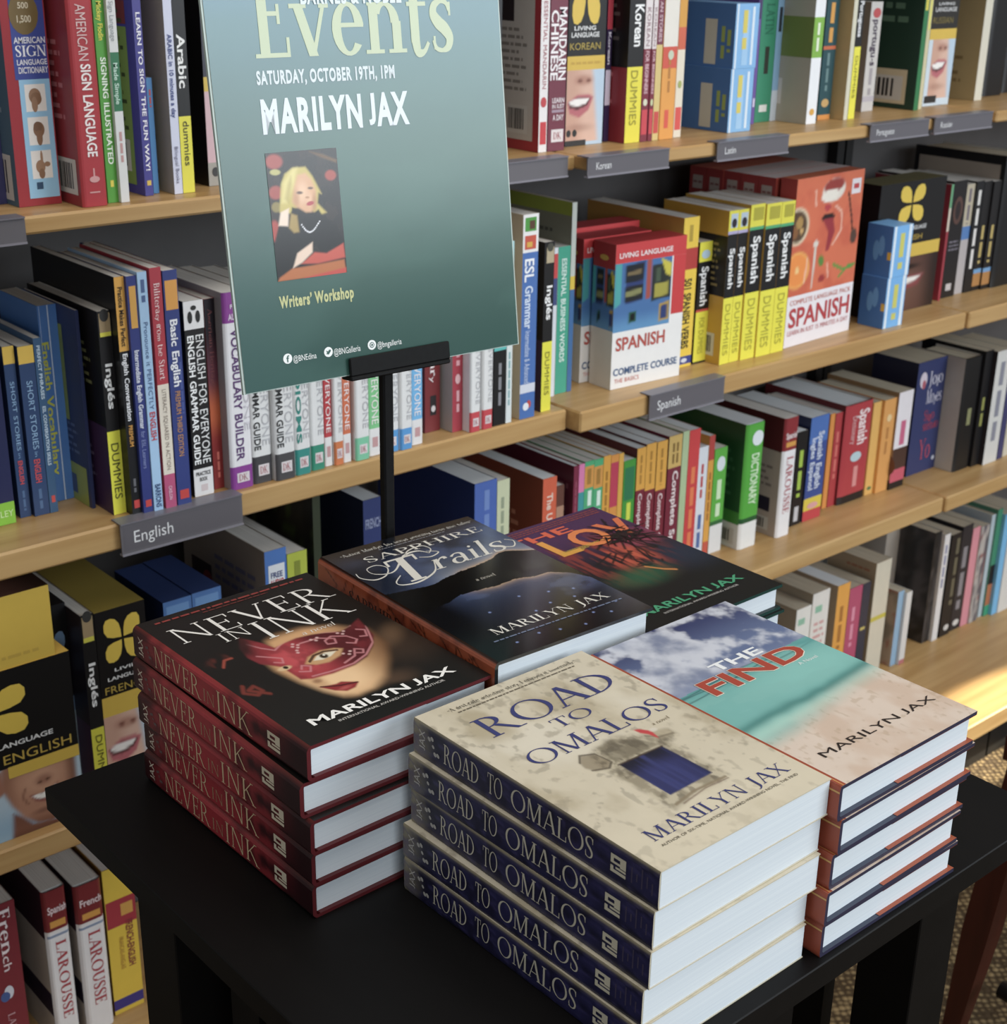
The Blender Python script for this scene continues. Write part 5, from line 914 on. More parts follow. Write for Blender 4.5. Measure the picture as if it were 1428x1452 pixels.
book('paperback', 'thick black and yellow paperback with purple back lettered Inglés', GROUP_M, (0.6716, 1.4137, 0.8134), 0, 0.0148, 0.2278, 0.17, '171517', s='141214', sd=[('r', '3c2448', 0.0, 1, 0, 0.44), ('g', '7a7a50', 0.3, 0.85, 0.62, 0.84, 6), ('g', '7a6a8a', 0.2, 0.8, 0.15, 0.36, 6)], bands=[(0, 0.42, 'e6e22e')], texts=[('Inglés', 'f4f4f4', 'v', 0.3, 0.82, 0.53, 0.75), ('DUMMIES', '4a4a20', 'v', 0.22, 0.8, 0.08, 0.36, 'b')], decals=[('r', 'a8906a', 0.1, 0.95, 0.9, 0.99), ('r', 'e8e040', 0.1, 0.95, 0.88, 0.9), ('e', '3a3a3a', 0.5, 0.98, 0.35, 0.03)])
book('paperback', 'tall slim English Conversation paperback, black with an amber top', GROUP_M, (0.6868, 1.3996, 0.8134), 0, 0.011, 0.2647, 0.2, '15151a', s='151518', bands=[(0.7, 1, 'e0a437')], texts=[('Practice Makes Perfect', '3a2c18', 'v', 0.28, 0.75, 0.72, 0.96), ('English Conversation', 'f0f0f4', 'v', 0.28, 0.78, 0.41, 0.69), ('PREMIUM', 'd89a38', 'v', 0.3, 0.7, 0.3, 0.39)], decals=[('r', 'c8302c', 0.25, 0.85, 0.03, 0.065), ('gv', '6a6a70', 0.35, 0.6, 0.1, 0.16)])
book('paperback', 'tall slim Intermediate English Grammar paperback, navy with an amber patch', GROUP_M, (0.6982, 1.3953, 0.8134), 0, 0.0116, 0.2648, 0.16, '27347c', texts=[('Intermediate English Grammar', 'e4e8f4', 'v', 0.28, 0.75, 0.37, 0.7), ('for ESL Learners', '8a96c8', 'v', 0.3, 0.7, 0.2, 0.36, 'b')], decals=[('r', 'd8a03c', 0.2, 0.85, 0.79, 0.96), ('r', 'c8302c', 0.25, 0.85, 0.03, 0.06)])
book('paperback', 'tall slim light blue paperback lettered PERFECTLY and ENGLISH in red', GROUP_M, (0.7103, 1.3937, 0.8134), 0, 0.0107, 0.2679, 0.16, 'a4c8ea', texts=[('Pronounce it PERFECTLY', '3a5484', 'v', 0.3, 0.75, 0.44, 0.8, 'b'), ('ENGLISH', 'c0242c', 'v', 0.25, 0.85, 0.31, 0.43), ('BARRONS', '2c4474', 'v', 0.25, 0.85, 0.02, 0.12)], decals=[('gv', '4a6494', 0.3, 0.7, 0.88, 0.97)])
book('paperback', 'tall red and cream paperback lettered Biliteracy from the Start', GROUP_M, (0.7242, 1.393, 0.8134), 0, 0.0132, 0.2706, 0.16, 'b02438', bands=[(0.15, 0.53, 'e6dccc'), (0, 0.15, 'bc4a78')], texts=[('Biliteracy from the Start', 'f6e4e4', 'v', 0.28, 0.8, 0.55, 0.94, 's'), ('LITERACY SQUARED IN ACTION', '8a7a70', 'v', 0.35, 0.7, 0.17, 0.51, 'b'), ('CASLON', 'e8c0d4', 'v', 0.35, 0.65, 0.04, 0.1)])
book('paperback', 'tall navy Basic English paperback with an orange patch', GROUP_M, (0.7391, 1.393, 0.8134), 0, 0.0169, 0.2657, 0.19, '293a80', texts=[('Basic English', 'f4f4fa', 'v', 0.3, 0.8, 0.52, 0.8), ('PREMIUM THIRD EDITION', 'd0923c', 'v', 0.32, 0.68, 0.22, 0.5, 'b')], decals=[('r', 'e09c38', 0.1, 0.95, 0.84, 0.96), ('r', 'c8302c', 0.2, 0.85, 0.03, 0.07), ('gv', '40549c', 0.75, 0.9, 0.4, 0.62)])
book('paperback', 'black and white English grammar guide in large spaced capitals', GROUP_M, (0.768, 1.4061, 0.8134), 0, 0.0243, 0.2258, 0.16, '1c1a1c', bands=[(0, 0.145, 'eceaea'), (0.86, 1, 'eceaea')], texts=[('ENGLISH FOR EVERYONE', 'f4f4f4', 'v', 0.52, 0.92, 0.17, 0.83, 'b'), ('ENGLISH GRAMMAR GUIDE', 'ffffff', 'v', 0.1, 0.42, 0.17, 0.83), ('PRACTICE', '3a3a3a', 'h', 0.12, 0.88, 0.11, 0.13), ('BOOK', '3a3a3a', 'h', 0.3, 0.7, 0.08, 0.1)], decals=[('r', 'd8c8c8', 0.35, 0.7, 0.025, 0.06), ('e', '2a2a2a', 0.3, 0.92, 0.12, 0.03), ('e', '2a2a2a', 0.7, 0.92, 0.12, 0.03), ('e', '2a2a2a', 0.5, 0.965, 0.14, 0.012)])
book('paperback', 'paperback with a red to dusk purple sunset spine', GROUP_M, (0.7985, 1.4151, 0.8134), 0, 0.0129, 0.2228, 0.14, 'a82020', decals=[('a', 'sunset', 0, 1, 0, 1, 3, 30), ('gv', 'd86a5a', 0.436, 0.6639999999999999, 0.06, 0.2)], texts=[('American Heritage', '8a4a4a', 'v', 0.3, 0.7, 0.55, 0.95, 's')])
book('paperback', 'white Vocabulary Builder book with purple head and foot', GROUP_M, (0.8118, 1.4009, 0.8134), 0, 0.0293, 0.2308, 0.16, 'eceaee', s='a8a0a2', bands=[(0, 0.12, '8e3a98'), (0.85, 1, '8e3a98')], bulge=0.003, texts=[('VOCABULARY BUILDER', '5a3470', 'v', 0.28, 0.62, 0.15, 0.82), ('EVERYONE', 'c8c4cc', 'v', 0.68, 0.95, 0.3, 0.82, 'b'), ('FREE', 'f0e4f4', 'h', 0.3, 0.8, 0.92, 0.94), ('AUDIO', 'f0e4f4', 'h', 0.2, 0.9, 0.865, 0.895), ('DK', 'a03448', 'h', 0.32, 0.73, 0.043, 0.078, 's')], decals=[('r', 'e4dce0', 0.25, 0.8, 0.035, 0.085)])
book('paperback', 'white grammar guide with charcoal foot, nearest the white and purple vocabulary book', GROUP_M, (0.8425, 1.4024, 0.8134), 0, 0.0259, 0.2269, 0.16, 'e6e6e6', bands=[(0, 0.145, '47464a')], bulge=0.0025, texts=[('GRAMMAR GUIDE', '2c2c2e', 'v', 0.1, 0.42, 0.18, 0.6), ('EVERYONE', 'bcbcc0', 'v', 0.5, 0.9, 0.2, 0.6, 'b'), ('DK', 'b0404c', 'h', 0.32, 0.73, 0.05, 0.09, 's')], decals=[('r', 'e2dadc', 0.25, 0.8, 0.04, 0.1)])
book('paperback', 'white grammar guide with charcoal foot, nearest the teal footed idioms book', GROUP_M, (0.8689, 1.3952, 0.8134), 0, 0.0267, 0.2248, 0.16, 'e6e6e6', bands=[(0, 0.145, '4e4d50')], bulge=0.0025, texts=[('GRAMMAR GUIDE', '2c2c2e', 'v', 0.1, 0.42, 0.18, 0.6), ('EVERYONE', 'bcbcc0', 'v', 0.5, 0.9, 0.2, 0.6, 'b'), ('DK', 'b0404c', 'h', 0.32, 0.73, 0.05, 0.09, 's')], decals=[('r', 'e2dadc', 0.25, 0.8, 0.04, 0.1)])
book('paperback', 'white idioms book with teal foot under the poster', GROUP_M, (0.8971, 1.3965, 0.8134), 0, 0.0212, 0.2203, 0.16, 'e6e6e6', bands=[(0, 0.145, '2f9088')], bulge=0.0025, texts=[('IDIOMS', '2f8a80', 'v', 0.1, 0.42, 0.18, 0.6), ('EVERYONE', 'bcbcc0', 'v', 0.5, 0.9, 0.2, 0.6, 'b'), ('DK', 'b0404c', 'h', 0.32, 0.73, 0.05, 0.09, 's')], decals=[('r', 'e2dadc', 0.25, 0.8, 0.04, 0.1)])
book('paperback', 'white book with deep green foot beside the idioms book', GROUP_M, (0.9207, 1.3988, 0.8134), 0, 0.0194, 0.2166, 0.16, 'e6e6e6', bands=[(0, 0.145, '2f9076')], bulge=0.0025, texts=[('EVERYONE', 'bcbcc0', 'v', 0.5, 0.9, 0.2, 0.6, 'b'), ('DK', 'b0404c', 'h', 0.32, 0.73, 0.05, 0.09, 's')], decals=[('r', 'e2dadc', 0.25, 0.8, 0.04, 0.1)])
book('paperback', 'slim red book with white foot beside the green footed white book', GROUP_M, (0.9421, 1.4008, 0.8134), 0, 0.0106, 0.1925, 0.16, 'bc2a34', bands=[(0, 0.19, 'e8e6e6')], bulge=0.001, texts=[('EVERYONE', 'f4ecec', 'v', 0.2, 0.8, 0.22, 0.62, 'b')], decals=[('r', 'c89a9c', 0.25, 0.75, 0.06, 0.13)])
book('paperback', 'white book with orange foot under the poster', GROUP_M, (0.9533, 1.3983, 0.8134), 0, 0.0135, 0.2038, 0.16, 'e6e6e6', bands=[(0, 0.145, 'd2743a')], bulge=0.0025, texts=[('EVERYONE', 'bcbcc0', 'v', 0.5, 0.9, 0.2, 0.6, 'b'), ('DK', 'b0404c', 'h', 0.32, 0.73, 0.05, 0.09, 's')], decals=[('r', 'e2dadc', 0.25, 0.8, 0.04, 0.1)])
book('paperback', 'orange book with white foot beside the orange footed white one', GROUP_M, (0.9674, 1.3985, 0.8134), 0, 0.0112, 0.1892, 0.16, 'd2683a', bands=[(0, 0.19, 'e8e6e6')], bulge=0.001, texts=[('EVERYONE', 'f4ecec', 'v', 0.2, 0.8, 0.22, 0.62, 'b')], decals=[('r', 'c89a9c', 0.25, 0.75, 0.06, 0.13)])
book('paperback', 'white book with pale mint foot under the poster clip', GROUP_M, (0.9823, 1.3949, 0.8134), 0, 0.0208, 0.2003, 0.16, 'e6e6e6', bands=[(0, 0.145, '7cc9a4')], bulge=0.0025, texts=[('EVERYONE', 'bcbcc0', 'v', 0.5, 0.9, 0.2, 0.6, 'b'), ('DK', 'b0404c', 'h', 0.32, 0.73, 0.05, 0.09, 's')], decals=[('r', 'e2dadc', 0.25, 0.8, 0.04, 0.1)])
book('paperback', 'light green book with white foot before the stand pole', GROUP_M, (1.0055, 1.3976, 0.8134), 0, 0.0166, 0.1837, 0.16, '7cc888', bands=[(0, 0.19, 'e8e6e6')], bulge=0.001, texts=[('EVERYONE', 'f4ecec', 'v', 0.2, 0.8, 0.22, 0.62, 'b')], decals=[('r', 'c89a9c', 0.25, 0.75, 0.06, 0.13)])
book('paperback', 'white book with blue foot mostly behind the stand pole', GROUP_M, (1.0239, 1.3958, 0.8134), 0, 0.0248, 0.1941, 0.16, 'e6e6e6', bands=[(0, 0.145, '4a9ad8')], bulge=0.0025, texts=[('EVERYONE', 'bcbcc0', 'v', 0.5, 0.9, 0.2, 0.6, 'b'), ('DK', 'b0404c', 'h', 0.32, 0.73, 0.05, 0.09, 's')], decals=[('r', 'e2dadc', 0.25, 0.8, 0.04, 0.1)])
book('paperback', 'white book with blue foot just past the stand pole', GROUP_M, (1.0491, 1.3933, 0.8134), 0, 0.0185, 0.1911, 0.16, 'e6e6e6', bands=[(0, 0.145, '4a98d8')], bulge=0.0025, texts=[('EVERYONE', 'bcbcc0', 'v', 0.5, 0.9, 0.2, 0.6, 'b'), ('DK', 'b0404c', 'h', 0.32, 0.73, 0.05, 0.09, 's')], decals=[('r', 'e2dadc', 0.25, 0.8, 0.04, 0.1)])
book('paperback', 'sky blue book with white foot past the stand pole', GROUP_M, (1.0718, 1.3983, 0.8134), 0, 0.0164, 0.1737, 0.16, '6ab4e6', bands=[(0, 0.19, 'e8e6e6')], bulge=0.001, texts=[('EVERYONE', 'f4ecec', 'v', 0.2, 0.8, 0.22, 0.62, 'b')], decals=[('r', 'c89a9c', 0.25, 0.75, 0.06, 0.13)])
book('dictionary', 'dark maroon dictionary with white lettering beside the sky blue book', GROUP_M, (1.1138, 1.4255, 0.8134), 0, 0.0246, 0.22, 0.12, '7a1f24', texts=[('Dictionary', 'eee0e0', 'v', 0.35, 0.75, 0.3, 0.75, 'S')], decals=[('r', '2a2426', 0.35, 0.75, 0.1, 0.22), ('e', 'd8d0d0', 0.55, 0.14, 0.14, 0.02)])
book('paperback', 'crimson paperback with cream page edges beside the maroon dictionary', GROUP_M, (1.1437, 1.4064, 0.8134), 0, 0.0169, 0.22, 0.13, 'a8283c', s='b8ada6', decals=[('e', 'e0b0b4', 0.5, 0.32, 0.25, 0.03), ('gv', 'e0a0a8', 0.354, 0.696, 0.4, 0.9), ('gv', 'e0a8b0', 0.39199999999999996, 0.6579999999999999, 0.12, 0.25)])
book('paperback', 'white book with red foot, nearer the crimson paperback', GROUP_M, (1.1609, 1.3931, 0.8134), 0, 0.0171, 0.184, 0.16, 'e6e6e6', bands=[(0, 0.145, 'c83440')], bulge=0.0025, texts=[('EVERYONE', 'bcbcc0', 'v', 0.5, 0.9, 0.2, 0.6, 'b'), ('DK', 'b0404c', 'h', 0.32, 0.73, 0.05, 0.09, 's')], decals=[('r', 'e2dadc', 0.25, 0.8, 0.04, 0.1)])
book('paperback', 'white book with red foot, nearer the black and aqua book', GROUP_M, (1.1814, 1.393, 0.8134), 0, 0.0177, 0.1811, 0.16, 'e6e6e6', bands=[(0, 0.145, 'c83440')], bulge=0.0025, texts=[('EVERYONE', 'bcbcc0', 'v', 0.5, 0.9, 0.2, 0.6, 'b'), ('DK', 'b0404c', 'h', 0.32, 0.73, 0.05, 0.09, 's')], decals=[('r', 'e2dadc', 0.25, 0.8, 0.04, 0.1)])
book('paperback', 'black book with an aqua upper half right of the red footed white books', GROUP_M, (1.2017, 1.393, 0.8134), 0, 0.0207, 0.24, 0.16, '151416', bands=[(0.42, 1, '57bcb8')], decals=[('gv', 'd8f0ec', 0.348, 0.6519999999999999, 0.5, 0.9), ('gv', '8a8a90', 0.386, 0.614, 0.1, 0.35)])
book('paperback', 'slim white and pale blue paperback beside the black and aqua book', GROUP_M, (1.2232, 1.393, 0.8134), 0, 0.0095, 0.24, 0.16, 'dfe6e6', bands=[(0.5, 1, 'a8d4d8')], decals=[('gv', '8ab4b8', 0.348, 0.6519999999999999, 0.1, 0.4)])
book('paperback', 'tall blue ESL Grammar book with two small pictures at its top', GROUP_M, (1.2473, 1.393, 0.8134), 0, 0.0263, 0.2708, 0.18, '3c6cb4', s='c4b090', bands=[(0.13, 0.175, 'd8dce8'), (0.82, 1, 'eceaea')], texts=[('ESL', 'f2f4fa', 'v', 0.15, 0.75, 0.68, 0.79), ('Grammar', 'd8e4f6', 'v', 0.2, 0.7, 0.45, 0.66), ('Intermediate & Advanced', 'd0dcf0', 'v', 0.25, 0.6, 0.18, 0.44, 'b')], decals=[('r', '4a9a3c', 0.12, 0.85, 0.92, 0.985), ('r', '5a3a28', 0.4, 0.75, 0.93, 0.97, 0.0004), ('r', 'c8482c', 0.12, 0.85, 0.835, 0.9), ('r', 'd8a838', 0.25, 0.6, 0.845, 0.87, 0.0004), ('e', 'c03a34', 0.6, 0.07, 0.14, 0.02), ('e', 'e8ecf4', 0.4, 0.06, 0.2, 0.02)], edge='d8c8a8')
book('paperback', 'slim black and yellow paperback lettered Inglés beside the tall ESL Grammar book', GROUP_M, (1.2917, 1.3998, 0.8134), 0, 0.0173, 0.2296, 0.15, '161517', s='3a2a48', bands=[(0, 0.42, 'e8e22c')], sd=[('r', '171517', 0, 1, 0.43, 1)], texts=[('Inglés', 'f4f4f4', 'v', 0.3, 0.85, 0.55, 0.75), ('DUMMIES', '86802a', 'v', 0.3, 0.75, 0.1, 0.36, 'b')], decals=[('r', 'b8a888', 0.2, 0.95, 0.88, 0.97), ('e', '4a4a40', 0.55, 0.97, 0.32, 0.025)])
book('paperback', 'thin white booklet with a red and blue top beside the slim Inglés paperback', GROUP_M, (1.3503, 1.444, 0.8134), 0, 0.0066, 0.2085, 0.16, 'dfe2ea', bands=[(0.62, 0.8, '3c4a80'), (0.8, 0.96, 'cc3434')])
book('paperback', 'teal Business Words paperback with white lettering', GROUP_M, (1.3615, 1.448, 0.8134), 0, 0.0223, 0.2074, 0.13, '3aa68a', s='cfc8be', texts=[('ESSENTIAL BUSINESS WORDS', 'e0f4ec', 'v', 0.3, 0.7, 0.22, 0.92)])
book('paperback', 'tall slim book with grey back and lime head behind the teal paperback', GROUP_M, (1.3843, 1.4474, 0.8134), 0, 0.0085, 0.2651, 0.1926, '3468a0', s='8a8a78', bands=[(0.55, 0.62, 'e0c030'), (0.62, 1, 'c6cac2')], sd=[('r', '9aa83c', 0, 1, 0.93, 1), ('g', '5a5a50', 0.3, 0.8, 0.82, 0.86, 1)])
carton('boxed_course', 'white and red Spanish boxed course with a photo of blue houses, frontmost of three', GROUP_M, (1.4386, 1.4152, 0.8134), -3.3, 0.1344, 0.2065, 0.046, 'f0eeec', s='d8d2c8', top='a82028', bands=[(0.87, 1, 'cc2428')], sd=[('r', 'a01c24', 0, 1, 0.83, 1), ('a', 'houses', 0, 1, 0.41, 0.83, 20, 20), ('e', 'c8a040', 0.5, 0.9, 0.2, 0.02)], decals=[('a', 'houses', 0, 0.8, 0.4, 0.87, 40, 40), ('r', 'cc2428', 0.82, 1, 0.46, 0.87)], texts=[('LIVING LANGUAGE', 'f6e8e8', 'h', 0.05, 0.8, 0.905, 0.94), ('SPANISH', 'b8483c', 'h', 0.05, 0.75, 0.27, 0.36), ('COMPLETE COURSE', '43608c', 'h', 0.03, 0.95, 0.095, 0.145), ('THE BASICS', 'c86a60', 'h', 0.05, 0.4, 0.04, 0.07, 'b')])
carton('boxed_course', 'red and white Spanish boxed course, middle of three behind the front box', GROUP_M, (1.4281, 1.468, 0.8134), -3.3, 0.127, 0.207, 0.04, 'f0eeec', s='d8d2c8', top='a82028', bands=[(0.87, 1, 'cc2428')], sd=[('r', 'a01c24', 0, 1, 0.83, 1), ('a', 'houses', 0, 1, 0.41, 0.83, 20, 20), ('e', 'c8a040', 0.5, 0.9, 0.2, 0.02)], decals=[('a', 'houses', 0, 0.8, 0.4, 0.87, 40, 40), ('r', 'cc2428', 0.82, 1, 0.46, 0.87)], texts=[('LIVING LANGUAGE', 'f6e8e8', 'h', 0.05, 0.8, 0.905, 0.94), ('SPANISH', 'b8483c', 'h', 0.05, 0.75, 0.27, 0.36), ('COMPLETE COURSE', '43608c', 'h', 0.03, 0.95, 0.095, 0.145), ('THE BASICS', 'c86a60', 'h', 0.05, 0.4, 0.04, 0.07, 'b')])
carton('boxed_course', 'red Spanish boxed course, rearmost of three behind the front box', GROUP_M, (1.4505, 1.514, 0.8134), -3.3, 0.127, 0.2121, 0.04, 'f0eeec', s='d8d2c8', top='a82028', bands=[(0.87, 1, 'cc2428')], sd=[('r', 'a01c24', 0, 1, 0.83, 1), ('a', 'houses', 0, 1, 0.41, 0.83, 20, 20), ('e', 'c8a040', 0.5, 0.9, 0.2, 0.02)], decals=[('a', 'houses', 0, 0.8, 0.4, 0.87, 40, 40), ('r', 'cc2428', 0.82, 1, 0.46, 0.87)], texts=[('LIVING LANGUAGE', 'f6e8e8', 'h', 0.05, 0.8, 0.905, 0.94), ('SPANISH', 'b8483c', 'h', 0.05, 0.75, 0.27, 0.36), ('COMPLETE COURSE', '43608c', 'h', 0.03, 0.95, 0.095, 0.145), ('THE BASICS', 'c86a60', 'h', 0.05, 0.4, 0.04, 0.07, 'b')])
book('paperback', 'thick yellow verb book with red and black lettering right of the Spanish box', GROUP_M, (1.5934, 1.4329, 0.8134), 0, 0.0325, 0.2238, 0.2, 'efc92c', s='b8822e', bands=[(0, 0.02, 'efc92c'), (0.02, 0.075, '2c3a8a')], texts=[('501 SPANISH VERBS', '2a2a24', 'v', 0.25, 0.72, 0.13, 0.6)], decals=[('r', 'b8281f', 0, 1, 0.66, 0.8), ('e', 'd8dce8', 0.5, 0.047, 0.2, 0.015), ('gv', 'b89a28', 0.386, 0.614, 0.82, 0.95)])
book('paperback', 'short black and yellow Spanish paperback with a globe patch on top', GROUP_M, (1.6323, 1.4344, 0.8134), 0, 0.0276, 0.1839, 0.15, '161517', s='2a2320', bands=[(0, 0.015, '2a2a20'), (0.015, 0.43, 'e6de2c'), (0.43, 0.45, 'c84030'), (0.84, 1, 'e6de2c')], texts=[('Spanish', 'f2f2f2', 'v', 0.25, 0.8, 0.48, 0.8), ('FOR DUMMIES', 'a8a020', 'v', 0.3, 0.7, 0.08, 0.38, 'b')], decals=[('e', 'b8d0e0', 0.5, 0.9, 0.33, 0.035)])
book('paperback', 'black and yellow Spanish paperback with blue picture head, first of the row of five', GROUP_M, (1.6603, 1.4065, 0.8134), 0, 0.0213, 0.2308, 0.13, '161517', bands=[(0, 0.44, 'ece430'), (0.85, 1, 'e2da34'), (0.85, 0.87, 'b0a8d0')], texts=[('Spanish', 'f4f4f4', 'v', 0.3, 0.8, 0.5, 0.76), ('DUMMIES', 'b0a828', 'v', 0.25, 0.75, 0.06, 0.4, 'b')], decals=[('r', 'b8c8d8', 0.2, 0.9, 0.89, 0.98), ('e', '2a2430', 0.55, 0.92, 0.25, 0.03)], sd=[('r', '171517', 0, 1, 0.45, 0.84), ('bar', 0.6, 0.9, 0.05, 0.2), ('g', '8a7a4a', 0.4, 0.9, 0.5, 0.8, 8)], s='c79a2c')
book('paperback', 'black and yellow Spanish paperback with blue picture head, second of the row of five', GROUP_M, (1.6829, 1.4071, 0.8134), 0, 0.022, 0.2303, 0.13, '161517', bands=[(0, 0.44, 'ece430'), (0.85, 1, 'e2da34'), (0.85, 0.87, 'b0a8d0')], texts=[('Spanish', 'f4f4f4', 'v', 0.3, 0.8, 0.5, 0.76), ('DUMMIES', 'b0a828', 'v', 0.25, 0.75, 0.06, 0.4, 'b')], decals=[('r', 'b8c8d8', 0.2, 0.9, 0.89, 0.98), ('e', '2a2430', 0.55, 0.92, 0.25, 0.03)], s='c79a2c')
book('paperback', 'thick black and yellow Spanish paperback, third of the row of five', GROUP_M, (1.7053, 1.4041, 0.8134), 0, 0.0323, 0.2353, 0.13, '161517', bands=[(0, 0.44, 'ece430'), (0.85, 1, 'e2da34'), (0.84, 0.86, '4aa870')], texts=[('Spanish', 'f4f4f4', 'v', 0.3, 0.8, 0.5, 0.8), ('DUMMIES', 'b0a828', 'v', 0.25, 0.75, 0.06, 0.4, 'b')], decals=[('gv', 'b0a828', 0.2, 0.9, 0.9, 0.98)], s='c79a2c')
book('paperback', 'thick black and yellow Spanish paperback, fourth of the row of five', GROUP_M, (1.7381, 1.4015, 0.8134), 0, 0.0347, 0.2339, 0.13, '161517', bands=[(0, 0.44, 'ece430'), (0.85, 1, 'e2da34'), (0.84, 0.86, '4aa870')], texts=[('Spanish', 'f4f4f4', 'v', 0.3, 0.8, 0.5, 0.8), ('DUMMIES', 'b0a828', 'v', 0.25, 0.75, 0.06, 0.4, 'b')], decals=[('gv', 'b0a828', 0.2, 0.9, 0.9, 0.98)], s='c79a2c')
book('paperback', 'thick black and yellow Spanish paperback, fifth of the row, touching the orange pack', GROUP_M, (1.7737, 1.4016, 0.8134), 0, 0.0307, 0.2333, 0.13, '161517', bands=[(0, 0.44, 'ece430'), (0.85, 1, 'e2da34'), (0.84, 0.86, '4aa870')], texts=[('Spanish', 'f4f4f4', 'v', 0.3, 0.8, 0.5, 0.8), ('DUMMIES', 'b0a828', 'v', 0.25, 0.75, 0.06, 0.4, 'b')], decals=[('gv', 'b0a828', 0.2, 0.9, 0.9, 0.98)], s='c79a2c')
carton('boxed_course', 'orange Spanish pack with food pictures standing face out', GROUP_M, (1.8125, 1.4072, 0.8134), 3.4, 0.1813, 0.262, 0.03, 'f0eaee', s='a83028', top='c86a4a', decals=[('a', 'food', 0, 1, 0.31, 1, 60, 50), ('r', 'e8e0e4', 0.82, 0.96, 0.86, 0.95, 0.0004), ('r', 'c03038', 0.85, 0.93, 0.89, 0.92, 0.0006)], texts=[('COMPLETE LANGUAGE PACK', 'c86a5a', 'h', 0.04, 0.96, 0.255, 0.285, 'b'), ('SPANISH', 'b83038', 'h', 0.04, 0.96, 0.12, 0.235), ('LEARN IN JUST 15 MINUTES A DAY', 'c06a70', 'h', 0.04, 0.96, 0.07, 0.1, 'b')])
carton('boxed_course', 'red language pack directly behind the orange pack', GROUP_M, (1.8075, 1.4445, 0.8134), 3.4, 0.2, 0.26, 0.0325, 'b0402e', s='9a2a2a', top='d8cfd2', sd=[('r', 'b4a49c', 0.2, 0.8, 0.87, 0.95), ('g', '8a5a58', 0.25, 0.75, 0.895, 0.925, 1)])
carton('boxed_course', 'red language pack, second behind the orange pack', GROUP_M, (1.8055, 1.478, 0.8134), 3.4, 0.2, 0.26, 0.0325, 'b0402e', s='9a2a2a', top='d8d2d6', sd=[('r', 'b4a49c', 0.2, 0.8, 0.87, 0.95), ('g', '8a5a58', 0.25, 0.75, 0.895, 0.925, 1)])
carton('boxed_course', 'red language pack, third behind the orange pack', GROUP_M, (1.8048, 1.5115, 0.8134), 3.4, 0.1987, 0.26, 0.0325, 'b0402e', s='9a2a2a', top='d4ccd0', sd=[('r', 'b4a49c', 0.2, 0.8, 0.87, 0.95), ('g', '8a5a58', 0.25, 0.75, 0.895, 0.925, 1)])
carton('boxed_course', 'red language pack, fourth behind the orange pack', GROUP_M, (1.8015, 1.545, 0.8134), 3.4, 0.2, 0.26, 0.0325, 'b0402e', s='9a2a2a', top='c86a52', sd=[('r', 'b4a49c', 0.2, 0.8, 0.87, 0.95), ('g', '8a5a58', 0.25, 0.75, 0.895, 0.925, 1)])
carton('boxed_course', 'red language pack, rearmost of five behind the orange pack', GROUP_M, (1.7996, 1.5785, 0.8134), 3.4, 0.2, 0.26, 0.0325, 'b0402e', s='9a2a2a', top='c05a46', sd=[('r', 'b4a49c', 0.2, 0.8, 0.87, 0.95), ('g', '8a5a58', 0.25, 0.75, 0.895, 0.925, 1)])
carton('card_box', 'lower of two small blue Spanish flashcard boxes on the middle shelf', GROUP_M, (2.0412, 1.385, 0.8134), 0, 0.0533, 0.0842, 0.05, '6fb0e8', s='2f6cae', sd=[('e', '5a98d0', 0.6, 0.6, 0.12, 0.2), ('e', '5a98d0', 0.4, 0.5, 0.12, 0.2), ('r', 'd8b030', 0.85, 1, 0.35, 0.5)], decals=[('r', 'e0ecf6', 0.05, 0.16, 0, 1), ('r', 'e0ecf6', 0.8, 0.95, 0, 1), ('gv', 'd0cc60', 0.386, 0.614, 0.15, 0.85)])
carton('boxed_course', 'black and yellow boxed course with a dark smiling face photo, facing out', GROUP_M, (2.0759, 1.44, 0.8134), 0, 0.1881, 0.2241, 0.06, '1b191a', s='1b191a', top='6a6648', bands=[(0.42, 0.52, 'd9b53a')], decals=[('p', 'e6c43c', 0.3, 0.68, 0.69, 0.97), ('a', 'dark_smile', 0, 1, 0.0, 0.42, 30, 26)], texts=[('LIVING LANGUAGE', 'd8d8d8', 'h', 0.25, 0.75, 0.63, 0.66), ('ENGLISH', 'c8a840', 'h', 0.3, 0.7, 0.55, 0.59, 'b')])
book('paperback', 'thin red and green booklet just past the dark smiling face box', GROUP_M, (2.292, 1.4464, 0.8134), 0, 0.0066, 0.2056, 0.16, 'a02838', bands=[(0.6, 0.8, 'd8c8b8'), (0.8, 1, '6aa87c')])
book('paperback', 'black paperback with a brown oval picture near its top on the middle shelf', GROUP_M, (2.3098, 1.4532, 0.8134), 0, 0.0417, 0.2079, 0.16, '1c181a', decals=[('e', '5a3c34', 0.5, 0.75, 0.35, 0.12), ('e', '2c2022', 0.5, 0.75, 0.2, 0.08), ('g', '7a7480', 0.15, 0.9, 0.4, 0.5, 3), ('r', 'c8c0c0', 0.3, 0.7, 0.06, 0.12)])
book('paperback', 'pale grey paperback with a blue patch between two black books', GROUP_M, (2.3592, 1.4572, 0.8134), 0, 0.0244, 0.198, 0.16, 'b8b0b0', bands=[(0.5, 0.62, '4a7ab8'), (0.62, 1, 'c0b49c')], decals=[('gv', '7a7078', 0.348, 0.6519999999999999, 0.64, 0.96)])
book('paperback', 'black paperback with white lettering beside the pale grey one', GROUP_M, (2.384, 1.454, 0.8134), 0, 0.0242, 0.2013, 0.16, '171518', decals=[('gv', 'e4e0dc', 0.354, 0.696, 0.2, 0.92)])
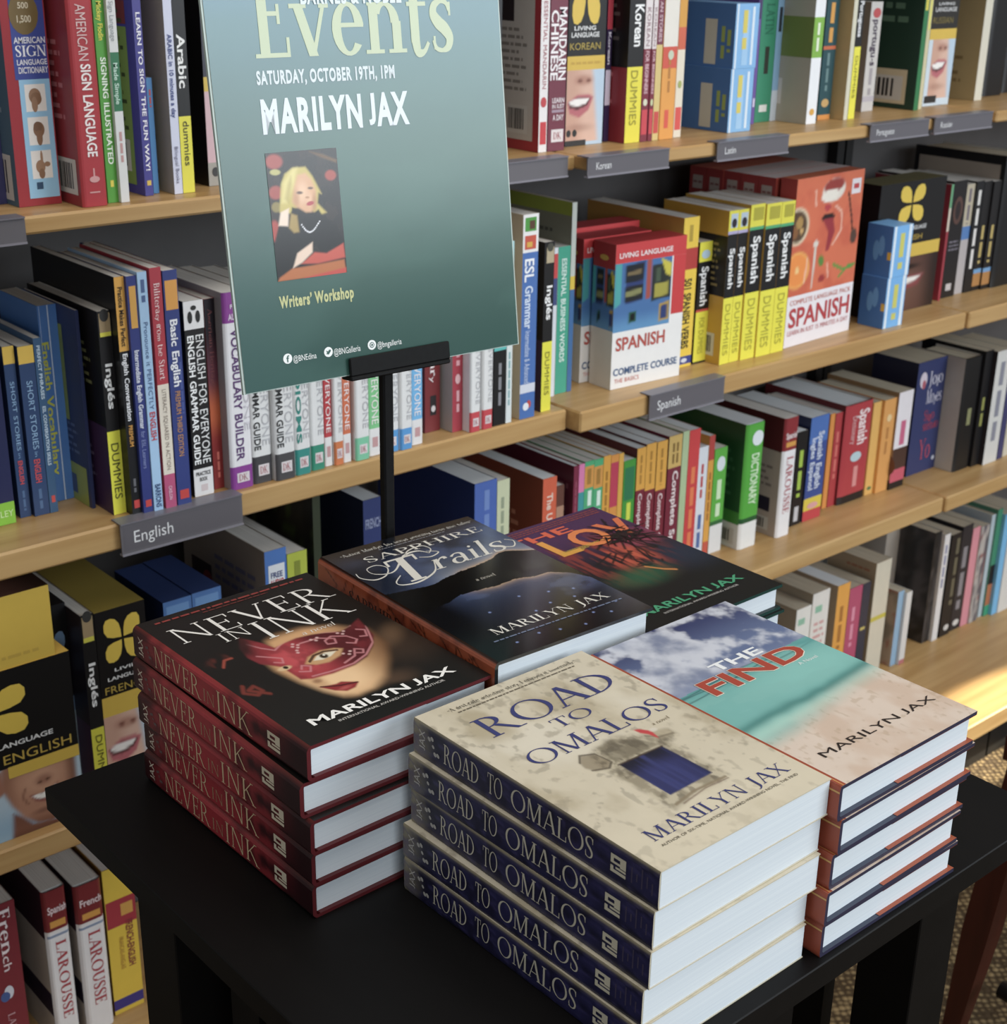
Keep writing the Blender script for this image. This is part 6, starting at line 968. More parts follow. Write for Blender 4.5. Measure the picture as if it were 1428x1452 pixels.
book('paperback', 'black paperback with gold lettering and a tan foot, first of a pair', GROUP_M, (2.4099, 1.4542, 0.8134), 0, 0.0254, 0.1987, 0.16, '1a1718', bands=[(0.04, 0.16, 'b07a3c'), (0.16, 0.2, '6a9ac8')], decals=[('gv', 'c0a860', 0.348, 0.6519999999999999, 0.25, 0.6)])
book('paperback', 'black paperback with gold lettering and a tan foot, second of a pair', GROUP_M, (2.4356, 1.4508, 0.8134), 0, 0.0254, 0.197, 0.16, '1a1718', bands=[(0.04, 0.16, 'b07a3c'), (0.16, 0.2, '6a9ac8')], decals=[('gv', 'c0a860', 0.348, 0.6519999999999999, 0.25, 0.6)])
book('hardcover_book', 'large black hardcover with a beige panel at the end of the middle shelf', GROUP_M, (2.4614, 1.4483, 0.8134), 0, 0.0899, 0.24, 0.1917, '131214', s='141214', hard=1, sd=[('r', 'a89a8c', 0.05, 0.95, 0.72, 0.93)], pm='aged_paper')
carton('boxed_course', 'black and yellow English boxed course with a grinning man, standing at the shelf front', GROUP_U, (0.415, 1.4, 0.4704), 0, 0.183, 0.206, 0.05, '171617', s='171617', top='d8b040', decals=[('a', 'grin', 0, 1, 0, 0.43, 70, 50), ('p', 'e6c43c', 0.28, 0.71, 0.62, 0.905), ('r', 'd9b53a', 0.55, 1, 0.365, 0.435, 0.0006)], texts=[('LANGUAGE', 'e8e8e8', 'h', 0.5, 0.85, 0.55, 0.578), ('ENGLISH', 'c8a840', 'h', 0.53, 0.96, 0.455, 0.51, 'b'), ('COMPLETE EDITION', '8a7420', 'h', 0.58, 0.97, 0.385, 0.412, 'b')])
carton('boxed_course', 'yellow shrink-wrapped box lying on top of the grinning man box', GROUP_U, (0.42, 1.401, 0.6766), 0, 0.1631, 0.083, 0.16, 'd9b53a', s='c8a030', top='6a4636', tdec=[('a', 'dark_smile', 0, 1, 0, 1, 30, 24)], decals=[('g', 'c8a438', 0.2, 0.9, 0.1, 0.2, 1)])
carton('boxed_course', 'black boxed course with a pale blue petal logo half hidden behind the English box', GROUP_U, (0.5835, 1.456, 0.4704), 0, 0.0395, 0.2366, 0.06, '1b1b1f', s='1b1b1f', bands=[(0, 0.42, 'a89898'), (0.42, 0.5, '7a9cc8')], decals=[('p', '8ab0dc', 0.1, 0.9, 0.62, 0.86), ('a', 'smile', 0, 1, 0, 0.42, 24, 24)], texts=[('LANGUAGE', 'c8c8d0', 'h', 0.15, 0.95, 0.55, 0.575, 'b')])
book('paperback', 'thick black and yellow Inglés paperback beside the French boxed course', GROUP_U, (0.6234, 1.42, 0.4704), 0, 0.0159, 0.2318, 0.17, '161517', s='2a2430', bands=[(0, 0.38, 'dcd630')], sd=[('r', '4a2c54', 0, 1, 0, 0.4)], texts=[('Inglés', 'f2f2f2', 'v', 0.3, 0.8, 0.5, 0.74), ('DUMMIES', '6a6420', 'v', 0.3, 0.8, 0.05, 0.34, 'b')], decals=[('r', 'a8906a', 0.1, 0.9, 0.88, 0.99), ('r', 'd8d040', 0.1, 0.9, 0.855, 0.88), ('e', '3a3a3a', 0.5, 0.99, 0.35, 0.03)])
carton('boxed_course', 'black and yellow French boxed course with a gold top and laughing mouth', GROUP_U, (0.64, 1.42, 0.4704), 0, 0.0619, 0.2302, 0.17, '171517', s='171517', top='9a8636', bands=[(0.42, 0.53, 'd9b53a'), (0, 0.42, 'c8d4da')], decals=[('p', 'e6c43c', 0.15, 0.88, 0.71, 0.95), ('a', 'smile', 0.0, 1, 0, 0.42, 36, 30)], texts=[('LIVING', 'e8e8e8', 'h', 0.3, 0.95, 0.66, 0.677), ('LANGUAGE', 'e8e8e8', 'h', 0.15, 1.0, 0.615, 0.635), ('FRENCH', 'c0a23c', 'h', 0.08, 0.98, 0.545, 0.585, 'b')])
carton('card_box', 'shade-painted light blue boxed set low behind the masked woman novels, nearer the French box', GROUP_U, (0.7302, 1.43, 0.4704), 0, 0.037, 0.213, 0.12, '4a78b8', s='20305c', top='253a6c', decals=[('r', '6a98d0', 0.1, 0.9, 0.85, 0.97)])  # light blue box; shade is painted into its side and top colours
carton('card_box', 'shade-painted light blue boxed set low behind the masked woman novels, nearer the free audio book', GROUP_U, (0.7682, 1.43, 0.4704), 0, 0.039, 0.2138, 0.12, '4a78b8', s='20305c', top='253a6c', decals=[('r', '6a98d0', 0.1, 0.9, 0.85, 0.97)])  # same shade painted into side and top as the box before
book('paperback', 'thick blue spined book with a beige back and a free audio sticker', GROUP_U, (0.8633, 1.42, 0.4704), 0, 0.0307, 0.245, 0.2, '3f74c0', s='a89c90', sd=[('r', '3c3038', 0.1, 0.35, 0.5, 0.75), ('e', '9a3038', 0.3, 0.66, 0.06, 0.05), ('g', '7a7a94', 0.4, 0.95, 0.68, 0.85, 3)], decals=[('r', 'e8ecf2', 0.15, 0.9, 0.72, 0.92)], texts=[('FREE', '3a4a84', 'h', 0.25, 0.8, 0.85, 0.88), ('AUDIO', 'c03038', 'h', 0.2, 0.85, 0.8, 0.84), ('APP', '3a4a84', 'h', 0.3, 0.75, 0.75, 0.79)])
book('paperback', 'lime yellow spined book beside the free audio book', GROUP_U, (0.8951, 1.42, 0.4704), 0, 0.0286, 0.2337, 0.2, 'b8c43c', s='3c4450', decals=[('gv', '8a9430', 0.348, 0.6519999999999999, 0.4, 0.95)])
book('paperback', 'brown weathered paperback with green edge in the shade behind the pole', GROUP_U, (0.9608, 1.46, 0.4704), 0, 0.0113, 0.2807, 0.18, '3a4230', s='2e2a22', sd=[('a', 'weeds', 0, 1, 0, 1, 20, 24)])
book('paperback', 'dark blue book with a pale block of pages in the shade by the pole', GROUP_U, (1.0245, 1.44, 0.4704), 0, 0.0294, 0.2666, 0.2, '2a3a74', s='25304e', texts=[('FRENCH', '9aa4c8', 'h', 0.1, 0.95, 0.85, 0.9)], pm='white_paper')
book('paperback', 'thick royal blue book with white page tops behind the night sky novel', GROUP_U, (1.194, 1.42, 0.4704), 0, 0.0391, 0.2557, 0.22, '3f62b4', s='243878', pm='white_paper', sd=[('e', '8a3a50', 0.75, 0.6, 0.12, 0.08), ('r', '8a3040', 0.45, 0.7, 0.5, 0.6)], decals=[('gv', '6a88c8', 0.436, 0.6639999999999999, 0.7, 0.95)])
book('paperback', 'pale mint book beside the thick royal blue one', GROUP_U, (1.234, 1.42, 0.4704), 0, 0.0223, 0.2509, 0.16, 'cfd4b0', s='8a8a70', decals=[('gv', '9aa48a', 0.33599999999999997, 0.564, 0.4, 0.9)])
book('paperback', 'orange red book with orange and grey back lettered Chinese', GROUP_U, (1.319, 1.42, 0.4704), 0, 0.0262, 0.2339, 0.22, 'd4552a', s='8c3a22', pm='white_paper', sd=[('r', 'a8b0ac', 0.1, 1, 0.0, 0.42), ('g', 'c87a60', 0.3, 0.8, 0.55, 0.75, 3)], texts=[('The Ultimate Chinese', 'f0d8c8', 'v', 0.3, 0.72, 0.3, 0.9)])
book('paperback', 'small brown book in the gap after the orange red Chinese book', GROUP_U, (1.3553, 1.43, 0.4704), 0, 0.0142, 0.2125, 0.1, '6a4034', bands=[(0.55, 0.85, 'b88a70')])
book('paperback', 'maroon book with a long maroon back cover past the Chinese book', GROUP_U, (1.3781, 1.42, 0.4704), 0, 0.0093, 0.2401, 0.22, '7e2040', s='5c1c30', pm='white_paper', sd=[('g', '8a4a58', 0.6, 0.95, 0.6, 0.9, 4)], decals=[('gv', '9a4a60', 0.348, 0.6519999999999999, 0.4, 0.9)])
book('paperback', 'slim paperback in pink, teal and crimson bands', GROUP_U, (1.3883, 1.42, 0.4704), 0, 0.011, 0.2405, 0.16, 'b0284a', bands=[(0.62, 0.82, '3a9aa0'), (0.82, 1, 'e07ab0')], decals=[('gv', 'f0d0d8', 0.348, 0.6519999999999999, 0.2, 0.55)])
book('paperback', 'green paperback with an orange block, nearer the pink banded one', GROUP_U, (1.3998, 1.42, 0.4704), 0, 0.0181, 0.2417, 0.2, '4aae78', bands=[(0.8306, 0.969, 'd8963a')], decals=[('gv', 'e0f4e8', 0.4, 0.8, 0.3, 0.8126), ('gv', 'a87a2c', 0.3, 0.7, 0.8485, 0.9512)])
book('paperback', 'green paperback with an orange block, nearer the slim orange ones', GROUP_U, (1.4185, 1.42, 0.4704), 0, 0.0181, 0.2408, 0.2, '4aae78', bands=[(0.8155, 0.9553, 'd8963a')], decals=[('gv', 'e0f4e8', 0.4, 0.8, 0.3, 0.7974), ('gv', 'a87a2c', 0.3, 0.7, 0.8336, 0.9373)])
book('paperback', 'slim golden orange paperback beside the green ones', GROUP_U, (1.4375, 1.42, 0.4704), 0, 0.0144, 0.242, 0.2, 'e0a02c', decals=[('gv', 'a8741c', 0.348, 0.6519999999999999, 0.4, 0.9)])
book('paperback', 'slim crimson topped orange paperback between two golden ones', GROUP_U, (1.4528, 1.42, 0.4704), 0, 0.0156, 0.2403, 0.2, 'dc9030', bands=[(0.66, 0.95, 'c02a4c')], decals=[('gv', 'a86a20', 0.348, 0.6519999999999999, 0.3, 0.6)])
book('paperback', 'thin golden paperback beside the slim crimson topped one', GROUP_U, (1.4693, 1.42, 0.4704), 0, 0.0094, 0.2394, 0.2, 'dfa838', bands=[(0, 0.45, '9a5a34')])
book('paperback', 'short bright green paperback with yellow lettering among orange spines', GROUP_U, (1.4802, 1.42, 0.4704), 0, 0.0247, 0.225, 0.16, '3f9a34', decals=[('r', '2a7a50', 0.1, 0.9, 0.72, 0.95), ('gv', 'd8e040', 0.354, 0.696, 0.35, 0.7)], pm='white_paper')
book('paperback', 'golden and maroon Spanish paperback, first of three after the bright green one', GROUP_U, (1.5072, 1.42, 0.4704), 0, 0.0187, 0.2389, 0.2, '7c1c30', s='5a1a26', bands=[(0.7207, 1, 'e2a432')], pm='white_paper', texts=[('Complete Spanish', 'f0dcdc', 'v', 0.3, 0.72, 0.2, 0.6971)], decals=[('gv', 'b07c20', 0.4, 0.6, 0.7536, 0.95)])
book('paperback', 'golden and maroon Spanish paperback, second of three after the bright green one', GROUP_U, (1.5268, 1.42, 0.4704), 0, 0.0213, 0.2413, 0.2, '7c1c30', s='5a1a26', bands=[(0.6942, 1, 'e2a432')], pm='white_paper', texts=[('Complete Spanish', 'f0dcdc', 'v', 0.3, 0.72, 0.2, 0.6708)], decals=[('gv', 'b07c20', 0.4, 0.6, 0.727, 0.95)])
book('paperback', 'golden and maroon Spanish paperback, third of three after the bright green one', GROUP_U, (1.55, 1.42, 0.4704), 0, 0.0222, 0.2402, 0.2, '7c1c30', s='5a1a26', bands=[(0.6745, 1, 'e2a432')], pm='white_paper', texts=[('Complete Spanish', 'f0dcdc', 'v', 0.3, 0.72, 0.2, 0.6507)], decals=[('gv', 'b07c20', 0.4, 0.6, 0.7077, 0.95)])
book('paperback', 'wider maroon Spanish Grammar paperback with a tan label', GROUP_U, (1.5754, 1.42, 0.4704), 0, 0.0289, 0.2433, 0.2, '7a2036', bands=[(0.7871, 1, 'd4b060')], texts=[('Complete Spanish', 'f4e4e4', 'v', 0.4, 0.8, 0.1, 0.7637)], decals=[('gv', '8a6a30', 0.3, 0.45, 0.8151, 0.95), ('gv', '8a6a30', 0.6, 0.75, 0.8151, 0.95)])
book('paperback', 'slim pale green paperback beside the tan labelled maroon one', GROUP_U, (1.6059, 1.42, 0.4704), 0, 0.0138, 0.2448, 0.16, 'b4c89c')
book('paperback', 'tall red paperback with orange lettering near the green dictionaries', GROUP_U, (1.6206, 1.42, 0.4704), 0, 0.0247, 0.2434, 0.18, 'd0282c', s='a83038', pm='white_paper', decals=[('gv', 'e8783c', 0.354, 0.696, 0.2, 0.75)])
book('paperback', 'slim white and blue paperback beside the tall red one', GROUP_U, (1.6846, 1.455, 0.4704), 0, 0.0228, 0.1924, 0.15, 'e4e8f0', bands=[(0, 0.3, 'd8dce8')], pm='white_paper', decals=[('gv', '4a6aa8', 0.354, 0.696, 0.1, 0.4), ('gv', 'c04048', 0.386, 0.614, 0.55, 0.85)])
book('paperback', 'slim orange paperback with a red top before the small green dictionary', GROUP_U, (1.7091, 1.455, 0.4704), 0, 0.013, 0.2072, 0.15, 'e0a030', bands=[(0.8, 1, 'b83830'), (0, 0.12, 'c84a34')], pm='white_paper', decals=[('gv', 'a86a20', 0.348, 0.6519999999999999, 0.3, 0.7)])
book('dictionary', 'small green and white dictionary beside the larger green one', GROUP_U, (1.7237, 1.455, 0.4704), 0, 0.0304, 0.1816, 0.12, '5ab43c', s='3c8a34', bands=[(0, 0.27, 'e4e4e4'), (0.27, 0.31, '2c6a38')], decals=[('e', 'e4ecf0', 0.55, 0.85, 0.33, 0.07), ('gv', 'd8f0c8', 0.354, 0.696, 0.35, 0.7)])
book('dictionary', 'large green and white dictionary with a dark green back', GROUP_U, (1.7752, 1.4381, 0.4704), 0, 0.0454, 0.2169, 0.17, '4fae34', s='20502c', bulge=0.004, pm='white_paper', bands=[(0, 0.21, 'ececea'), (0.21, 0.25, '1f5a30')], sd=[('r', '3f8a34', 0.0, 1, 0.2, 0.3), ('r', 'd8d8d4', 0.0, 1, 0, 0.2), ('bar', 0.6, 0.95, 0.03, 0.16), ('g', '3a6a44', 0.4, 0.9, 0.4, 0.8, 6)], texts=[('DICTIONARY', 'e0f4d4', 'v', 0.35, 0.75, 0.35, 0.76)], decals=[('e', 'e8f0f4', 0.6, 0.88, 0.3, 0.06)])
book('dictionary', 'white Spanish dictionary with maroon top right of the large green one', GROUP_U, (1.8652, 1.4322, 0.4704), 0, 0.0353, 0.2111, 0.16, 'f0eef0', s='b8a89c', bulge=0.004, bands=[(0.73, 1, '8e1c26')], sd=[('r', '5c1c22', 0, 1, 0.72, 1), ('r', '2c2438', 0.4, 0.9, 0.2, 0.32), ('bar', 0.55, 0.9, 0.04, 0.15), ('g', '8a7a74', 0.2, 0.9, 0.4, 0.6, 4)], texts=[('LAROUSSE', 'b04450', 'v', 0.3, 0.75, 0.2, 0.68, 'S'), ('Spanish', 'f0e0e0', 'h', 0.1, 0.95, 0.83, 0.88, 'B')], decals=[('r', 'd89a38', 0.15, 0.85, 0.76, 0.8)])
book('paperback', 'short black pocket book with lime lettering', GROUP_U, (1.9251, 1.4474, 0.4704), 0, 0.0276, 0.1704, 0.12, '171619', pm='white_paper', decals=[('gv', 'c8c8cc', 0.3, 0.7, 0.04, 0.2), ('gv', 'a8c840', 0.354, 0.696, 0.3, 0.8)])
book('dictionary', 'blue Spanish English dictionary with yellow and red foot', GROUP_U, (1.9584, 1.4473, 0.4704), 0, 0.0489, 0.189, 0.17, '2f4a94', s='1c2850', pm='white_paper', bands=[(0, 0.1, 'c42a34'), (0.1, 0.22, 'e0c832'), (0.75, 1, '3f6cb8')], texts=[('Spanish English', 'dce4f4', 'v', 0.5, 0.8, 0.3, 0.85), ('Ingles Espanol', 'dce4f4', 'v', 0.15, 0.4, 0.3, 0.8)], decals=[('e', 'e0a0a0', 0.5, 0.14, 0.3, 0.03)])
book('paperback', 'slim orange paperback between the blue dictionary and the red ones', GROUP_U, (2.0371, 1.4658, 0.4704), 0, 0.0127, 0.1759, 0.15, 'dd8a2c')
book('paperback', 'slim red paperback beside the big red Spanish dictionary', GROUP_U, (2.0503, 1.4646, 0.4704), 0, 0.0201, 0.175, 0.15, 'b0262e', s='7c1c24', decals=[('gv', 'd86a60', 0.348, 0.6519999999999999, 0.3, 0.8)])
book('dictionary', 'big red Spanish dictionary with black foot, the thickest on its shelf', GROUP_U, (2.0708, 1.4603, 0.4704), 0, 0.0786, 0.1852, 0.1797, 'b02430', s='6c1820', hard=1, pm='white_paper', bands=[(0, 0.08, '1c1618')], texts=[('Spanish', 'f4e4e4', 'v', 0.5, 0.85, 0.58, 0.93), ('Dictionary', 'e0b8b8', 'v', 0.25, 0.42, 0.6, 0.88, 'b')], decals=[('e', 'b8d0d8', 0.5, 0.46, 0.2, 0.05), ('gv', 'd88a88', 0.47400000000000003, 0.626, 0.12, 0.36)])
book('paperback', 'slim pale gold paperback beside the big red dictionary', GROUP_U, (2.1508, 1.4582, 0.4704), 0, 0.0245, 0.1763, 0.13, 'e2ae54', pm='aged_paper', decals=[('e', '4a7a4a', 0.5, 0.07, 0.25, 0.02)])
book('paperback', 'amber paperback with a small orange device near its top', GROUP_U, (2.1757, 1.4524, 0.4704), 0, 0.0354, 0.1775, 0.15, 'dc9a48', pm='aged_paper', decals=[('e', 'e8c890', 0.5, 0.8, 0.2, 0.04), ('gv', 'b87830', 0.38, 0.57, 0.4, 0.7)])
book('paperback', 'white and pink novel with a brown face picture wrapping its spine foot', GROUP_U, (2.2115, 1.448, 0.4704), 0, 0.0434, 0.186, 0.16, 'e8e2e6', s='9a7850', pm='aged_paper', bands=[(0, 0.07, '1c1618'), (0.07, 0.2, 'c84a60'), (0.2, 0.42, '4a3028')], sd=[('e', '6a4030', 0.8, 0.25, 0.25, 0.15), ('r', '241a18', 0, 1, 0, 0.1)], decals=[('gv', 'c85a80', 0.354, 0.696, 0.45, 0.7)])
book('paperback', 'wide dark blue novel with white and red script title, facing out', GROUP_U, (2.2951, 1.4693, 0.4704), 0, 0.0921, 0.2213, 0.1, '2b3566', s='1a1f3c', pm='aged_paper', texts=[('Jojo', 'e4e0ec', 'h', 0.42, 0.9, 0.78, 0.9, 's'), ('Moyes', 'dcd8e8', 'h', 0.4, 0.92, 0.62, 0.74, 's'), ('Sigo', 'b83448', 'h', 0.4, 0.75, 0.47, 0.56, 's'), ('siendo', 'b83448', 'h', 0.4, 0.92, 0.38, 0.46, 's'), ('Yo', 'c03a50', 'h', 0.35, 0.75, 0.12, 0.3, 's')], decals=[('e', 'd8ccd8', 0.22, 0.84, 0.12, 0.07), ('e', 'b05060', 0.25, 0.8, 0.06, 0.04), ('e', 'd0d4e4', 0.9, 0.1, 0.05, 0.02)])
book('hardcover_book', 'black hardcover with long pale page edges beside the dark blue novel', GROUP_U, (2.3876, 1.4311, 0.4704), 0, 0.0549, 0.2226, 0.1, '131214', s='bab2a8', hard=1, edge='131214', pm='aged_paper', decals=[('gv', '8a8a60', 0.436, 0.6639999999999999, 0.4, 0.55)])
book('hardcover_book', 'slim black hardcover between the long paged one and the white biography', GROUP_U, (2.4429, 1.4242, 0.4704), 0, 0.0261, 0.2291, 0.14, '151417', s='151417', pm='aged_paper', decals=[('gv', '9a9a50', 0.348, 0.6519999999999999, 0.35, 0.6)])
book('paperback', 'white biography with grey vertical lettering near the end of the third shelf', GROUP_U, (2.4694, 1.4152, 0.4704), 0, 0.0472, 0.2259, 0.14, 'd6d4d0', s='2a2428', pm='aged_paper', decals=[('gv', '8a8a98', 0.348, 0.6519999999999999, 0.2, 0.9)])
book('paperback', 'thin violet blue book after the white biography', GROUP_U, (2.5217, 1.4168, 0.4704), 0, 0.0176, 0.2091, 0.14, '3a3a6a')
book('paperback', 'cream book at the very end of the third shelf', GROUP_U, (2.5455, 1.4191, 0.4704), 0, 0.064, 0.2115, 0.14, 'cfc8b4', pm='aged_paper')
book('dictionary', 'dark red French dictionary at the start of the lowest shelf', GROUP_L, (0.4805, 1.47, 0.1054), 0, 0.0489, 0.2373, 0.17, '7c1a2c', s='4a1420', texts=[('French', 'f0e4e8', 'v', 0.55, 0.85, 0.6, 0.97, 'S'), ('Dictionary', 'c89aa4', 'v', 0.25, 0.42, 0.58, 0.86, 'b'), ('LAROUSSE', 'd8b0b8', 'v', 0.5, 0.68, 0.05, 0.34, 's')], decals=[('e', 'd8dce8', 0.6, 0.47, 0.12, 0.04), ('e', '3a5a9a', 0.5, 0.45, 0.12, 0.03)])
book('dictionary', 'white dictionary with maroon top lettered Spanish, on the lowest shelf', GROUP_L, (0.5611, 1.47, 0.1054), 0, 0.0304, 0.2314, 0.17, 'ecebee', s='3a2430', bulge=0.005, bands=[(0.74, 1, '7c1722'), (0.735, 0.75, 'e8e4e4')], texts=[('LAROUSSE', 'b02c3c', 'v', 0.35, 0.78, 0.18, 0.68, 'S'), ('Spanish', 'f0dce0', 'h', 0.15, 0.95, 0.86, 0.905, 'B')], decals=[('r', 'd89a38', 0.2, 0.85, 0.77, 0.81), ('r', '8a9ab8', 0.05, 0.95, 0.71, 0.725)], sd=[('r', 'c8bcae', 0.2, 1, 0, 0.7), ('r', '2c2438', 0.4, 1, 0.2, 0.35)])
book('dictionary', 'white dictionary with maroon top lettered French, on the lowest shelf', GROUP_L, (0.6012, 1.47, 0.1054), 0, 0.0362, 0.2211, 0.17, 'ecebee', s='3a2430', bulge=0.005, bands=[(0.74, 1, '7c1722'), (0.735, 0.75, 'e8e4e4')], texts=[('LAROUSSE', 'b02c3c', 'v', 0.35, 0.78, 0.18, 0.68, 'S'), ('French', 'f0dce0', 'h', 0.15, 0.95, 0.86, 0.905, 'B')], decals=[('r', 'd89a38', 0.2, 0.85, 0.77, 0.81), ('r', '8a9ab8', 0.05, 0.95, 0.71, 0.725)], sd=[('r', 'c8bcae', 0.2, 1, 0, 0.7), ('r', '2c2438', 0.4, 1, 0.2, 0.35)])
book('paperback', 'yellow French English dictionary with red slanted label and blue foot', GROUP_L, (0.6429, 1.475, 0.1054), 0, 0.0408, 0.221, 0.165, 'e6c42c', s='a8781c', bands=[(0, 0.03, 'e6c42c'), (0.03, 0.1, '352c84')], texts=[('FRENCH-ENGLISH', '8a2c34', 'v', 0.62, 0.85, 0.3, 0.62), ('FRANCAIS-ANGLAIS', 'b07a2c', 'v', 0.35, 0.5, 0.3, 0.52, 'b')], decals=[('r', 'a81c34', 0.02, 1, 0.6, 0.78), ('gv', 'd8a040', 0.5, 0.9, 0.66, 0.74)])
book('paperback', 'short white book standing lowest beside the stacked novels on the lowest shelf', GROUP_L, (1.9464, 1.43, 0.1054), 0, 0.0414, 0.2061, 0.12, 'e4e4e0', s='a8a090', pm='aged_paper', decals=[('r', '8ac0a8', 0.15, 0.6, 0.84, 0.9), ('g', 'b8b4b0', 0.2, 0.8, 0.4, 0.7, 5)])
book('paperback', 'white paperback with faint red lines next to the short white book', GROUP_L, (1.9899, 1.43, 0.1054), 0, 0.0485, 0.2241, 0.16, 'e2e0dc', s='a89c88', pm='aged_paper', decals=[('r', '8ac0a8', 0.2, 0.6, 0.82, 0.88), ('g', 'd0a0a0', 0.2, 0.85, 0.4, 0.75, 6)])
book('paperback', 'orange spined paperback with a light tan cover on the lowest shelf', GROUP_L, (2.0625, 1.43, 0.1054), 0, 0.0362, 0.2193, 0.18, 'e09c2c', s='b8a48c', pm='white_paper', sd=[('g', '5a5048', 0.3, 0.9, 0.9, 0.94, 1)], decals=[('gv', 'a86a18', 0.34199999999999997, 0.608, 0.4, 0.8)])
book('paperback', 'magenta paperback between the orange spined and the navy one', GROUP_L, (2.1002, 1.43, 0.1054), 0, 0.0385, 0.2029, 0.16, 'b03a68', s='7c2848', pm='aged_paper', decals=[('gv', 'd88aa8', 0.33599999999999997, 0.564, 0.4, 0.8)])
book('hardcover_book', 'slim navy hardcover beside the magenta paperback', GROUP_L, (2.14, 1.43, 0.1054), 0, 0.0242, 0.2015, 0.2, '242c44', s='14151c', pm='aged_paper', decals=[('r', 'c8b860', 0.2, 0.8, 0.52, 0.55)])
book('paperback', 'tall cream paperback with a yellow ring round its spine', GROUP_L, (2.1761, 1.43, 0.1054), 0, 0.0471, 0.2327, 0.11, 'd2ccba', s='b09c80', pm='aged_paper', decals=[('r', 'c8bc3c', 0, 1, 0.48, 0.52)], sd=[('g', 'a86a4a', 0.4, 0.9, 0.9, 0.94, 1)])
book('paperback', 'thin book with a map patterned grey cover and pale blue spine', GROUP_L, (2.2464, 1.4214, 0.1054), 0, 0.0182, 0.1581, 0.13, '8ab0d0', s='b0a090', pm='aged_paper', sd=[('a', 'map', 0, 1, 0, 1, 24, 24)])
book('paperback', 'thin whitish book beside the map patterned one', GROUP_L, (2.2651, 1.4151, 0.1054), 0, 0.0174, 0.1531, 0.13, 'd8d8d8', bands=[(0, 0.06, 'b86a70')], pm='aged_paper')
book('hardcover_book', 'black hardcover with a dark photo spine on the lowest shelf', GROUP_L, (2.3795, 1.4407, 0.1054), 0, 0.0229, 0.2379, 0.16, '3c393c', s='1c1a1c', pm='aged_paper', decals=[('a', 'photo', 0, 1, 0, 1, 6, 24)], sd=[('a', 'photo', 0, 1, 0, 1, 16, 24)])
book('paperback', 'white paperback just past the dark photo hardcover', GROUP_L, (2.4028, 1.4332, 0.1054), 0, 0.0185, 0.2306, 0.18, 'e2e0e0', pm='aged_paper', decals=[('gv', '7a80a8', 0.348, 0.6519999999999999, 0.5, 0.9)])
book('paperback', 'black paperback with a white ring near its foot, beside the white one', GROUP_L, (2.4286, 1.4331, 0.1054), 0, 0.0348, 0.2228, 0.18, '1d1a1b', pm='aged_paper', bands=[(0.0, 1, '1f1c1e')], decals=[('e', 'd8d4d0', 0.6, 0.08, 0.25, 0.03), ('gv', '6a6450', 0.55, 0.85, 0.3, 0.95)])
book('paperback', 'dark grey paperback with white lettering on the lowest shelf', GROUP_L, (2.4706, 1.4361, 0.1054), 0, 0.0354, 0.229, 0.18, '2c292f', pm='aged_paper', decals=[('e', 'd8d4d0', 0.5, 0.07, 0.3, 0.03), ('gv', '8a868c', 0.3, 0.7, 0.2, 0.8)])
book('paperback', 'pink paperback between the dark grey and patterned ones', GROUP_L, (2.5076, 1.4355, 0.1054), 0, 0.0248, 0.2168, 0.15, 'd88a98', pm='aged_paper')
book('paperback', 'paperback with a mottled grey and rose spine on the lowest shelf', GROUP_L, (2.5327, 1.4329, 0.1054), 0, 0.0301, 0.2145, 0.15, 'b8b0ac', pm='aged_paper', decals=[('a', 'pattern', 0, 1, 0, 1, 6, 30)])
book('paperback', 'tall pale grey blue booklet near the end of the lowest shelf', GROUP_L, (2.5745, 1.437, 0.1054), 0, 0.0137, 0.2285, 0.16, 'b4c4ce', pm='aged_paper')
book('paperback', 'tall green paperback with dark red foot', GROUP_L, (2.5885, 1.4328, 0.1054), 0, 0.0177, 0.2379, 0.14, '3a8a6a', s='4a8a74', pm='aged_paper', bands=[(0, 0.1, '2c9a74'), (0.1, 0.3, 'b0683c'), (0.3, 0.48, '1a1618')])
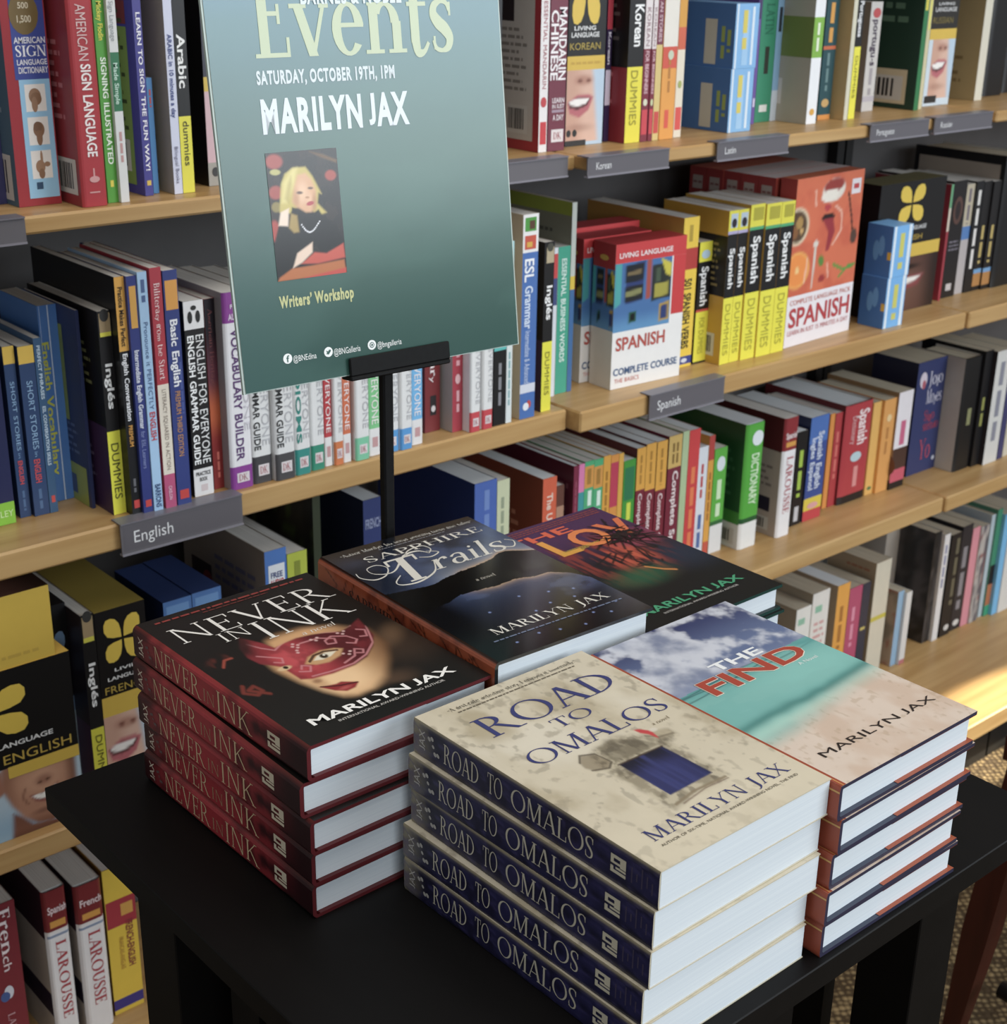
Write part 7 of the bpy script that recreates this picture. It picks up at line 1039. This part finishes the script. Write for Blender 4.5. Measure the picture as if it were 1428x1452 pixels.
book('paperback', 'sky blue paperback beside the tall green one', GROUP_L, (2.6066, 1.4255, 0.1054), 0, 0.0192, 0.2255, 0.14, '6ab4e4', pm='aged_paper')
book('paperback', 'white book at the very end of the lowest shelf', GROUP_L, (2.6263, 1.423, 0.1054), 0, 0.0872, 0.2143, 0.14, 'dad8d4', pm='aged_paper')
book('hardcover_book', 'white covered book with blue print leaning face out behind the map book', GROUP_L, (2.1646, 1.56, 0.1054), 0, 0.1254, 0.25, 0.022, 'c4ccd6', decals=[('g', '7a96c0', 0.3, 0.95, 0.45, 0.85, 7)], pm='aged_paper')
book('hardcover_book', 'grey page block of a thick book standing behind the map book', GROUP_L, (2.335, 1.52, 0.1054), 0, 0.0441, 0.245, 0.12, 'a8a096', s='a8a096', pm='aged_paper')
carton('card_box', 'upper of two blue Latin flashcard boxes on the top shelf', GROUP_T, (1.6669, 1.4264, 1.2402), 0, 0.0495, 0.0875, 0.11, '7db4e4', s='2f5f9a', sd=[('r', 'b8b4a8', 0.5, 0.7, 0.05, 0.75), ('gv', '8a9a4a', 0.78, 0.84, 0.15, 0.65), ('gv', '8a9a4a', 0.88, 0.94, 0.25, 0.6)], decals=[('r', 'dbe8f4', 0.05, 0.12, 0, 1), ('r', 'dbe8f4', 0.72, 0.82, 0.05, 0.95), ('r', '9cc6ea', 0.35, 0.6, 0.05, 0.9), ('gv', 'd8c858', 0.33, 0.52, 0.3, 0.9)], cat='box')
carton('card_box', 'upper of two small blue Spanish flashcard boxes on the middle shelf', GROUP_M, (2.0432, 1.385, 0.8979), 0, 0.0533, 0.0842, 0.05, '6fb0e8', s='2f6cae', sd=[('e', '5a98d0', 0.6, 0.6, 0.12, 0.2), ('e', '5a98d0', 0.4, 0.5, 0.12, 0.2), ('r', 'd8b030', 0.85, 1, 0.35, 0.5)], decals=[('r', 'e0ecf6', 0.05, 0.16, 0, 1), ('r', 'e0ecf6', 0.8, 0.95, 0, 1), ('gv', 'd0cc60', 0.386, 0.614, 0.15, 0.85)])
